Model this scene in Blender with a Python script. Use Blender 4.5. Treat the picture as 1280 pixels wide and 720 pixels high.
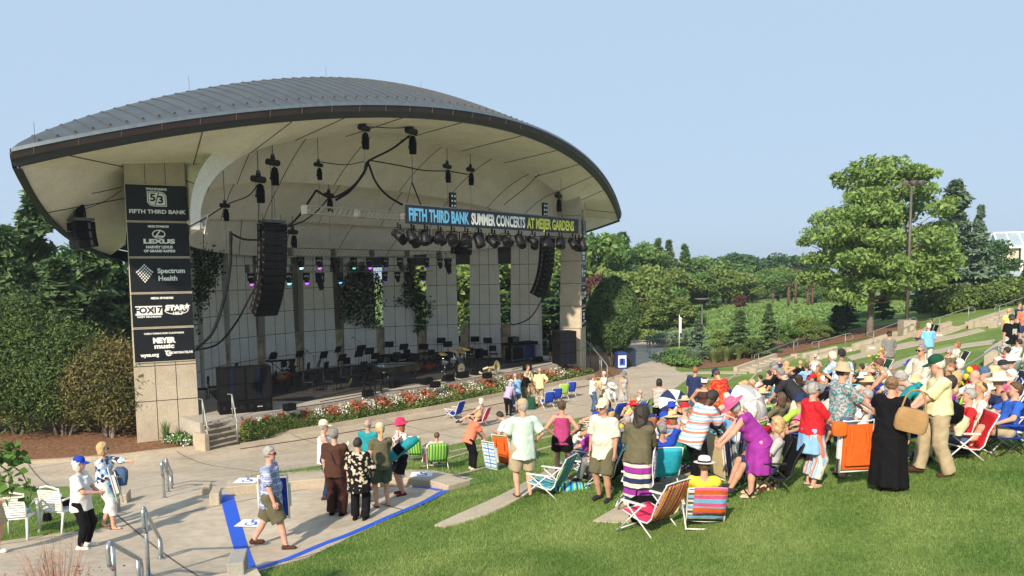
# Outdoor concert shell and audience lawn. Order: camera, light and exposure; helpers; ground; shell; trees; signs, rigging and stage; people and chairs.
import bpy,bmesh,math,random
import numpy as np
from mathutils import Vector,Matrix
for o in list(bpy.data.objects):bpy.data.objects.remove(o)
SC=bpy.context.scene
COL=SC.collection
R=math.radians
CAMH=6.1;FOC=940.0;CX=640.0;CY=427.0
_p=math.atan(0.0904);_r=R(-0.7)
_F=np.array([0,math.cos(_p),-math.sin(_p)]);_U=np.array([0,math.sin(_p),math.cos(_p)]);_R=np.array([1.,0,0])
_R2=math.cos(_r)*_R+math.sin(_r)*_U;_U2=-math.sin(_r)*_R+math.cos(_r)*_U
cam=bpy.data.cameras.new('camera');camo=bpy.data.objects.new('camera',cam);COL.objects.link(camo)
cam.sensor_fit='HORIZONTAL';cam.sensor_width=36.0;cam.lens=36.0*FOC/1280;cam.shift_y=(CY-360)/1280.0
cam.clip_start=0.1;cam.clip_end=3000
camo.matrix_world=Matrix(((_R2[0],_U2[0],-_F[0],0),(_R2[1],_U2[1],-_F[1],0),(_R2[2],_U2[2],-_F[2],CAMH),(0,0,0,1)))
SC.camera=camo
SUN_EL=R(32.0);SUN_DIR=np.array([-0.385,-0.923])
W=bpy.data.worlds.new('World');SC.world=W;W.use_nodes=True
_nt=W.node_tree;_bg=_nt.nodes['Background'];_sky=_nt.nodes.new('ShaderNodeTexSky')
_sky.sky_type='NISHITA';_sky.sun_disc=False;_sky.sun_elevation=SUN_EL
_sky.sun_rotation=math.atan2(SUN_DIR[0],SUN_DIR[1])
_sky.air_density=1.0;_sky.dust_density=1.6;_sky.ozone_density=2.2;_sky.altitude=100
_mx=_nt.nodes.new('ShaderNodeMix');_mx.data_type='RGBA';_mx.inputs[0].default_value=0.955
_mx.inputs[7].default_value=(1.66,2.17,2.78,1)
_nt.links.new(_sky.outputs[0],_mx.inputs[6]);_nt.links.new(_mx.outputs[2],_bg.inputs[0]);_bg.inputs[1].default_value=0.12
sun=bpy.data.lights.new('sun','SUN');sun.energy=2.55;sun.angle=R(1.6);sun.color=(1.0,0.86,0.68)
suno=bpy.data.objects.new('sun',sun);COL.objects.link(suno)
_d=Vector((SUN_DIR[0]*math.cos(SUN_EL),SUN_DIR[1]*math.cos(SUN_EL),math.sin(SUN_EL)))
suno.rotation_euler=_d.to_track_quat('Z','Y').to_euler();suno.location=(-30,-30,40)
SC.view_settings.view_transform='Standard';SC.view_settings.look='None'
SC.view_settings.exposure=1.33;SC.view_settings.gamma=1.0
SC.render.engine='CYCLES'
try:
 SC.cycles.max_bounces=8;SC.cycles.diffuse_bounces=6;SC.cycles.transparent_max_bounces=8
except Exception:pass
def tag(o,label=None,cat=None,group=None,kind=None):
 if label:o['label']=label
 if cat:o['category']=cat
 if group:o['group']=group
 if kind:o['kind']=kind
 return o
def empty(name,loc=(0,0,0),rz=0.0,label=None,cat=None,group=None):
 o=bpy.data.objects.new(name,None);COL.objects.link(o);o.location=loc;o.rotation_euler=(0,0,rz)
 o.empty_display_size=0.2
 return tag(o,label,cat,group)
def copy_tree(o,parent=None):
 c=o.copy();COL.objects.link(c)
 if parent is not None:c.parent=parent
 for ch in list(o.children):copy_tree(ch,c)
 return c
MATS={}
def mat(key,col,rough=0.8,var=0.12,scale=6.0,bump=0.0,bscale=60.0,metal=0.0,col2=None,emit=0.0,alpha=1.0,island=0.0,spec=None,trans=0.0):
 if key in MATS:return MATS[key]
 m=bpy.data.materials.new(key);m.use_nodes=True;nt=m.node_tree;b=nt.nodes['Principled BSDF']
 b.inputs['Roughness'].default_value=rough;b.inputs['Metallic'].default_value=metal
 if spec is not None:b.inputs['Specular IOR Level'].default_value=spec
 tc=nt.nodes.new('ShaderNodeTexCoord')
 n=nt.nodes.new('ShaderNodeTexNoise');n.inputs['Scale'].default_value=scale;n.inputs['Detail'].default_value=5.0
 nt.links.new(tc.outputs['Object'],n.inputs['Vector'])
 r=nt.nodes.new('ShaderNodeValToRGB');c=np.array(col,float);c2=np.array(col2,float)if col2 is not None else None
 lo=c*(1-var);hi=c*(1+var)
 if c2 is not None:lo,hi=c,c2
 r.color_ramp.elements[0].position=0.32;r.color_ramp.elements[1].position=0.68
 r.color_ramp.elements[0].color=(*np.clip(lo,0,1),1);r.color_ramp.elements[1].color=(*np.clip(hi,0,1),1)
 nt.links.new(n.outputs['Fac'],r.inputs['Fac']);out=r.outputs['Color']
 if island>0:
  g=nt.nodes.new('ShaderNodeNewGeometry');mp=nt.nodes.new('ShaderNodeMapRange')
  mp.inputs['To Min'].default_value=1-island;mp.inputs['To Max'].default_value=1+island
  nt.links.new(g.outputs['Random Per Island'],mp.inputs['Value'])
  mx=nt.nodes.new('ShaderNodeVectorMath');mx.operation='SCALE'
  nt.links.new(out,mx.inputs[0]);nt.links.new(mp.outputs['Result'],mx.inputs['Scale']);out=mx.outputs[0]
 nt.links.new(out,b.inputs['Base Color'])
 if bump>0:
  n2=nt.nodes.new('ShaderNodeTexNoise');n2.inputs['Scale'].default_value=bscale;n2.inputs['Detail'].default_value=3
  bp=nt.nodes.new('ShaderNodeBump');bp.inputs['Strength'].default_value=bump;bp.inputs['Distance'].default_value=0.02
  nt.links.new(tc.outputs['Object'],n2.inputs['Vector']);nt.links.new(n2.outputs['Fac'],bp.inputs['Height']);nt.links.new(bp.outputs['Normal'],b.inputs['Normal'])
 if emit>0:
  nt.links.new(out,b.inputs['Emission Color']);b.inputs['Emission Strength'].default_value=emit
 if trans>0:
  tr=nt.nodes.new('ShaderNodeBsdfTranslucent');nt.links.new(out,tr.inputs['Color'])
  ms=nt.nodes.new('ShaderNodeMixShader');ms.inputs[0].default_value=trans
  nt.links.new(b.outputs[0],ms.inputs[1]);nt.links.new(tr.outputs[0],ms.inputs[2])
  nt.links.new(ms.outputs[0],nt.nodes['Material Output'].inputs['Surface'])
 MATS[key]=m;return m
def C255(r,g,b):
 def f(v):
  v/=255.0
  return v/12.92 if v<=0.04045 else((v+0.055)/1.055)**2.4
 return(f(r),f(g),f(b))
class MB:
 def __init__(s):s.v=[];s.f=[];s.mi=[];s.n=0;s.smooth=False
 def add(s,V,F,mi=0):
  V=np.asarray(V,float)
  for f in F:s.f.append([i+s.n for i in f]);s.mi.append(mi)
  s.v.append(V);s.n+=len(V);return s
 def box(s,c,d,rz=0.0,mi=0,M=None,rx=0.0,ry=0.0):
  x,y,z=d[0]/2,d[1]/2,d[2]/2
  V=np.array([(-x,-y,-z),(x,-y,-z),(x,y,-z),(-x,y,-z),(-x,-y,z),(x,-y,z),(x,y,z),(-x,y,z)])
  Q=np.array((Matrix.Rotation(rz,3,'Z')@Matrix.Rotation(ry,3,'Y')@Matrix.Rotation(rx,3,'X')))
  V=V@Q.T+np.array(c)
  return s.add(V,[(0,3,2,1),(4,5,6,7),(0,1,5,4),(1,2,6,5),(2,3,7,6),(3,0,4,7)],mi)
 def tube(s,pts,r,seg=8,mi=0,cap=True,r2=None):
  P=np.array(pts,float);n=len(P)
  rr=np.full(n,float(r))if np.ndim(r)==0 else np.array(r,float)
  if r2 is not None:rr=np.linspace(r,r2,n)
  T=np.gradient(P,axis=0);T/=np.linalg.norm(T,axis=1)[:,None]+1e-9
  a=np.array([0,0,1.0])if abs(T[0][2])<0.9 else np.array([1.0,0,0])
  V=[];an=np.linspace(0,2*math.pi,seg,endpoint=False)
  N=np.cross(T[0],a);N/=np.linalg.norm(N)
  for i in range(n):
   N=N-T[i]*(N@T[i]);N/=np.linalg.norm(N)+1e-9;B=np.cross(T[i],N)
   V.append(P[i]+rr[i]*(np.cos(an)[:,None]*N+np.sin(an)[:,None]*B))
  V=np.concatenate(V);F=[]
  for i in range(n-1):
   for k in range(seg):
    a0=i*seg+k;a1=i*seg+(k+1)%seg;F.append((a0,a1,a1+seg,a0+seg))
  if cap:F.append(tuple(range(seg))[::-1]);F.append(tuple((n-1)*seg+k for k in range(seg)))
  return s.add(V,F,mi)
 def lathe(s,prof,c=(0,0,0),seg=16,mi=0,axis=None,sx=1,sy=1):
  prof=np.array(prof,float);an=np.linspace(0,2*math.pi,seg,endpoint=False);V=[]
  for r,z in prof:V.append(np.c_[r*np.cos(an)*sx,r*np.sin(an)*sy,np.full(seg,z)])
  V=np.concatenate(V)
  if axis is not None:
   q=np.array(Vector(axis).to_track_quat('Z','Y').to_matrix());V=V@q.T
  V=V+np.array(c);F=[];n=len(prof)
  for i in range(n-1):
   for k in range(seg):
    a0=i*seg+k;a1=i*seg+(k+1)%seg;F.append((a0,a1,a1+seg,a0+seg))
  if prof[0][0]>1e-4:F.append(tuple(range(seg))[::-1])
  if prof[-1][0]>1e-4:F.append(tuple((n-1)*seg+k for k in range(seg)))
  return s.add(V,F,mi)
 def grid(s,G,mi=0,flip=False,wrap=False):
  G=np.asarray(G,float);a,b=G.shape[:2];F=[]
  for i in range(a-1):
   for j in range(b-1 if not wrap else b):
    j2=(j+1)%b;q=(i*b+j,i*b+j2,(i+1)*b+j2,(i+1)*b+j)
    F.append(q[::-1]if flip else q)
  return s.add(G.reshape(-1,3),F,mi)
 def sheet(s,G,th,mi=0):
  """grid with thickness th along -normal (closed solid)"""
  G=np.asarray(G,float);a,b=G.shape[:2]
  du=np.gradient(G,axis=1);dv=np.gradient(G,axis=0);N=np.cross(du,dv);N/=np.linalg.norm(N,axis=2)[...,None]+1e-9
  G2=G-N*th;n0=a*b;F=[]
  for i in range(a-1):
   for j in range(b-1):
    q=(i*b+j,i*b+j+1,(i+1)*b+j+1,(i+1)*b+j);F.append(q);F.append(tuple(k+n0 for k in q[::-1]))
  for j in range(b-1):
   F.append((j+1,j,j+n0,j+1+n0));k=(a-1)*b+j;F.append((k,k+1,k+1+n0,k+n0))
  for i in range(a-1):
   k=i*b;F.append((k,k+b,k+b+n0,k+n0));k=i*b+b-1;F.append((k+b,k,k+n0,k+b+n0))
  return s.add(np.concatenate([G.reshape(-1,3),G2.reshape(-1,3)]),F,mi)
 def prism(s,poly,z0,z1,mi=0):
  P=np.array(poly,float);n=len(P)
  a=np.sum(P[:,0]*np.roll(P[:,1],-1)-np.roll(P[:,0],-1)*P[:,1])
  if a<0:P=P[::-1]
  V=np.concatenate([np.c_[P,np.full(n,z0)],np.c_[P,np.full(n,z1)]])
  F=[tuple(range(n))[::-1],tuple(range(n,2*n))]+[(i,(i+1)%n,(i+1)%n+n,i+n)for i in range(n)]
  return s.add(V,F,mi)
 def xf(s,k0,Mx):
  """transform blocks added since index k0"""
  Mx=np.array(Mx)
  for i in range(k0,len(s.v)):s.v[i]=s.v[i]@Mx[:3,:3].T+Mx[:3,3]
 def build(s,name,mats,parent=None,smooth=None,loc=None,rz=None,angle=None):
  if not isinstance(mats,(list,tuple)):mats=[mats]
  me=bpy.data.meshes.new(name);V=np.concatenate(s.v)if s.v else np.zeros((0,3))
  me.from_pydata(V.tolist(),[],s.f)
  for m in mats:me.materials.append(m)
  if len(mats)>1:me.polygons.foreach_set('material_index',s.mi)
  if smooth or(smooth is None and s.smooth):
   me.polygons.foreach_set('use_smooth',[True]*len(me.polygons))
   if angle:
    try:me.set_sharp_from_angle(angle=R(angle))
    except Exception:pass
  me.update()
  o=bpy.data.objects.new(name,me);COL.objects.link(o)
  if parent is not None:o.parent=parent
  if loc is not None:o.location=loc
  if rz is not None:o.rotation_euler=(0,0,rz)
  return o
def raw_mesh(name,V,F,mats,parent=None,mi=None,smooth=False):
 """fast mesh from numpy arrays; F is (n,k) with constant k"""
 me=bpy.data.meshes.new(name);V=np.asarray(V,np.float32);F=np.asarray(F,np.int32)
 k=F.shape[1];me.vertices.add(len(V));me.vertices.foreach_set('co',V.ravel())
 me.loops.add(F.size);me.loops.foreach_set('vertex_index',F.ravel())
 me.polygons.add(len(F));me.polygons.foreach_set('loop_start',np.arange(0,F.size,k,dtype=np.int32))
 try:me.polygons.foreach_set('loop_total',np.full(len(F),k,np.int32))
 except Exception:pass
 for m in(mats if isinstance(mats,(list,tuple))else[mats]):me.materials.append(m)
 if mi is not None:me.polygons.foreach_set('material_index',np.asarray(mi,np.int32))
 if smooth:me.polygons.foreach_set('use_smooth',np.ones(len(F),bool))
 me.update(calc_edges=True);me.validate()
 o=bpy.data.objects.new(name,me);COL.objects.link(o)
 if parent is not None:o.parent=parent
 return o
def text_mesh(name,s,size,mat_,parent=None,M=None,depth=0.004,bold=0.0,align='CENTER',sx=1.0,spacing=1.0):
 cu=bpy.data.curves.new(name,'FONT');cu.body=s;cu.size=size;cu.align_x=align;cu.align_y='CENTER'
 cu.extrude=depth;cu.offset=bold;cu.space_character=spacing;cu.resolution_u=3
 to=bpy.data.objects.new(name+'_tmp',cu);COL.objects.link(to)
 bpy.context.view_layer.update()
 me=bpy.data.meshes.new_from_object(to.evaluated_get(bpy.context.evaluated_depsgraph_get()))
 bpy.data.objects.remove(to);me.name=name;me.materials.clear();me.materials.append(mat_)
 S=Matrix.Diagonal((sx,1,1,1))
 me.transform((Matrix(M)if M is not None else Matrix.Identity(4))@S)
 o=bpy.data.objects.new(name,me);COL.objects.link(o)
 if parent is not None:o.parent=parent
 return o
def ray(x,y):
 d=_F+(x-CX)/FOC*_R2-(y-CY)/FOC*_U2
 return d/np.linalg.norm(d)
def at_depth(x,y,Y):
 d=ray(x,y);return np.array([0,0,CAMH])+d*Y/d[1]
def at_z(x,y,z):
 d=ray(x,y);return np.array([0,0,CAMH])+d*(z-CAMH)/d[2]
CTRL=[]
def cp(px,py,s):CTRL.append(at_depth(px,py,FOC/s))
def cw(x,y,z):CTRL.append(np.array([x,y,z]))
cp(105,683,71.5);cp(22,676,72);cp(205,630,60)
for q in[(275,615),(337,690),(430,648),(500,607),(400,612),(315,712),(555,617)]:CTRL.append(at_z(q[0],q[1],1.36))
CTRL.append(at_z(230,715,1.62));CTRL.append(at_z(100,720,1.75));CTRL.append(at_z(60,640,1.15))
CTRL.append(at_z(150,625,1.05));CTRL.append(at_z(260,590,.62));CTRL.append(at_z(360,580,.42))
for q in[(60,600),(270,562),(150,590),(420,552),(500,530),(560,525),(600,510),(675,508),(740,478),(800,470),(785,462),(800,437),(820,425),(660,530),(700,515),(850,462),(760,495),(0,590)]:
 CTRL.append(at_z(q[0],q[1],0.0))
cp(590,587,45);cp(655,621,69);cp(700,602,67);cp(795,632,78);cp(815,678,84);cp(935,622,82)
cp(1012,610,86);cp(1103,612,87);cp(1168,595,85);cp(545,573,42)
cw(2.2,16.2,1.6);cw(4.6,18,1.85);cw(6.1,25.4,1.05);cw(7.3,27,1.1);cw(7,19,2.0);cw(8.6,19.6,2.25)
cw(8.5,15.7,2.65);cw(12,22,2.2);cw(16.8,35.6,1.45);cw(18.9,34,1.9);cw(18.3,27.6,2.5);cw(10.3,15.7,3.05)
cp(1280,720,125);cp(900,720,113);cp(640,720,103);cp(420,720,86);cw(0,2,4.2);cw(-6,4,3.2);cw(8,3,4.6)
cw(14,12,3.8);cw(22,20,3.9);cw(28,30,4.0)
cp(1133,415,20);cp(943,466,20.9);cp(1213,411,21.8);cp(1280,380,18.8);cp(1180,392,18);cp(1060,425,18.8);cp(1060,446,21)
cw(2,27,.25);cw(3.5,32,.05);cw(9,36,.1);cw(-13,28,.25);cw(-20,28,.3);cw(-25,22,.3);cw(-16,36,.1);cw(-6,44,0.1);cw(4,50,0);cw(-20,60,.3)
CTRL.append(at_depth(950,386,85));CTRL.append(at_depth(1020,387,85));CTRL.append(at_depth(880,421,70));cw(10,70,0);cw(6,90,0);cw(30,110,1.0);cw(60,80,4.0);cw(60,50,5.2);cw(-10,100,.3);cw(-50,60,.5);cw(40,120,1.0);cw(-30,10,1.0)
CTRL=np.array(CTRL)
def _k(r2):return 0.5*r2*np.log(r2+1e-9)
def _tps():
 P=CTRL[:,:2];n=len(P);d=((P[:,None]-P[None])**2).sum(2);K=_k(d)+np.eye(n)*6.0
 Q=np.c_[np.ones(n),P];A=np.block([[K,Q],[Q.T,np.zeros((3,3))]])
 return np.linalg.solve(A,np.r_[CTRL[:,2],0,0,0])
TW=_tps()
def hts(X,Y):
 X=np.asarray(X,float);Y=np.asarray(Y,float);sh=X.shape;x=X.ravel();y=Y.ravel()
 cl=np.hypot(x-5,y-40);k=np.where(cl>85,85/np.maximum(cl,1),1.0);xc=5+(x-5)*k;yc=40+(y-40)*k
 out=np.empty(len(x))
 for i in range(0,len(x),20000):
  a=slice(i,i+20000);d=(xc[a,None]-CTRL[:,0])**2+(yc[a,None]-CTRL[:,1])**2
  out[a]=_k(d)@TW[:-3]+TW[-3]+TW[-2]*xc[a]+TW[-1]*yc[a]
 w=np.clip((cl-70)/60,0,1);w=w*w*(3-2*w)
 return(out*(1-w)+0.8*w).reshape(sh)
def ht(x,y):return float(hts(np.array([x]),np.array([y]))[0])
_T=np.geomspace(4.0,260,900)
def gp(px,py,lift=0.0):
 """world point where the view ray through photo pixel meets the ground"""
 d=ray(px,py);P=np.array([0,0,CAMH])+_T[:,None]*d
 g=P[:,2]-hts(P[:,0],P[:,1])-lift
 k=np.where(g<0)[0]
 if len(k)==0:return P[-1]
 k=k[0]
 if k==0:return P[0]
 a=g[k-1]/(g[k-1]-g[k]);return P[k-1]*(1-a)+P[k]*a
def scale_at(px,py):return FOC/gp(px,py)[1]
MX,MY,TH=-3.687,35.089,0.890
SU=np.array([math.cos(TH),math.sin(TH)]);SN=np.array([math.sin(TH),-math.cos(TH)])
def st(u,n,z):
 p=np.array([MX,MY])+u*SU+n*SN;return np.array([p[0],p[1],z])
def smooth_poly(pts,n=8):
 """densify a polyline given in photo pixels"""
 out=[]
 for a,b in zip(pts[:-1],pts[1:]):
  for k in range(n):out.append((a[0]+(b[0]-a[0])*k/n,a[1]+(b[1]-a[1])*k/n))
 out.append(pts[-1]);return out
def catmull(P,n=8):
 P=[np.array(p,float)for p in P];P=[2*P[0]-P[1]]+P+[2*P[-1]-P[-2]];out=[]
 for i in range(1,len(P)-2):
  for k in range(n):
   t=k/n;out.append(.5*((2*P[i])+(-P[i-1]+P[i+1])*t+(2*P[i-1]-5*P[i]+4*P[i+1]-P[i+2])*t*t+(-P[i-1]+3*P[i]-3*P[i+1]+P[i+2])*t**3))
 out.append(P[-2]);return out
def drape(name,xy,m,lift=0.015,step=0.5,th=0.0,kind='structure',flat=None):
 """polygon in world XY laid over the terrain, with skirts of depth th"""
 bm=bmesh.new();vs=[bm.verts.new((p[0],p[1],0))for p in xy]
 try:bm.faces.new(vs)
 except Exception:return None
 bmesh.ops.triangulate(bm,faces=bm.faces[:])
 X=[p[0]for p in xy];Y=[p[1]for p in xy]
 for a0,a1,ax in((min(X),max(X),(1,0,0)),(min(Y),max(Y),(0,1,0))):
  g=math.floor(a0/step)*step+step
  while g<a1:
   co=(g,0,0)if ax[0]else(0,g,0)
   bmesh.ops.bisect_plane(bm,geom=bm.verts[:]+bm.edges[:]+bm.faces[:],plane_co=co,plane_no=ax);g+=step
 bmesh.ops.recalc_face_normals(bm,faces=bm.faces[:])
 for f in bm.faces:
  if f.normal.z<0:f.normal_flip()
 cs=np.array([v.co[:]for v in bm.verts]);z=hts(cs[:,0],cs[:,1])if flat is None else np.full(len(cs),flat)
 for v,zz in zip(bm.verts,z):v.co.z=zz+lift
 if th>0:
  be=[e for e in bm.edges if len(e.link_faces)==1]
  r=bmesh.ops.extrude_edge_only(bm,edges=be)
  for v in[g for g in r['geom']if isinstance(g,bmesh.types.BMVert)]:v.co.z-=th
  bmesh.ops.recalc_face_normals(bm,faces=bm.faces[:])
 me=bpy.data.meshes.new(name);bm.to_mesh(me);bm.free();me.materials.append(m)
 o=bpy.data.objects.new(name,me);COL.objects.link(o)
 if kind:o['kind']=kind
 return o
def pxpoly(pts,n=3):return[gp(*p)[:2]for p in smooth_poly(list(pts)+[pts[0]],n)[:-1]]
def ramp_mat(key,stops,scale,detail=6,rough=.9,bump=0,bscale=60,mixcol=None,joints=None,fine=None):
 """noise-driven colour; joints: (angle, spacing_x, spacing_y, ox, oy, line width)"""
 m=bpy.data.materials.new(key);m.use_nodes=True;nt=m.node_tree;b=nt.nodes['Principled BSDF'];b.inputs['Roughness'].default_value=rough
 b.inputs['Specular IOR Level'].default_value=0.25
 tc=nt.nodes.new('ShaderNodeTexCoord');n=nt.nodes.new('ShaderNodeTexNoise');n.inputs['Scale'].default_value=scale;n.inputs['Detail'].default_value=detail;n.inputs['Roughness'].default_value=.62
 nt.links.new(tc.outputs['Object'],n.inputs['Vector']);r=nt.nodes.new('ShaderNodeValToRGB')
 while len(r.color_ramp.elements)<len(stops):r.color_ramp.elements.new(0.5)
 for e,(p,c)in zip(r.color_ramp.elements,stops):e.position=p;e.color=(*c,1)
 nt.links.new(n.outputs['Fac'],r.inputs['Fac']);out=r.outputs['Color']
 if fine:
  n3=nt.nodes.new('ShaderNodeTexNoise');n3.inputs['Scale'].default_value=fine[0];n3.inputs['Detail'].default_value=4;nt.links.new(tc.outputs['Object'],n3.inputs['Vector'])
  mp=nt.nodes.new('ShaderNodeMapRange');mp.inputs['From Min'].default_value=.3;mp.inputs['From Max'].default_value=.7;mp.inputs['To Min'].default_value=1-fine[1];mp.inputs['To Max'].default_value=1+fine[1]
  nt.links.new(n3.outputs['Fac'],mp.inputs['Value']);vm=nt.nodes.new('ShaderNodeVectorMath');vm.operation='SCALE'
  nt.links.new(out,vm.inputs[0]);nt.links.new(mp.outputs['Result'],vm.inputs['Scale']);out=vm.outputs[0]
 if joints:
  an,sx,sy,ox,oy,lw=joints
  mp=nt.nodes.new('ShaderNodeMapping');mp.inputs['Rotation'].default_value=(0,0,an);mp.inputs['Location'].default_value=(ox,oy,0);nt.links.new(tc.outputs['Object'],mp.inputs['Vector'])
  sp=nt.nodes.new('ShaderNodeSeparateXYZ');nt.links.new(mp.outputs[0],sp.inputs[0]);fac=None
  for ax,s_ in(('X',sx),('Y',sy)):
   a=nt.nodes.new('ShaderNodeMath');a.operation='PINGPONG';a.inputs[1].default_value=s_/2;nt.links.new(sp.outputs[ax],a.inputs[0])
   l=nt.nodes.new('ShaderNodeMath');l.operation='LESS_THAN';l.inputs[1].default_value=lw;nt.links.new(a.outputs[0],l.inputs[0])
   if fac is None:fac=l
   else:
    mm=nt.nodes.new('ShaderNodeMath');mm.operation='MAXIMUM';nt.links.new(fac.outputs[0],mm.inputs[0]);nt.links.new(l.outputs[0],mm.inputs[1]);fac=mm
  mx=nt.nodes.new('ShaderNodeMix');mx.data_type='RGBA';mx.inputs[7].default_value=(.13,.11,.09,1)
  nt.links.new(fac.outputs[0],mx.inputs[0]);nt.links.new(out,mx.inputs[6]);out=mx.outputs[2]
 nt.links.new(out,b.inputs['Base Color'])
 if bump:
  n2=nt.nodes.new('ShaderNodeTexNoise');n2.inputs['Scale'].default_value=bscale;n2.inputs['Detail'].default_value=4;bp=nt.nodes.new('ShaderNodeBump');bp.inputs['Strength'].default_value=bump;bp.inputs['Distance'].default_value=.03
  nt.links.new(tc.outputs['Object'],n2.inputs['Vector']);nt.links.new(n2.outputs['Fac'],bp.inputs['Height']);nt.links.new(bp.outputs[0],b.inputs['Normal'])
 MATS[key]=m;return m
GRASS=ramp_mat('lawn',[(.28,(.095,.175,.032)),(.45,(.14,.225,.045)),(.58,(.175,.26,.06)),(.72,(.27,.31,.10))],0.42,9,.95,.9,45,fine=(14,.32))
CONC=ramp_mat('plaza_concrete',[(.26,(.33,.28,.215)),(.42,(.43,.37,.285)),(.55,(.47,.405,.315)),(.72,(.53,.46,.36))],.7,8,.85,.15,50,joints=(R(-40),4.2,4.2,.8,1.1,.02),fine=(5,.12))
CONCW=ramp_mat('wall_concrete',[(.3,(.36,.31,.235)),(.55,(.45,.385,.29)),(.72,(.52,.45,.345))],1.6,8,.85,.35,40,fine=(22,.10))
CONCG=ramp_mat('grey_concrete',[(.3,(.27,.26,.235)),(.6,(.36,.345,.31))],1.6,8,.85,.2,40,fine=(22,.1))
MULCH=ramp_mat('mulch',[(.3,(.10,.05,.025)),(.5,(.21,.11,.06)),(.7,(.33,.19,.11))],9,8,.95,1.0,25,fine=(40,.35))
STRIP=ramp_mat('strip_concrete',[(.3,(.37,.32,.24)),(.7,(.48,.42,.32))],2.5,8,.85,.2,40,fine=(22,.1))
xs=np.unique(np.concatenate([np.arange(-30,45,.5),np.arange(-70,110,4.),np.array([-900,-600,-400,-280,-200,-150,-110,-90,120,140,170,220,300,400,600,900])]))
ys=np.unique(np.concatenate([np.arange(0,60,.5),np.arange(-20,130,4.),np.array([-300,-150,-80,-40,150,180,220,280,350,450,600,800,1100])]))
XX,YY=np.meshgrid(xs,ys);ZZ=hts(XX,YY);a,b=XX.shape
II,JJ=np.meshgrid(np.arange(b-1),np.arange(a-1));k0=(JJ*b+II).ravel()
ground=raw_mesh('ground',np.c_[XX.ravel(),YY.ravel(),ZZ.ravel()],np.c_[k0,k0+1,k0+b+1,k0+b],GRASS,smooth=True);ground['kind']='structure'
BED_CURB=[(300,553),(340,547),(380,541),(440,531),(500,520),(553,511),(620,497),(680,485),(742,472)]
MULCH_EDGE=[(-60,585),(0,582),(50,579),(85,577),(125,574),(160,571),(200,566),(240,562),(262,560)]
LAWN_EDGE=[(306,596),(350,590),(397,583),(440,581),(505,573),(560,557),(600,549),(671,533),(740,519),(800,503),(835,491),(852,480),(862,472),(856,467),(844,463),(846,457),(838,451),(831,446),(828,438),(838,430),(842,424)]
plz=[gp(*p)[:2]for p in smooth_poly(MULCH_EDGE+[(258,562),(300,556)],2)]+[gp(*p)[:2]for p in smooth_poly(BED_CURB+[(752,474),(772,468),(784,456),(788,446),(786,436),(770,431),(755,428),(770,423),(800,421)],2)]
plz+=[gp(*p)[:2]for p in smooth_poly(LAWN_EDGE[::-1],2)]
TAPE_R=[(592,599),(560,615),(540,625),(490,648),(440,671),(385,698),(318,716),(290,724),(296,760)]
plz+=[gp(*p)[:2]for p in smooth_poly([(306,597)]+[(592,599)],3)][:0]
plz+=[gp(*p)[:2]for p in smooth_poly([(306,596),(420,586),(540,588)]+TAPE_R+[(200,790),(-60,790),(-120,700)],2)]
drape('plaza',plz,CONC,.018,.5,.05)
drape('lawn',pxpoly([(-40,613),(37,610),(100,609),(150,609),(151,618),(146,640),(133,661),(70,668),(0,678),(-50,684)],2),GRASS,.034,.4,.04)
drape('mulch_bed',[gp(*p)[:2]for p in smooth_poly(MULCH_EDGE,2)]+[(-9.5,27.5),(-9.5,33),(-26,36),(-34,24)],MULCH,.05,.5,.05)
drape('mulch_bed',pxpoly([(838,456),(870,462),(905,459),(940,455),(985,444),(1040,431),(1095,421),(1150,409),(1150,402),(1090,408),(1030,420),(975,426),(900,438),(850,441),(832,447)],2),MULCH,.03,1.0)
drape('mulch_bed',[gp(745,478)[:2],gp(775,468)[:2],gp(787,452)[:2],gp(785,438)[:2],gp(765,430)[:2],(3.5,52),(2,47)],MULCH,.03,.6)
def strip(name,ptsL,ptsR,m=STRIP,lift=.03,th=.06):
 L=[gp(*p)[:2]for p in catmull(ptsL,4)];Rr=[gp(*p)[:2]for p in catmull(ptsR,4)]
 return drape(name,L+Rr[::-1],m,lift,.5,th)
strip('path',[(543,658),(575,643),(620,623),(660,602),(700,579),(735,560),(765,545)],[(556,660),(592,650),(630,635),(668,614),(706,594),(742,572),(778,551)])
strip('path',[(741,653),(775,633),(815,607),(850,583),(885,556),(915,520)],[(786,655),(812,640),(845,615),(880,589),(910,562),(940,524)])
strip('path',[(1000,520),(1035,497),(1080,470),(1130,449),(1190,433),(1243,425)],[(1014,523),(1048,501),(1090,475),(1138,454),(1194,437),(1245,429.5)])
strip('path',[(1058,446),(1100,436),(1150,425),(1190,419),(1222,411)],[(1064,450.5),(1105,441),(1155,430.5),(1196,422.5),(1232,413.5)])
strip('path',[(848,465.5),(890,464.8),(932,464.6)],[(850,468),(890,467.4),(934,467.4)])
strip('path',[(880,501),(930,506),(980,506),(1040,500)],[(878,505),(930,512),(980,513),(1044,507)])
def curb(pts,w=.11,h=.05):
 P=[gp(*p)for p in catmull(pts,6)];m=MB();G=[]
 P=np.array(P);T=np.gradient(P[:,:2],axis=0);T/=np.linalg.norm(T,axis=1)[:,None];N=np.c_[-T[:,1],T[:,0]]
 for k,(o,z)in enumerate(((-w/2,-.1),(-w/2,h),(w/2,h),(w/2,-.1))):
  G.append(np.c_[P[:,:2]+N*o,hts(P[:,0],P[:,1])+z])
 m.grid(G);o=m.build('kerb',STRIP);o['kind']='structure';return o
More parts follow.
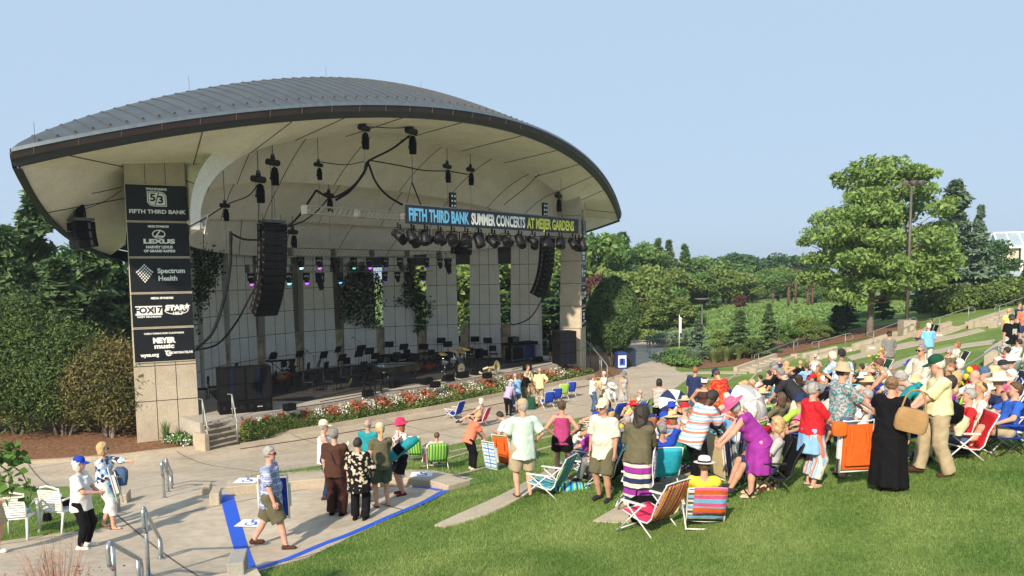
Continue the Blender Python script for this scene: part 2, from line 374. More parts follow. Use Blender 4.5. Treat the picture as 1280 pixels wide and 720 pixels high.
for c in([(508,577),(540,571),(587,561),(640,550),(690,539),(750,524)],[(527,586),(582,568),(640,556),(690,546),(745,534)],[(600,588),(640,573),(690,559),(740,545)],[(566,597),(600,588)],[(908,478),(921,468)],[(925,490),(947,466)],[(752,542),(800,530),(840,512)],[(860,476),(900,474),(925,470)],[(990,500),(1060,470),(1085,455)]):
 curb(c)
def kerb_line(name,pts,w,h,m,off=0.0):
 P=np.array([gp(*p)for p in catmull(pts,4)]);T=np.gradient(P[:,:2],axis=0);T/=np.linalg.norm(T,axis=1)[:,None];N=np.c_[-T[:,1],T[:,0]]
 G=[np.c_[P[:,:2]+N*(o+off),hts(P[:,0],P[:,1])+z]for o,z in((-w/2,-.1),(-w/2,h),(w/2,h),(w/2,-.1))]
 o=MB().grid(G).build(name,m);o['kind']='structure';return o
kerb_line('kerb',MULCH_EDGE[1:],.18,.12,CONCW)
kerb_line('kerb',BED_CURB,.2,.22,CONCW)
kerb_line('drain',[(x,y+9)for x,y in BED_CURB],.13,.024,mat('drain_rust',(.10,.04,.025),.8))
TAPE=mat('blue_tape',(.02,.10,.62),.55,.04)
ZT=1.36
def tape(pl,w0,w1=None):
 P=np.array([gp(*p)for p in catmull(pl,6)]);w1=w1 or w0
 T=np.gradient(P[:,:2],axis=0);T/=np.linalg.norm(T,axis=1)[:,None];N=np.c_[-T[:,1],T[:,0]];w=np.linspace(w0,w1,len(P))[:,None]/2
 rows=[np.c_[P[:,:2]+N*w*s_,hts((P[:,:2]+N*w*s_)[:,0],(P[:,:2]+N*w*s_)[:,1])+.027]for s_ in(-1,0,1)]
 return rows
tp=MB()
tp.grid(tape([(283,619),(291,650),(301,685),(311,711)],.27,.22),flip=True)
tp.grid(tape([(284,618.5),(330,613.5),(406,608.5),(460,607.5),(510,608.5)],.20),flip=True)
tp.grid(tape([(510,608.5),(535,610),(554,613)],.2,.34),flip=True)
tp.grid(tape([(557,614),(530,629),(490,646),(440,668),(403,682),(360,700),(316,714)],.20,.14),flip=True)
for m_ in(tp,):o=m_.build('floor_tape',TAPE);tag(o,'blue tape stuck around the concrete bay beside the sloping lawn','tape')
def seat_wall(pts,w,h,name,lab,m=CONCW,base=-.3):
 P=np.array([gp(*p)for p in catmull(pts,6)]);T=np.gradient(P[:,:2],axis=0);T/=np.linalg.norm(T,axis=1)[:,None];N=np.c_[-T[:,1],T[:,0]]
 G=[]
 for o,z in((-w/2,base),(-w/2,h-.02),(-w/2+.02,h),(w/2-.02,h),(w/2,h-.02),(w/2,base)):
  G.append(np.c_[P[:,:2]+N*o,np.full(len(P),0)+P[:,2]+z])
 m_=MB();m_.grid(G)
 a=np.array([g[0]for g in G]);b=np.array([g[-1]for g in G]);m_.add(a,[tuple(range(6))]);m_.add(b,[tuple(range(6))[::-1]])
 o=m_.build(name,m);tag(o,lab,'wall');return o
def flatwall(xy,w,z0,z1,name,lab,m=CONCW):
 P=np.array(xy);T=np.gradient(P,axis=0);T/=np.linalg.norm(T,axis=1)[:,None];N=np.c_[-T[:,1],T[:,0]]
 G=[np.c_[P+N*o,np.full(len(P),z)]for o,z in((-w/2,z0),(-w/2,z1-.02),(-w/2+.02,z1),(w/2-.02,z1),(w/2,z1-.02),(w/2,z0))]
 m_=MB();m_.grid(G);m_.add([g[0]for g in G],[tuple(range(6))]);m_.add([g[-1]for g in G],[tuple(range(6))[::-1]])
 return tag(m_.build(name,m),lab,'wall')
WTOP=ZT+.17
wl=[at_z(x,y,WTOP)[:2]for x,y in catmull([(284,604),(330,600),(405,594),(460,592.5),(505,593),(545,596),(574,604)],6)]
flatwall(wl,.62,.7,WTOP,'seat_wall','low curved concrete seat wall closing the back of the blue-taped bay')
def block(px,py,w,d,h,rz,lab,m=CONCG):
 P=gp(px,py);o=MB();o.box((0,0,h/2-.2),(w,d,h+.4),0);o=o.build('kerb_block',m,loc=tuple(P),rz=rz);
 bv=o.modifiers.new('b','BEVEL');bv.width=.02;bv.segments=2;tag(o,lab,'concrete block');return o
block(270,629,.20,.42,.27,.25,'pale concrete end block at the left corner of the blue-taped bay',CONCW)
block(259,617,.17,.38,.22,.25,'weathered concrete end block half hidden behind the corner block of the taped bay',CONCW)
block(298,722,.24,.62,.34,.25,'grey square concrete block at the near end of the wide blue tape',CONCG)
block(143,640,.15,.5,.24,.3,'concrete end block beside the grass patch, nearer to the two standing women',CONCW)
block(157,628,.15,.5,.24,.3,'concrete end block beyond the grass patch, nearer to the stage',CONCW)
for k,(x0,y0)in enumerate(((196,734),)):
 pass
sp=MB()
A=gp(250,716);B=gp(292,712)
dv=(B-A)[:2]/np.linalg.norm((B-A)[:2]);nv=np.array([dv[1],-dv[0]])
for k in range(3):
 c=(A[:2]+B[:2])/2+nv*(.18+.36*k)-dv*.5
 sp.box((c[0],c[1],ZT+.1+.14*k-.3),(1.9,.36,.6),math.atan2(dv[1],dv[0]))
o=sp.build('steps',CONC);o['kind']='structure'
WHITE=mat('white_sheet',(.80,.80,.78),.6,.03)
def wheel_sign(px,py,z,sc,rz,lab):
 P=at_z(px,py,z);e=empty('floor_sign',tuple(P),rz,lab,'floor sign')
 MB().box((0,0,.004),(.62*sc,.5*sc,.006)).build('sheet',WHITE,e)
 m=MB();an=np.linspace(R(-200),R(40),16);m.tube([(.02*sc+.13*sc*math.cos(a_),-.05*sc+.13*sc*math.sin(a_),.009)for a_ in an],.018*sc,5)
 m.tube([(-.03*sc,.17*sc,.009),(-.01*sc,.03*sc,.009),(.10*sc,.02*sc,.009),(.14*sc,-.12*sc,.009),(.2*sc,-.11*sc,.009)],.02*sc,5)
 m.lathe([(.001,-.001),(.035*sc,0),(.035*sc,.003),(.001,.004)],(-.04*sc,.2*sc,.008),10)
 m.tube([(-.01*sc,.09*sc,.009),(.1*sc,.09*sc,.009)],.014*sc,5)
 m.v=[v*np.array([1,1,.35])+np.array([0,0,.006])for v in m.v]
 m.build('wheelchair_symbol',TAPE,e);return e
wheel_sign(314,654,ZT+.025,.8,-.1,'white wheelchair-symbol sheet on the floor behind the walking man')
wheel_sign(309,600.5,WTOP+.003,.8,.0,'white wheelchair-symbol sheet on the left end of the seat wall')
wheel_sign(527,593,WTOP+.003,.8,.0,'white wheelchair-symbol sheet on the right end of the seat wall')
GALV=mat('galvanised',(.42,.45,.47),.38,.18,14,metal=.75)
RAILW=mat('rail_grey',(.30,.31,.30),.45,.08,metal=.4)
def loop_rail(P0,P1,lab,r=.028,off=.2,m=GALV):
 """rounded handrail: P0/P1 = top points of the two posts"""
 P0=np.array(P0);P1=np.array(P1);d=P1-P0;d/=np.linalg.norm(d)
 e=empty('handrail',(P0[0],P0[1],ht(P0[0],P0[1])),0,lab,'handrail');L=np.array(e.location)
 A=P0-L;B=P1-L;gA=0.0;gB=ht(P1[0],P1[1])-L[2]
 pts=[A+(0,0,-.32)-d*.16,A+(0,0,-.1)-d*.19,A+(0,0,-.02)-d*.12,A,B,B+(0,0,-.02)+d*.10,B+(0,0,-.1)+d*.17,B+(0,0,-.30)+d*.14]
 MB().tube(catmull(pts,4),r,10).build('top_rail',m,e,True)
 A2=A-(0,0,.32)-d*.0;
 MB().tube([A+(0,0,-.32)-d*.16,A+(0,0,-.34)],r*.9,8).build('return_bend',m,e,True)
 MB().tube([A,(A[0],A[1],gA-.05)],r,10).build('post',m,e,True)
 MB().tube([B,(B[0],B[1],gB-.05)],r,10).build('post',m,e,True)
 MB().lathe([(.06,0),(.06,.012),(.03,.02)],(A[0],A[1],gA+.02),12).build('base_plate',m,e);MB().lathe([(.06,0),(.06,.012),(.03,.02)],(B[0],B[1],gB+.02),12).build('base_plate',m,e)
 return e
loop_rail(at_depth(203,578,16.3),at_depth(213,594,17.6),'short grey tube handrail standing alone between the taped bay and the two women')
loop_rail(at_depth(208,574.5,17.1),at_depth(214,590,18.3),'far twin of the short grey handrail, nearer to the stage')
loop_rail(at_depth(181,638,10.9),at_depth(199,672,12.0),'tall grey handrail reaching up right of centre of the aisle steps',.03)
loop_rail(at_depth(140,680,9.6),at_depth(172,698,10.6),'thick grey handrail at the bottom edge, nearest to the camera',.032)
def pts_rail(A,B,h=.82):
 e=empty('handrail',tuple(A),0);L=np.array(A);a=np.array([0,0,h]);b=B-L+np.array([0,0,h]);d=(b-a)/np.linalg.norm(b-a);dh=d.copy();dh[2]=0
 P=[a+dh*-.05+(0,0,-.34),a-dh*.35+(0,0,-.34),a-dh*.52+(0,0,-.2),a-dh*.38+(0,0,-.03),a+(0,0,0),b,b+dh*.4+(0,0,.0),b+dh*.55+(0,0,-.16),b+dh*.4+(0,0,-.33),b+(0,0,-.34)]
 MB().tube(catmull(P,4),.019,8).build('top_rail',RAILW,e,True)
 MB().tube([(0,0,-.1),(0,0,h)],.019,8).build('post',RAILW,e,True);q=B-L;MB().tube([q+(0,0,-.1),q+(0,0,h)],.024,8).build('post',RAILW,e,True)
 return e
def flight(p0,p1,w,lab1,lab2,n=6):
 A=gp(*p0);B=gp(*p1);d=(B-A)[:2];L=np.linalg.norm(d);d=d/L;nrm=np.array([d[1],-d[0]])
 e=empty('stair_flight',tuple(A),0,lab1,'steps','stair flights climbing the far lawn')
 m=MB()
 for k in range(n):
  c=d*(L*(k+.5)/n)-nrm*w/2;z=(B[2]-A[2])*(k+.5)/n
  m.box((c[0],c[1],z-.2),(L/n+.002,w,.5),math.atan2(d[1],d[0]))
 m.build('treads',STRIP,e)
 ch=MB();a0=d*-.35+nrm*.12;zr=B[2]-A[2]
 for s_,nm in((.12,'cheek_wall'),(-w-.12,'cheek_wall')):
  ch=MB();a0=d*-.3+nrm*s_;b0=d*(L+.3)+nrm*s_;t=nrm*.12
  Z0=-.4;V=[(*(a0-t),Z0),(*(a0+t),Z0),(*(b0+t),zr-.4),(*(b0-t),zr-.4),(*(a0-t),.22),(*(a0+t),.22),(*(b0+t),zr+.24),(*(b0-t),zr+.24)]
  ch.add(V,[(0,3,2,1),(4,5,6,7),(0,1,5,4),(1,2,6,5),(2,3,7,6),(3,0,4,7)]);ch.build('cheek_wall',STRIP,e)
 for P,z in((d*-.35,0),(d*(L+.35),zr)):
  bl=MB();bl.box((P[0]+nrm[0]*.15,P[1]+nrm[1]*.15,z+.06),(.8,.45,.5),math.atan2(d[1],d[0]));b_=bl.build('end_block',STRIP,e)
  c=P+nrm*.41;MB().box((c[0]-nrm[0]*.03,c[1]-nrm[1]*.03,z+.14),(.45,.03,.14),math.atan2(d[1],d[0])).build('step_light',mat('lightglass',(.6,.6,.6),.3),b_)
 r=pts_rail(A+np.array([nrm[0]*.1,nrm[1]*.1,.3]),B+np.array([nrm[0]*.1,nrm[1]*.1,.3]));tag(r,lab2,'handrail','looped handrails on the far stair flights')
FL=[((946,465),(990,448.5),'lowest stair flight on the far lawn, closest to the evergreen shrubs','looped handrail of the lowest far stair flight'),((1022,449),(1055,440),'second stair flight up the far lawn, behind the seated man in navy','looped handrail of the second far stair flight'),((1090,437),(1135,421),'third stair flight up the far lawn, ending at the tall lamp post','looped handrail rising to the foot of the tall lamp post'),((1172,421),(1208,408.5),'fourth stair flight up the far lawn, right of the man in the pale blue shirt','looped handrail right of the man in the pale blue shirt'),((1246,407),(1290,391),'topmost stair flight at the right edge behind the man in the black T-shirt','looped handrail behind the man in the black T-shirt')]
for a_,b_,l1,l2 in FL:flight(a_,b_,1.15,l1,l2)
def bar_rail():
 A=gp(1188,494);B=gp(1243,464);e=empty('handrail',tuple(A),0,'two-bar grey handrail on the lawn in front of the curved seat wall end','handrail');q=B-A
 MB().tube(catmull([(0,0,.62),q*.5+(0,0,.72),q+(0,0,.86),q+(.18,.1,.78),q+(.2,.1,.5),q+(.2,.1,-.1)],4),.03,8).build('top_rail',RAILW,e,True)
 MB().tube([(0,0,.25),q+(.18,.1,.42)],.026,8).build('mid_rail',RAILW,e,True);MB().tube([(0,0,-.1),(0,0,.62)],.03,8).build('post',RAILW,e,True)
bar_rail()
wl=[at_z(x,y,2.95)[:2]for x,y in catmull([(1246,440),(1258,430),(1275,421),(1310,411)],5)]
flatwall(wl,.8,1.6,2.95,'seat_wall','end of a curved concrete seat wall at the right edge of the lawn')
def shell_mat(key,c1,c2,rough=.85):
 return ramp_mat(key,[(.3,c1),(.7,c2)],1.3,9,rough,.5,22,fine=(16,.10))
SOFF=shell_mat('soffit_concrete',(.74,.685,.63),(.87,.815,.755))
PANEL=shell_mat('panel_concrete',(.62,.605,.57),(.74,.72,.68))
COLM=shell_mat('column_concrete',(.40,.345,.265),(.52,.455,.35))
JOINT=mat('joint',(.07,.065,.055),.9)
BROWN=mat('fascia_copper',(.038,.025,.025),.45,.2,1.2,metal=.3)
DKBL=mat('fascia_dark',(.028,.032,.042),.5,.1)
ROOFM=mat('roof_metal',(.075,.092,.105),.5,.14,1.5,metal=.35)
SEAM=mat('roof_seam',(.075,.08,.085),.6,.1,metal=.2)
BLACK=mat('black_paint',(.007,.007,.009),.5,.2,spec=.3)
BLK2=mat('black_cloth',(.005,.005,.006),.9,.2,spec=.1)
SHELL=empty('bandshell',tuple(st(0,0,0)),0,'large open-air concert shell with a sweeping metal roof, concrete soffit and slab back wall','bandshell')
S0=np.array(SHELL.location)
def sp_(u,n,z):return st(u,n,z)-S0
W_,D_,H_,Z_=16.9,4.17,2.9,9.8
def front(t,dz=0.0,ins=0.0):
 a=abs(t);return sp_((W_-ins)*t,(D_-ins)*(1-a**1.96),Z_+dz+H_*(1-a**1.99))
def rear(t,dz=0.0,ins=0.0):
 a=abs(t);return sp_((W_-ins)*t,-(11-ins)*(1-a**3),Z_+dz-2.75*(1-a**4.5))
TT=np.linspace(-1,1,121)
def roof_pt(t,s):
 F=front(t);B=rear(t);a=abs(t);P=F*(1-s)+B*s;P=P.copy();P[2]+=4.0*(1-a*a)**.8*((1-(1-s/.35)**1.15)if s<.35 else 1-(s-.35)/.65);return P
G=np.array([[roof_pt(t,s)for t in TT]for s in np.linspace(0,1,30)])
roof=MB().grid(G);ro=roof.build('roof',ROOFM,SHELL,True)
sm=MB()
for u in np.arange(-16.2,16.3,.44):
 t=u/W_;pts=[roof_pt(t,s)for s in np.linspace(.004,.75,22)];P=np.array(pts)
 Gs=[P+np.array([*(SU*-.03),.0]),P+np.array([*(SU*-.02),.035]),P+np.array([*(SU*.02),.035]),P+np.array([*(SU*.03),.0])]
 sm.grid(Gs)
 q=roof_pt(t,.05);sm.box(q+(0,0,.05),(.07,.04,.07),TH)
sm.build('roof_seams',SEAM,ro)
gt=MB();gt.grid([[front(t)+np.array([0,0,.01])for t in TT],[front(t,.05)+np.array([*(SN*.1),0])for t in TT],[front(t,-.06)+np.array([*(SN*.14),0])for t in TT]],flip=True)
gt.build('roof_edge',mat('edge_light',(.15,.18,.20),.35,metal=.5),ro)
for i,t in enumerate((-.965,-.63,-.27,.05)):
 q=roof_pt(t,.36 if i else.03);MB().tube([q,q+(0,0,.6)],.006,5).build('lightning_rod',BLACK,ro)
fb=MB();o1=np.array([*(SN*.12),0])
fb.grid([[front(t,-.03)+o1 for t in TT],[front(t,-.27)+o1*.6 for t in TT]],flip=True)
fb.grid([[rear(t,-.03)for t in TT],[rear(t,-.2)for t in TT]])
fb.build('fascia_band',BROWN,SHELL,True)
fj=MB()
for t in np.arange(-.97,.98,.062):fj.tube([front(t,-.04)+o1*1.06,front(t,-.27)+o1*.66],.012,4)
fj.build('fascia_joints',mat('fj',(.16,.09,.075),.5),SHELL)
fd=MB()
fd.grid([[front(t,-.27)+o1*.6 for t in TT],[front(t,-.30,.02)for t in TT],[front(t,-.45,.06)for t in TT],[front(t,-.45,.24)for t in TT],[front(t,-.30,.3)for t in TT]],flip=True)
fd.grid([[rear(t,-.2)for t in TT],[rear(t,-.50,.04)for t in TT],[rear(t,-.50,.30)for t in TT]])
fd.build('drip_edge',DKBL,SHELL,True)
PH=np.linspace(-math.pi/2,math.pi/2,97)
def arch(Uw,N,zb,zh,a=2.3,dz=0.,du=0.):
 out=[]
 for ph in PH:
  s=math.sin(ph);c=math.cos(ph)
  U_=(Uw+du)if Uw>2 else(11.25 if s<0 else 12.0)*(1+du)
  out.append(sp_(U_*math.copysign(abs(s)**(2/2.0/1.15),s),-N*c,zb+dz*abs(c)**.7+zh*abs(c)**(.80)))
 return np.array(out)
A1=arch(1.,-.15,7.75,4.25)
A1b=arch(1.,.2,7.75,4.25,dz=.95,du=.03)
A2=arch(11.0,4.6,7.8,2.65)
A2b=arch(11.0,4.9,7.8,2.65,dz=.7,du=.2)
A3=arch(11.0,7.6,7.6,1.25)
A3b=arch(11.0,7.9,7.6,1.25,dz=.45,du=.1)
A4=np.array([sp_(10.95*math.sin(p),-9.75*math.cos(p)+.15,7.12+1.1*(abs(p)/1.5)**2.2)for p in PH])
def lerp_rows(A,B,n=7,bow=0.):return[A*(1-k)+B*k+np.array([0,0,bow*4*k*(1-k)])for k in np.linspace(0,1,n)]
def soff(name,A,B,js,bow=.0,jr=.018):
 m=MB();rows=lerp_rows(A,B,9,bow);m.grid(rows,0,True)
 for j in js:
  pts=[r[j]-np.array([0,0,.012])for r in rows];m.tube(pts,jr,4,1,False)
 o=m.build(name,[SOFF,JOINT],SHELL,True,angle=35);return o
JS=list(range(8,97,9))
tq=[]
for i in range(97):
 e=min(i,96-i);ua=abs((A1[i]+S0-st(0,0,0))[:2]@SU);ub=abs((A1[16]+S0-st(0,0,0))[:2]@SU)*1.0
 t=ua/16.7 if e>=16 else 1-(1-ub/16.7)*(e/16)**1.3
 tq.append(t if i>=48 else-t)
C0=np.array([front(t,-.41,.22)for t in tq])
K=A1.copy();nk=16
def colpts(sgn):
 if sgn<0:return[sp_(-11.75,-3.75,9.9),sp_(-12.5,-2.7,10.1),sp_(-10.7,-1.95,10.2)]
 return[sp_(12.9,-3.4,9.9),sp_(12.9,-.9,10.1),sp_(11.4,.9,10.2)]
for sgn in(-1,1):
 P0,P1,P2=colpts(sgn)
 for e in range(nk):
  i=e if sgn<0 else 96-e;tg=A1[nk if sgn<0 else 96-nk]
  if e<=5:K[i]=P0+(P1-P0)*e/5
  elif e<=11:K[i]=P1+(P2-P1)*(e-5)/6
  else:K[i]=P2+(tg-P2)*(e-11)/5
soff('soffit_band',C0,K,[4,12,20,28,36,44,52,60,68,76,84,92],bow=.0)
soff('soffit_shell',A1b,A2,JS,bow=.35)
soff('soffit_shell',A2b,A3,[j+3 for j in JS[:-1]],bow=.25)
soff('soffit_shell',A3b,A4,JS,bow=.12)
lip=MB()
for A,B in((A1,A1b),(A2,A2b),(A3,A3b)):lip.grid([A,B],0,True)
lip.build('soffit_lips',SOFF,SHELL,True)
for sgn in(-1,1):
 ts=np.linspace(1,.66,24);Bm=np.array([rear(sgn*t,-.41,.22)for t in ts]);ks=np.linspace(0,1,24)
 L=np.array([(1-k)*colpts(sgn)[0]+k*sp_(sgn*11.5,-5.2,7.4)for k in ks])
 m=MB();m.grid(lerp_rows(Bm,L,6),0,sgn<0)
 m.tube([Bm[7]*(1-k)+L[7]*k-np.array([0,0,.01])for k in np.linspace(0,1,6)],.018,4,1,False)
 m.build('soffit_side',[SOFF,JOINT],SHELL,True)
 idx=list(range(0,nk+1))if sgn<0 else list(range(96,95-nk,-1))
 Ae=A1[idx];P2=colpts(sgn)[2];lo=P2.copy();lo[2]=7.6;Ke=np.array([lo+(P2-lo)*k for k in np.linspace(0,1,11)]+[P2+(A1[idx[-1]]-P2)*k for k in np.linspace(0,1,7)[1:]]);m=MB();m.grid(lerp_rows(Ae,Ke,6),0,sgn<0)
 for j in(4,8):m.tube([Ae[j]*(1-k)+Ke[j]*k-np.array([0,0,.012])for k in np.linspace(0,1,5)],.018,4,1,False)
 m.build('soffit_cheek',[SOFF,JOINT],SHELL,True)
def ell(ph,dr=0.):return(11.2+dr)*math.sin(ph),-(10+dr)*math.cos(ph)
PC=[-1.29,-1.06,-.825,-.60,-.38,-.1455,.089,.3185,.5455,.7835,1.031,1.276];HW=[.1]*12
for pc in PC:
 u0,n0=ell(pc-.0935);u1,n1=ell(pc+.0935);A=sp_(u0,n0,0)[:2];B=sp_(u1,n1,0)[:2];d=B-A;L=np.linalg.norm(d);d/=L
 inw=np.array([-d[1],d[0]]);ctr=sp_(0,0,0)[:2]
 if(ctr-(A+B)/2)@inw<0:inw=-inw
 zt=7.7+.75*(abs(pc)/1.5)**2;tp_=.07*L;m=MB();th=.55
 for(q0,q1,z)in(((0,L,.95),(tp_,L-tp_,zt)),)and[((0,L),(tp_,L-tp_),None)]:
  a0,b0=A+d*q0[0],A+d*q0[1];a1,b1=A+d*q1[0],A+d*q1[1]
  bk=-inw*th;V=[(*a0,.95),(*b0,.95),(*(b0+bk),.95),(*(a0+bk),.95),(*a1,zt),(*b1,zt),(*(b1+bk),zt),(*(a1+bk),zt)]
  m.add(V,[(0,3,2,1),(4,5,6,7),(0,1,5,4),(1,2,6,5),(2,3,7,6),(3,0,4,7)]if np.cross(d,inw)<0 else[(0,1,2,3),(4,7,6,5),(0,4,5,1),(1,5,6,2),(2,6,7,3),(3,7,4,0)])
 for z in(1.85,3.05,4.25,5.45,6.65):
  w=tp_*(z-.95)/(zt-.95);p=A+d*w+inw*.001;q=A+d*(L-w)+inw*.001;c=(p+q)/2
  m.box((c[0]+inw[0]*.0,c[1]+inw[1]*.0,z),(np.linalg.norm(q-p)+.01,.02,.03),math.atan2(d[1],d[0]),1)
 for f_ in(1/3,2/3):
  b_=A+d*(L*f_);t_=A+d*(tp_+(L-2*tp_)*f_);m.tube([(*b_,1.0),(*t_,zt-.05)],.014,4,1,False)
 m.build('wall_slab',[PANEL,JOINT],SHELL)
STONE=ramp_mat('pilaster_stone',[(.35,(.22,.17,.12)),(.5,(.36,.29,.2)),(.65,(.48,.38,.25))],2.2,2,.85,.4,30)
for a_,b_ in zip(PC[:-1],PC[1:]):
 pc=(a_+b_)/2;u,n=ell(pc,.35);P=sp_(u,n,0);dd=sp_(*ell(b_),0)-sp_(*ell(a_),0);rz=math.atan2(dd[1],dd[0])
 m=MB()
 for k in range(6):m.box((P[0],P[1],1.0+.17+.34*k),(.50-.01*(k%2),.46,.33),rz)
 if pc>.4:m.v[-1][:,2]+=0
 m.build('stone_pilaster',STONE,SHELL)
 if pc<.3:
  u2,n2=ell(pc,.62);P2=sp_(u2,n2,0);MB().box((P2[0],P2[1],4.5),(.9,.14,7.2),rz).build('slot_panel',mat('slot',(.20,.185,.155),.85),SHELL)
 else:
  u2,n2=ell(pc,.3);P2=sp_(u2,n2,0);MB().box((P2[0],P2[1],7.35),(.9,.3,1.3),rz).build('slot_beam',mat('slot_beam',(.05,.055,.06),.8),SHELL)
fl=[at_z(250,529,1.0)[:2],at_z(291,522.5,1.0)[:2],st(1.85,.26,0)[:2],st(9.6,.54,0)[:2],st(12.4,.2,0)[:2],st(12.4,-3,0)[:2]]
fl+=[st(*ell(p,.3),0)[:2]for p in np.linspace(1.35,-1.4,40)]+[st(-11.6,-5.5,0)[:2],st(-11.3,-3,0)[:2]]
FLOOR=ramp_mat('stage_floor',[(.3,(.36,.33,.285)),(.7,(.46,.42,.36))],.9,8,.7,.1,40,fine=(12,.1))
m=MB();m.prism([np.array(p)-S0[:2]for p in fl],0.0,1.0);m.build('stage_floor',FLOOR,SHELL)
CARP=mat('stage_carpet',(.030,.028,.027),.85,.25,2)
m=MB();pl=[(-6.6,-.75),(10.2,-.55),(10.4,-3.6),(8.9,-6.2),(5.5,-8.3),(0,-9.3),(-4,-8.7),(-7.6,-6.6),(-8.6,-4.2)]
m.prism([sp_(a_,b_,0)[:2]for a_,b_ in pl],1.0,1.012);m.build('stage_carpet',CARP,SHELL)
m=MB();m.prism([sp_(a_,b_,0)[:2]for a_,b_ in[(-9.2,-1.2),(-5.6,-3.3),(-5.3,-3.0),(-8.9,-.9)]],1.0,1.006);m.build('marking',mat('ochre',(.42,.25,.12),.8),SHELL)
def column(xy,face,w,d,z0,z1,tw,nm):
 """tapered slab column, front-face centre xy, face = unit vector of its sign face"""
 f=np.array(face);r=np.array([-f[1],f[0]]);c=np.array(xy);m=MB()
 def ring(z,ww,dd):return[(*(c-r*ww/2),z),(*(c+r*ww/2),z),(*(c+r*ww/2-f*dd),z),(*(c-r*ww/2-f*dd),z)]
 V=np.array(ring(z0,w,d)+ring(z1,w*tw,d*tw))-S0
 m.add(V,[(0,3,2,1),(4,5,6,7),(0,1,5,4),(1,2,6,5),(2,3,7,6),(3,0,4,7)])
 if np.linalg.norm(np.cross(r,f))and(r[0]*f[1]-r[1]*f[0])>0:m.f=[q[::-1]for q in m.f]
 for z in np.arange(z0+1.55,z1,1.28):
  k=1-(1-tw)*(z-z0)/(z1-z0);ww=w*k+.012;dd=d*k+.006;q=np.array(ring(z,ww,dd))-S0;q[:2]+=np.array([*f,0])*.006
  for a_,b_ in((0,1),(1,2),(2,3),(3,0)):m.tube([q[a_],q[b_]],.013,4,1,False)
 for fr_ in(1/3,2/3):
  a_=c-r*w/2+r*w*fr_+f*.002;b_=c-r*w*tw/2+r*w*tw*fr_+f*.002;m.tube([np.array([*a_,z0])-S0,np.array([*b_,z1])-S0],.012,4,1,False)
  a_=c-f*d*fr_;
 o=m.build('column',[COLM,JOINT],SHELL);return f,r,c
def unit(a):return np.array([math.cos(R(a)),math.sin(R(a))])
LC=at_z(202,548,.25);LF=unit(-64)
LC2=LC[:2]+np.array([-LF[1],LF[0]])*.25
column(LC2,LF,2.1,1.0,.1,10.7,.93,'l')
RC=st(11.75,.35,0);RF=unit(-14)
RC2=RC[:2]
column(RC2+RF*.2,RF,2.1,1.25,.1,10.4,.86,'r')
rng=np.random.default_rng(7)
def leafmat(key,c,c2,tr=.25,isl=.35,sc=.8):return mat(key,c,.6,0,sc,col2=c2,island=isl,trans=tr,spec=.25)
LF_OAK=leafmat('leaf_bright',(.17,.285,.07),(.26,.37,.115),.3)
LF_MID=leafmat('leaf_mid',(0.088,0.184,0.048),(0.160,0.272,0.072),.25)
LF_YEL=leafmat('leaf_yellowgreen',(0.145,0.225,0.058),(0.217,0.290,0.080),.25)
LF_DRK=leafmat('leaf_dark',(0.037,0.093,0.037),(0.076,0.153,0.058),.15)
LF_SPR=leafmat('needle_spruce',(0.067,0.133,0.057),(0.142,0.218,0.085),.12)
LF_SPB=leafmat('needle_bluegreen',(.11,.185,.125),(.17,.25,.165),.12)
LF_YEW=leafmat('needle_yew',(.055,.10,.03),(.115,.17,.05),.15)
LF_YEB=leafmat('needle_browning',(.10,.115,.04),(.20,.165,.065),.15)
LF_PUR=leafmat('leaf_purple',(0.090,0.038,0.045),(0.150,0.068,0.060),.15)
LF_IVY=leafmat('leaf_ivy',(.02,.05,.02),(.045,.09,.03),.15)
BARK=mat('bark',(.13,.10,.075),.95,.35,5,bump=.8,bscale=18)
BARK2=mat('bark_grey',(.20,.17,.135),.95,.3,5,bump=.8,bscale=18)
def cards(C,size,up=.35,aspect=1.6,nrm=None,jit=1.0,diam=True,rg=None):
 """leaf-shaped faces at centres C"""
 r=rg if rg is not None else rng;n=len(C)
 N=r.normal(size=(n,3));
 if nrm is not None:N=N*jit+nrm
 N[:,2]+=up;N/=np.linalg.norm(N,axis=1)[:,None]+1e-9
 A=r.normal(size=(n,3));A-=N*(A*N).sum(1)[:,None];A/=np.linalg.norm(A,axis=1)[:,None]+1e-9;B=np.cross(N,A)
 s=(size*(.6+.8*r.random(n)))[:,None]if np.ndim(size)==0 else size[:,None]
 a=A*s*aspect/2;b=B*s/2
 V=np.stack([C-a,C-b*.9+N*s*.12,C+a,C+b*.9+N*s*.12],1).reshape(-1,3);F=np.arange(4*n).reshape(n,4)
 return V,F
def dirs(n,rg):d=rg.normal(size=(n,3));return d/np.linalg.norm(d,axis=1)[:,None]
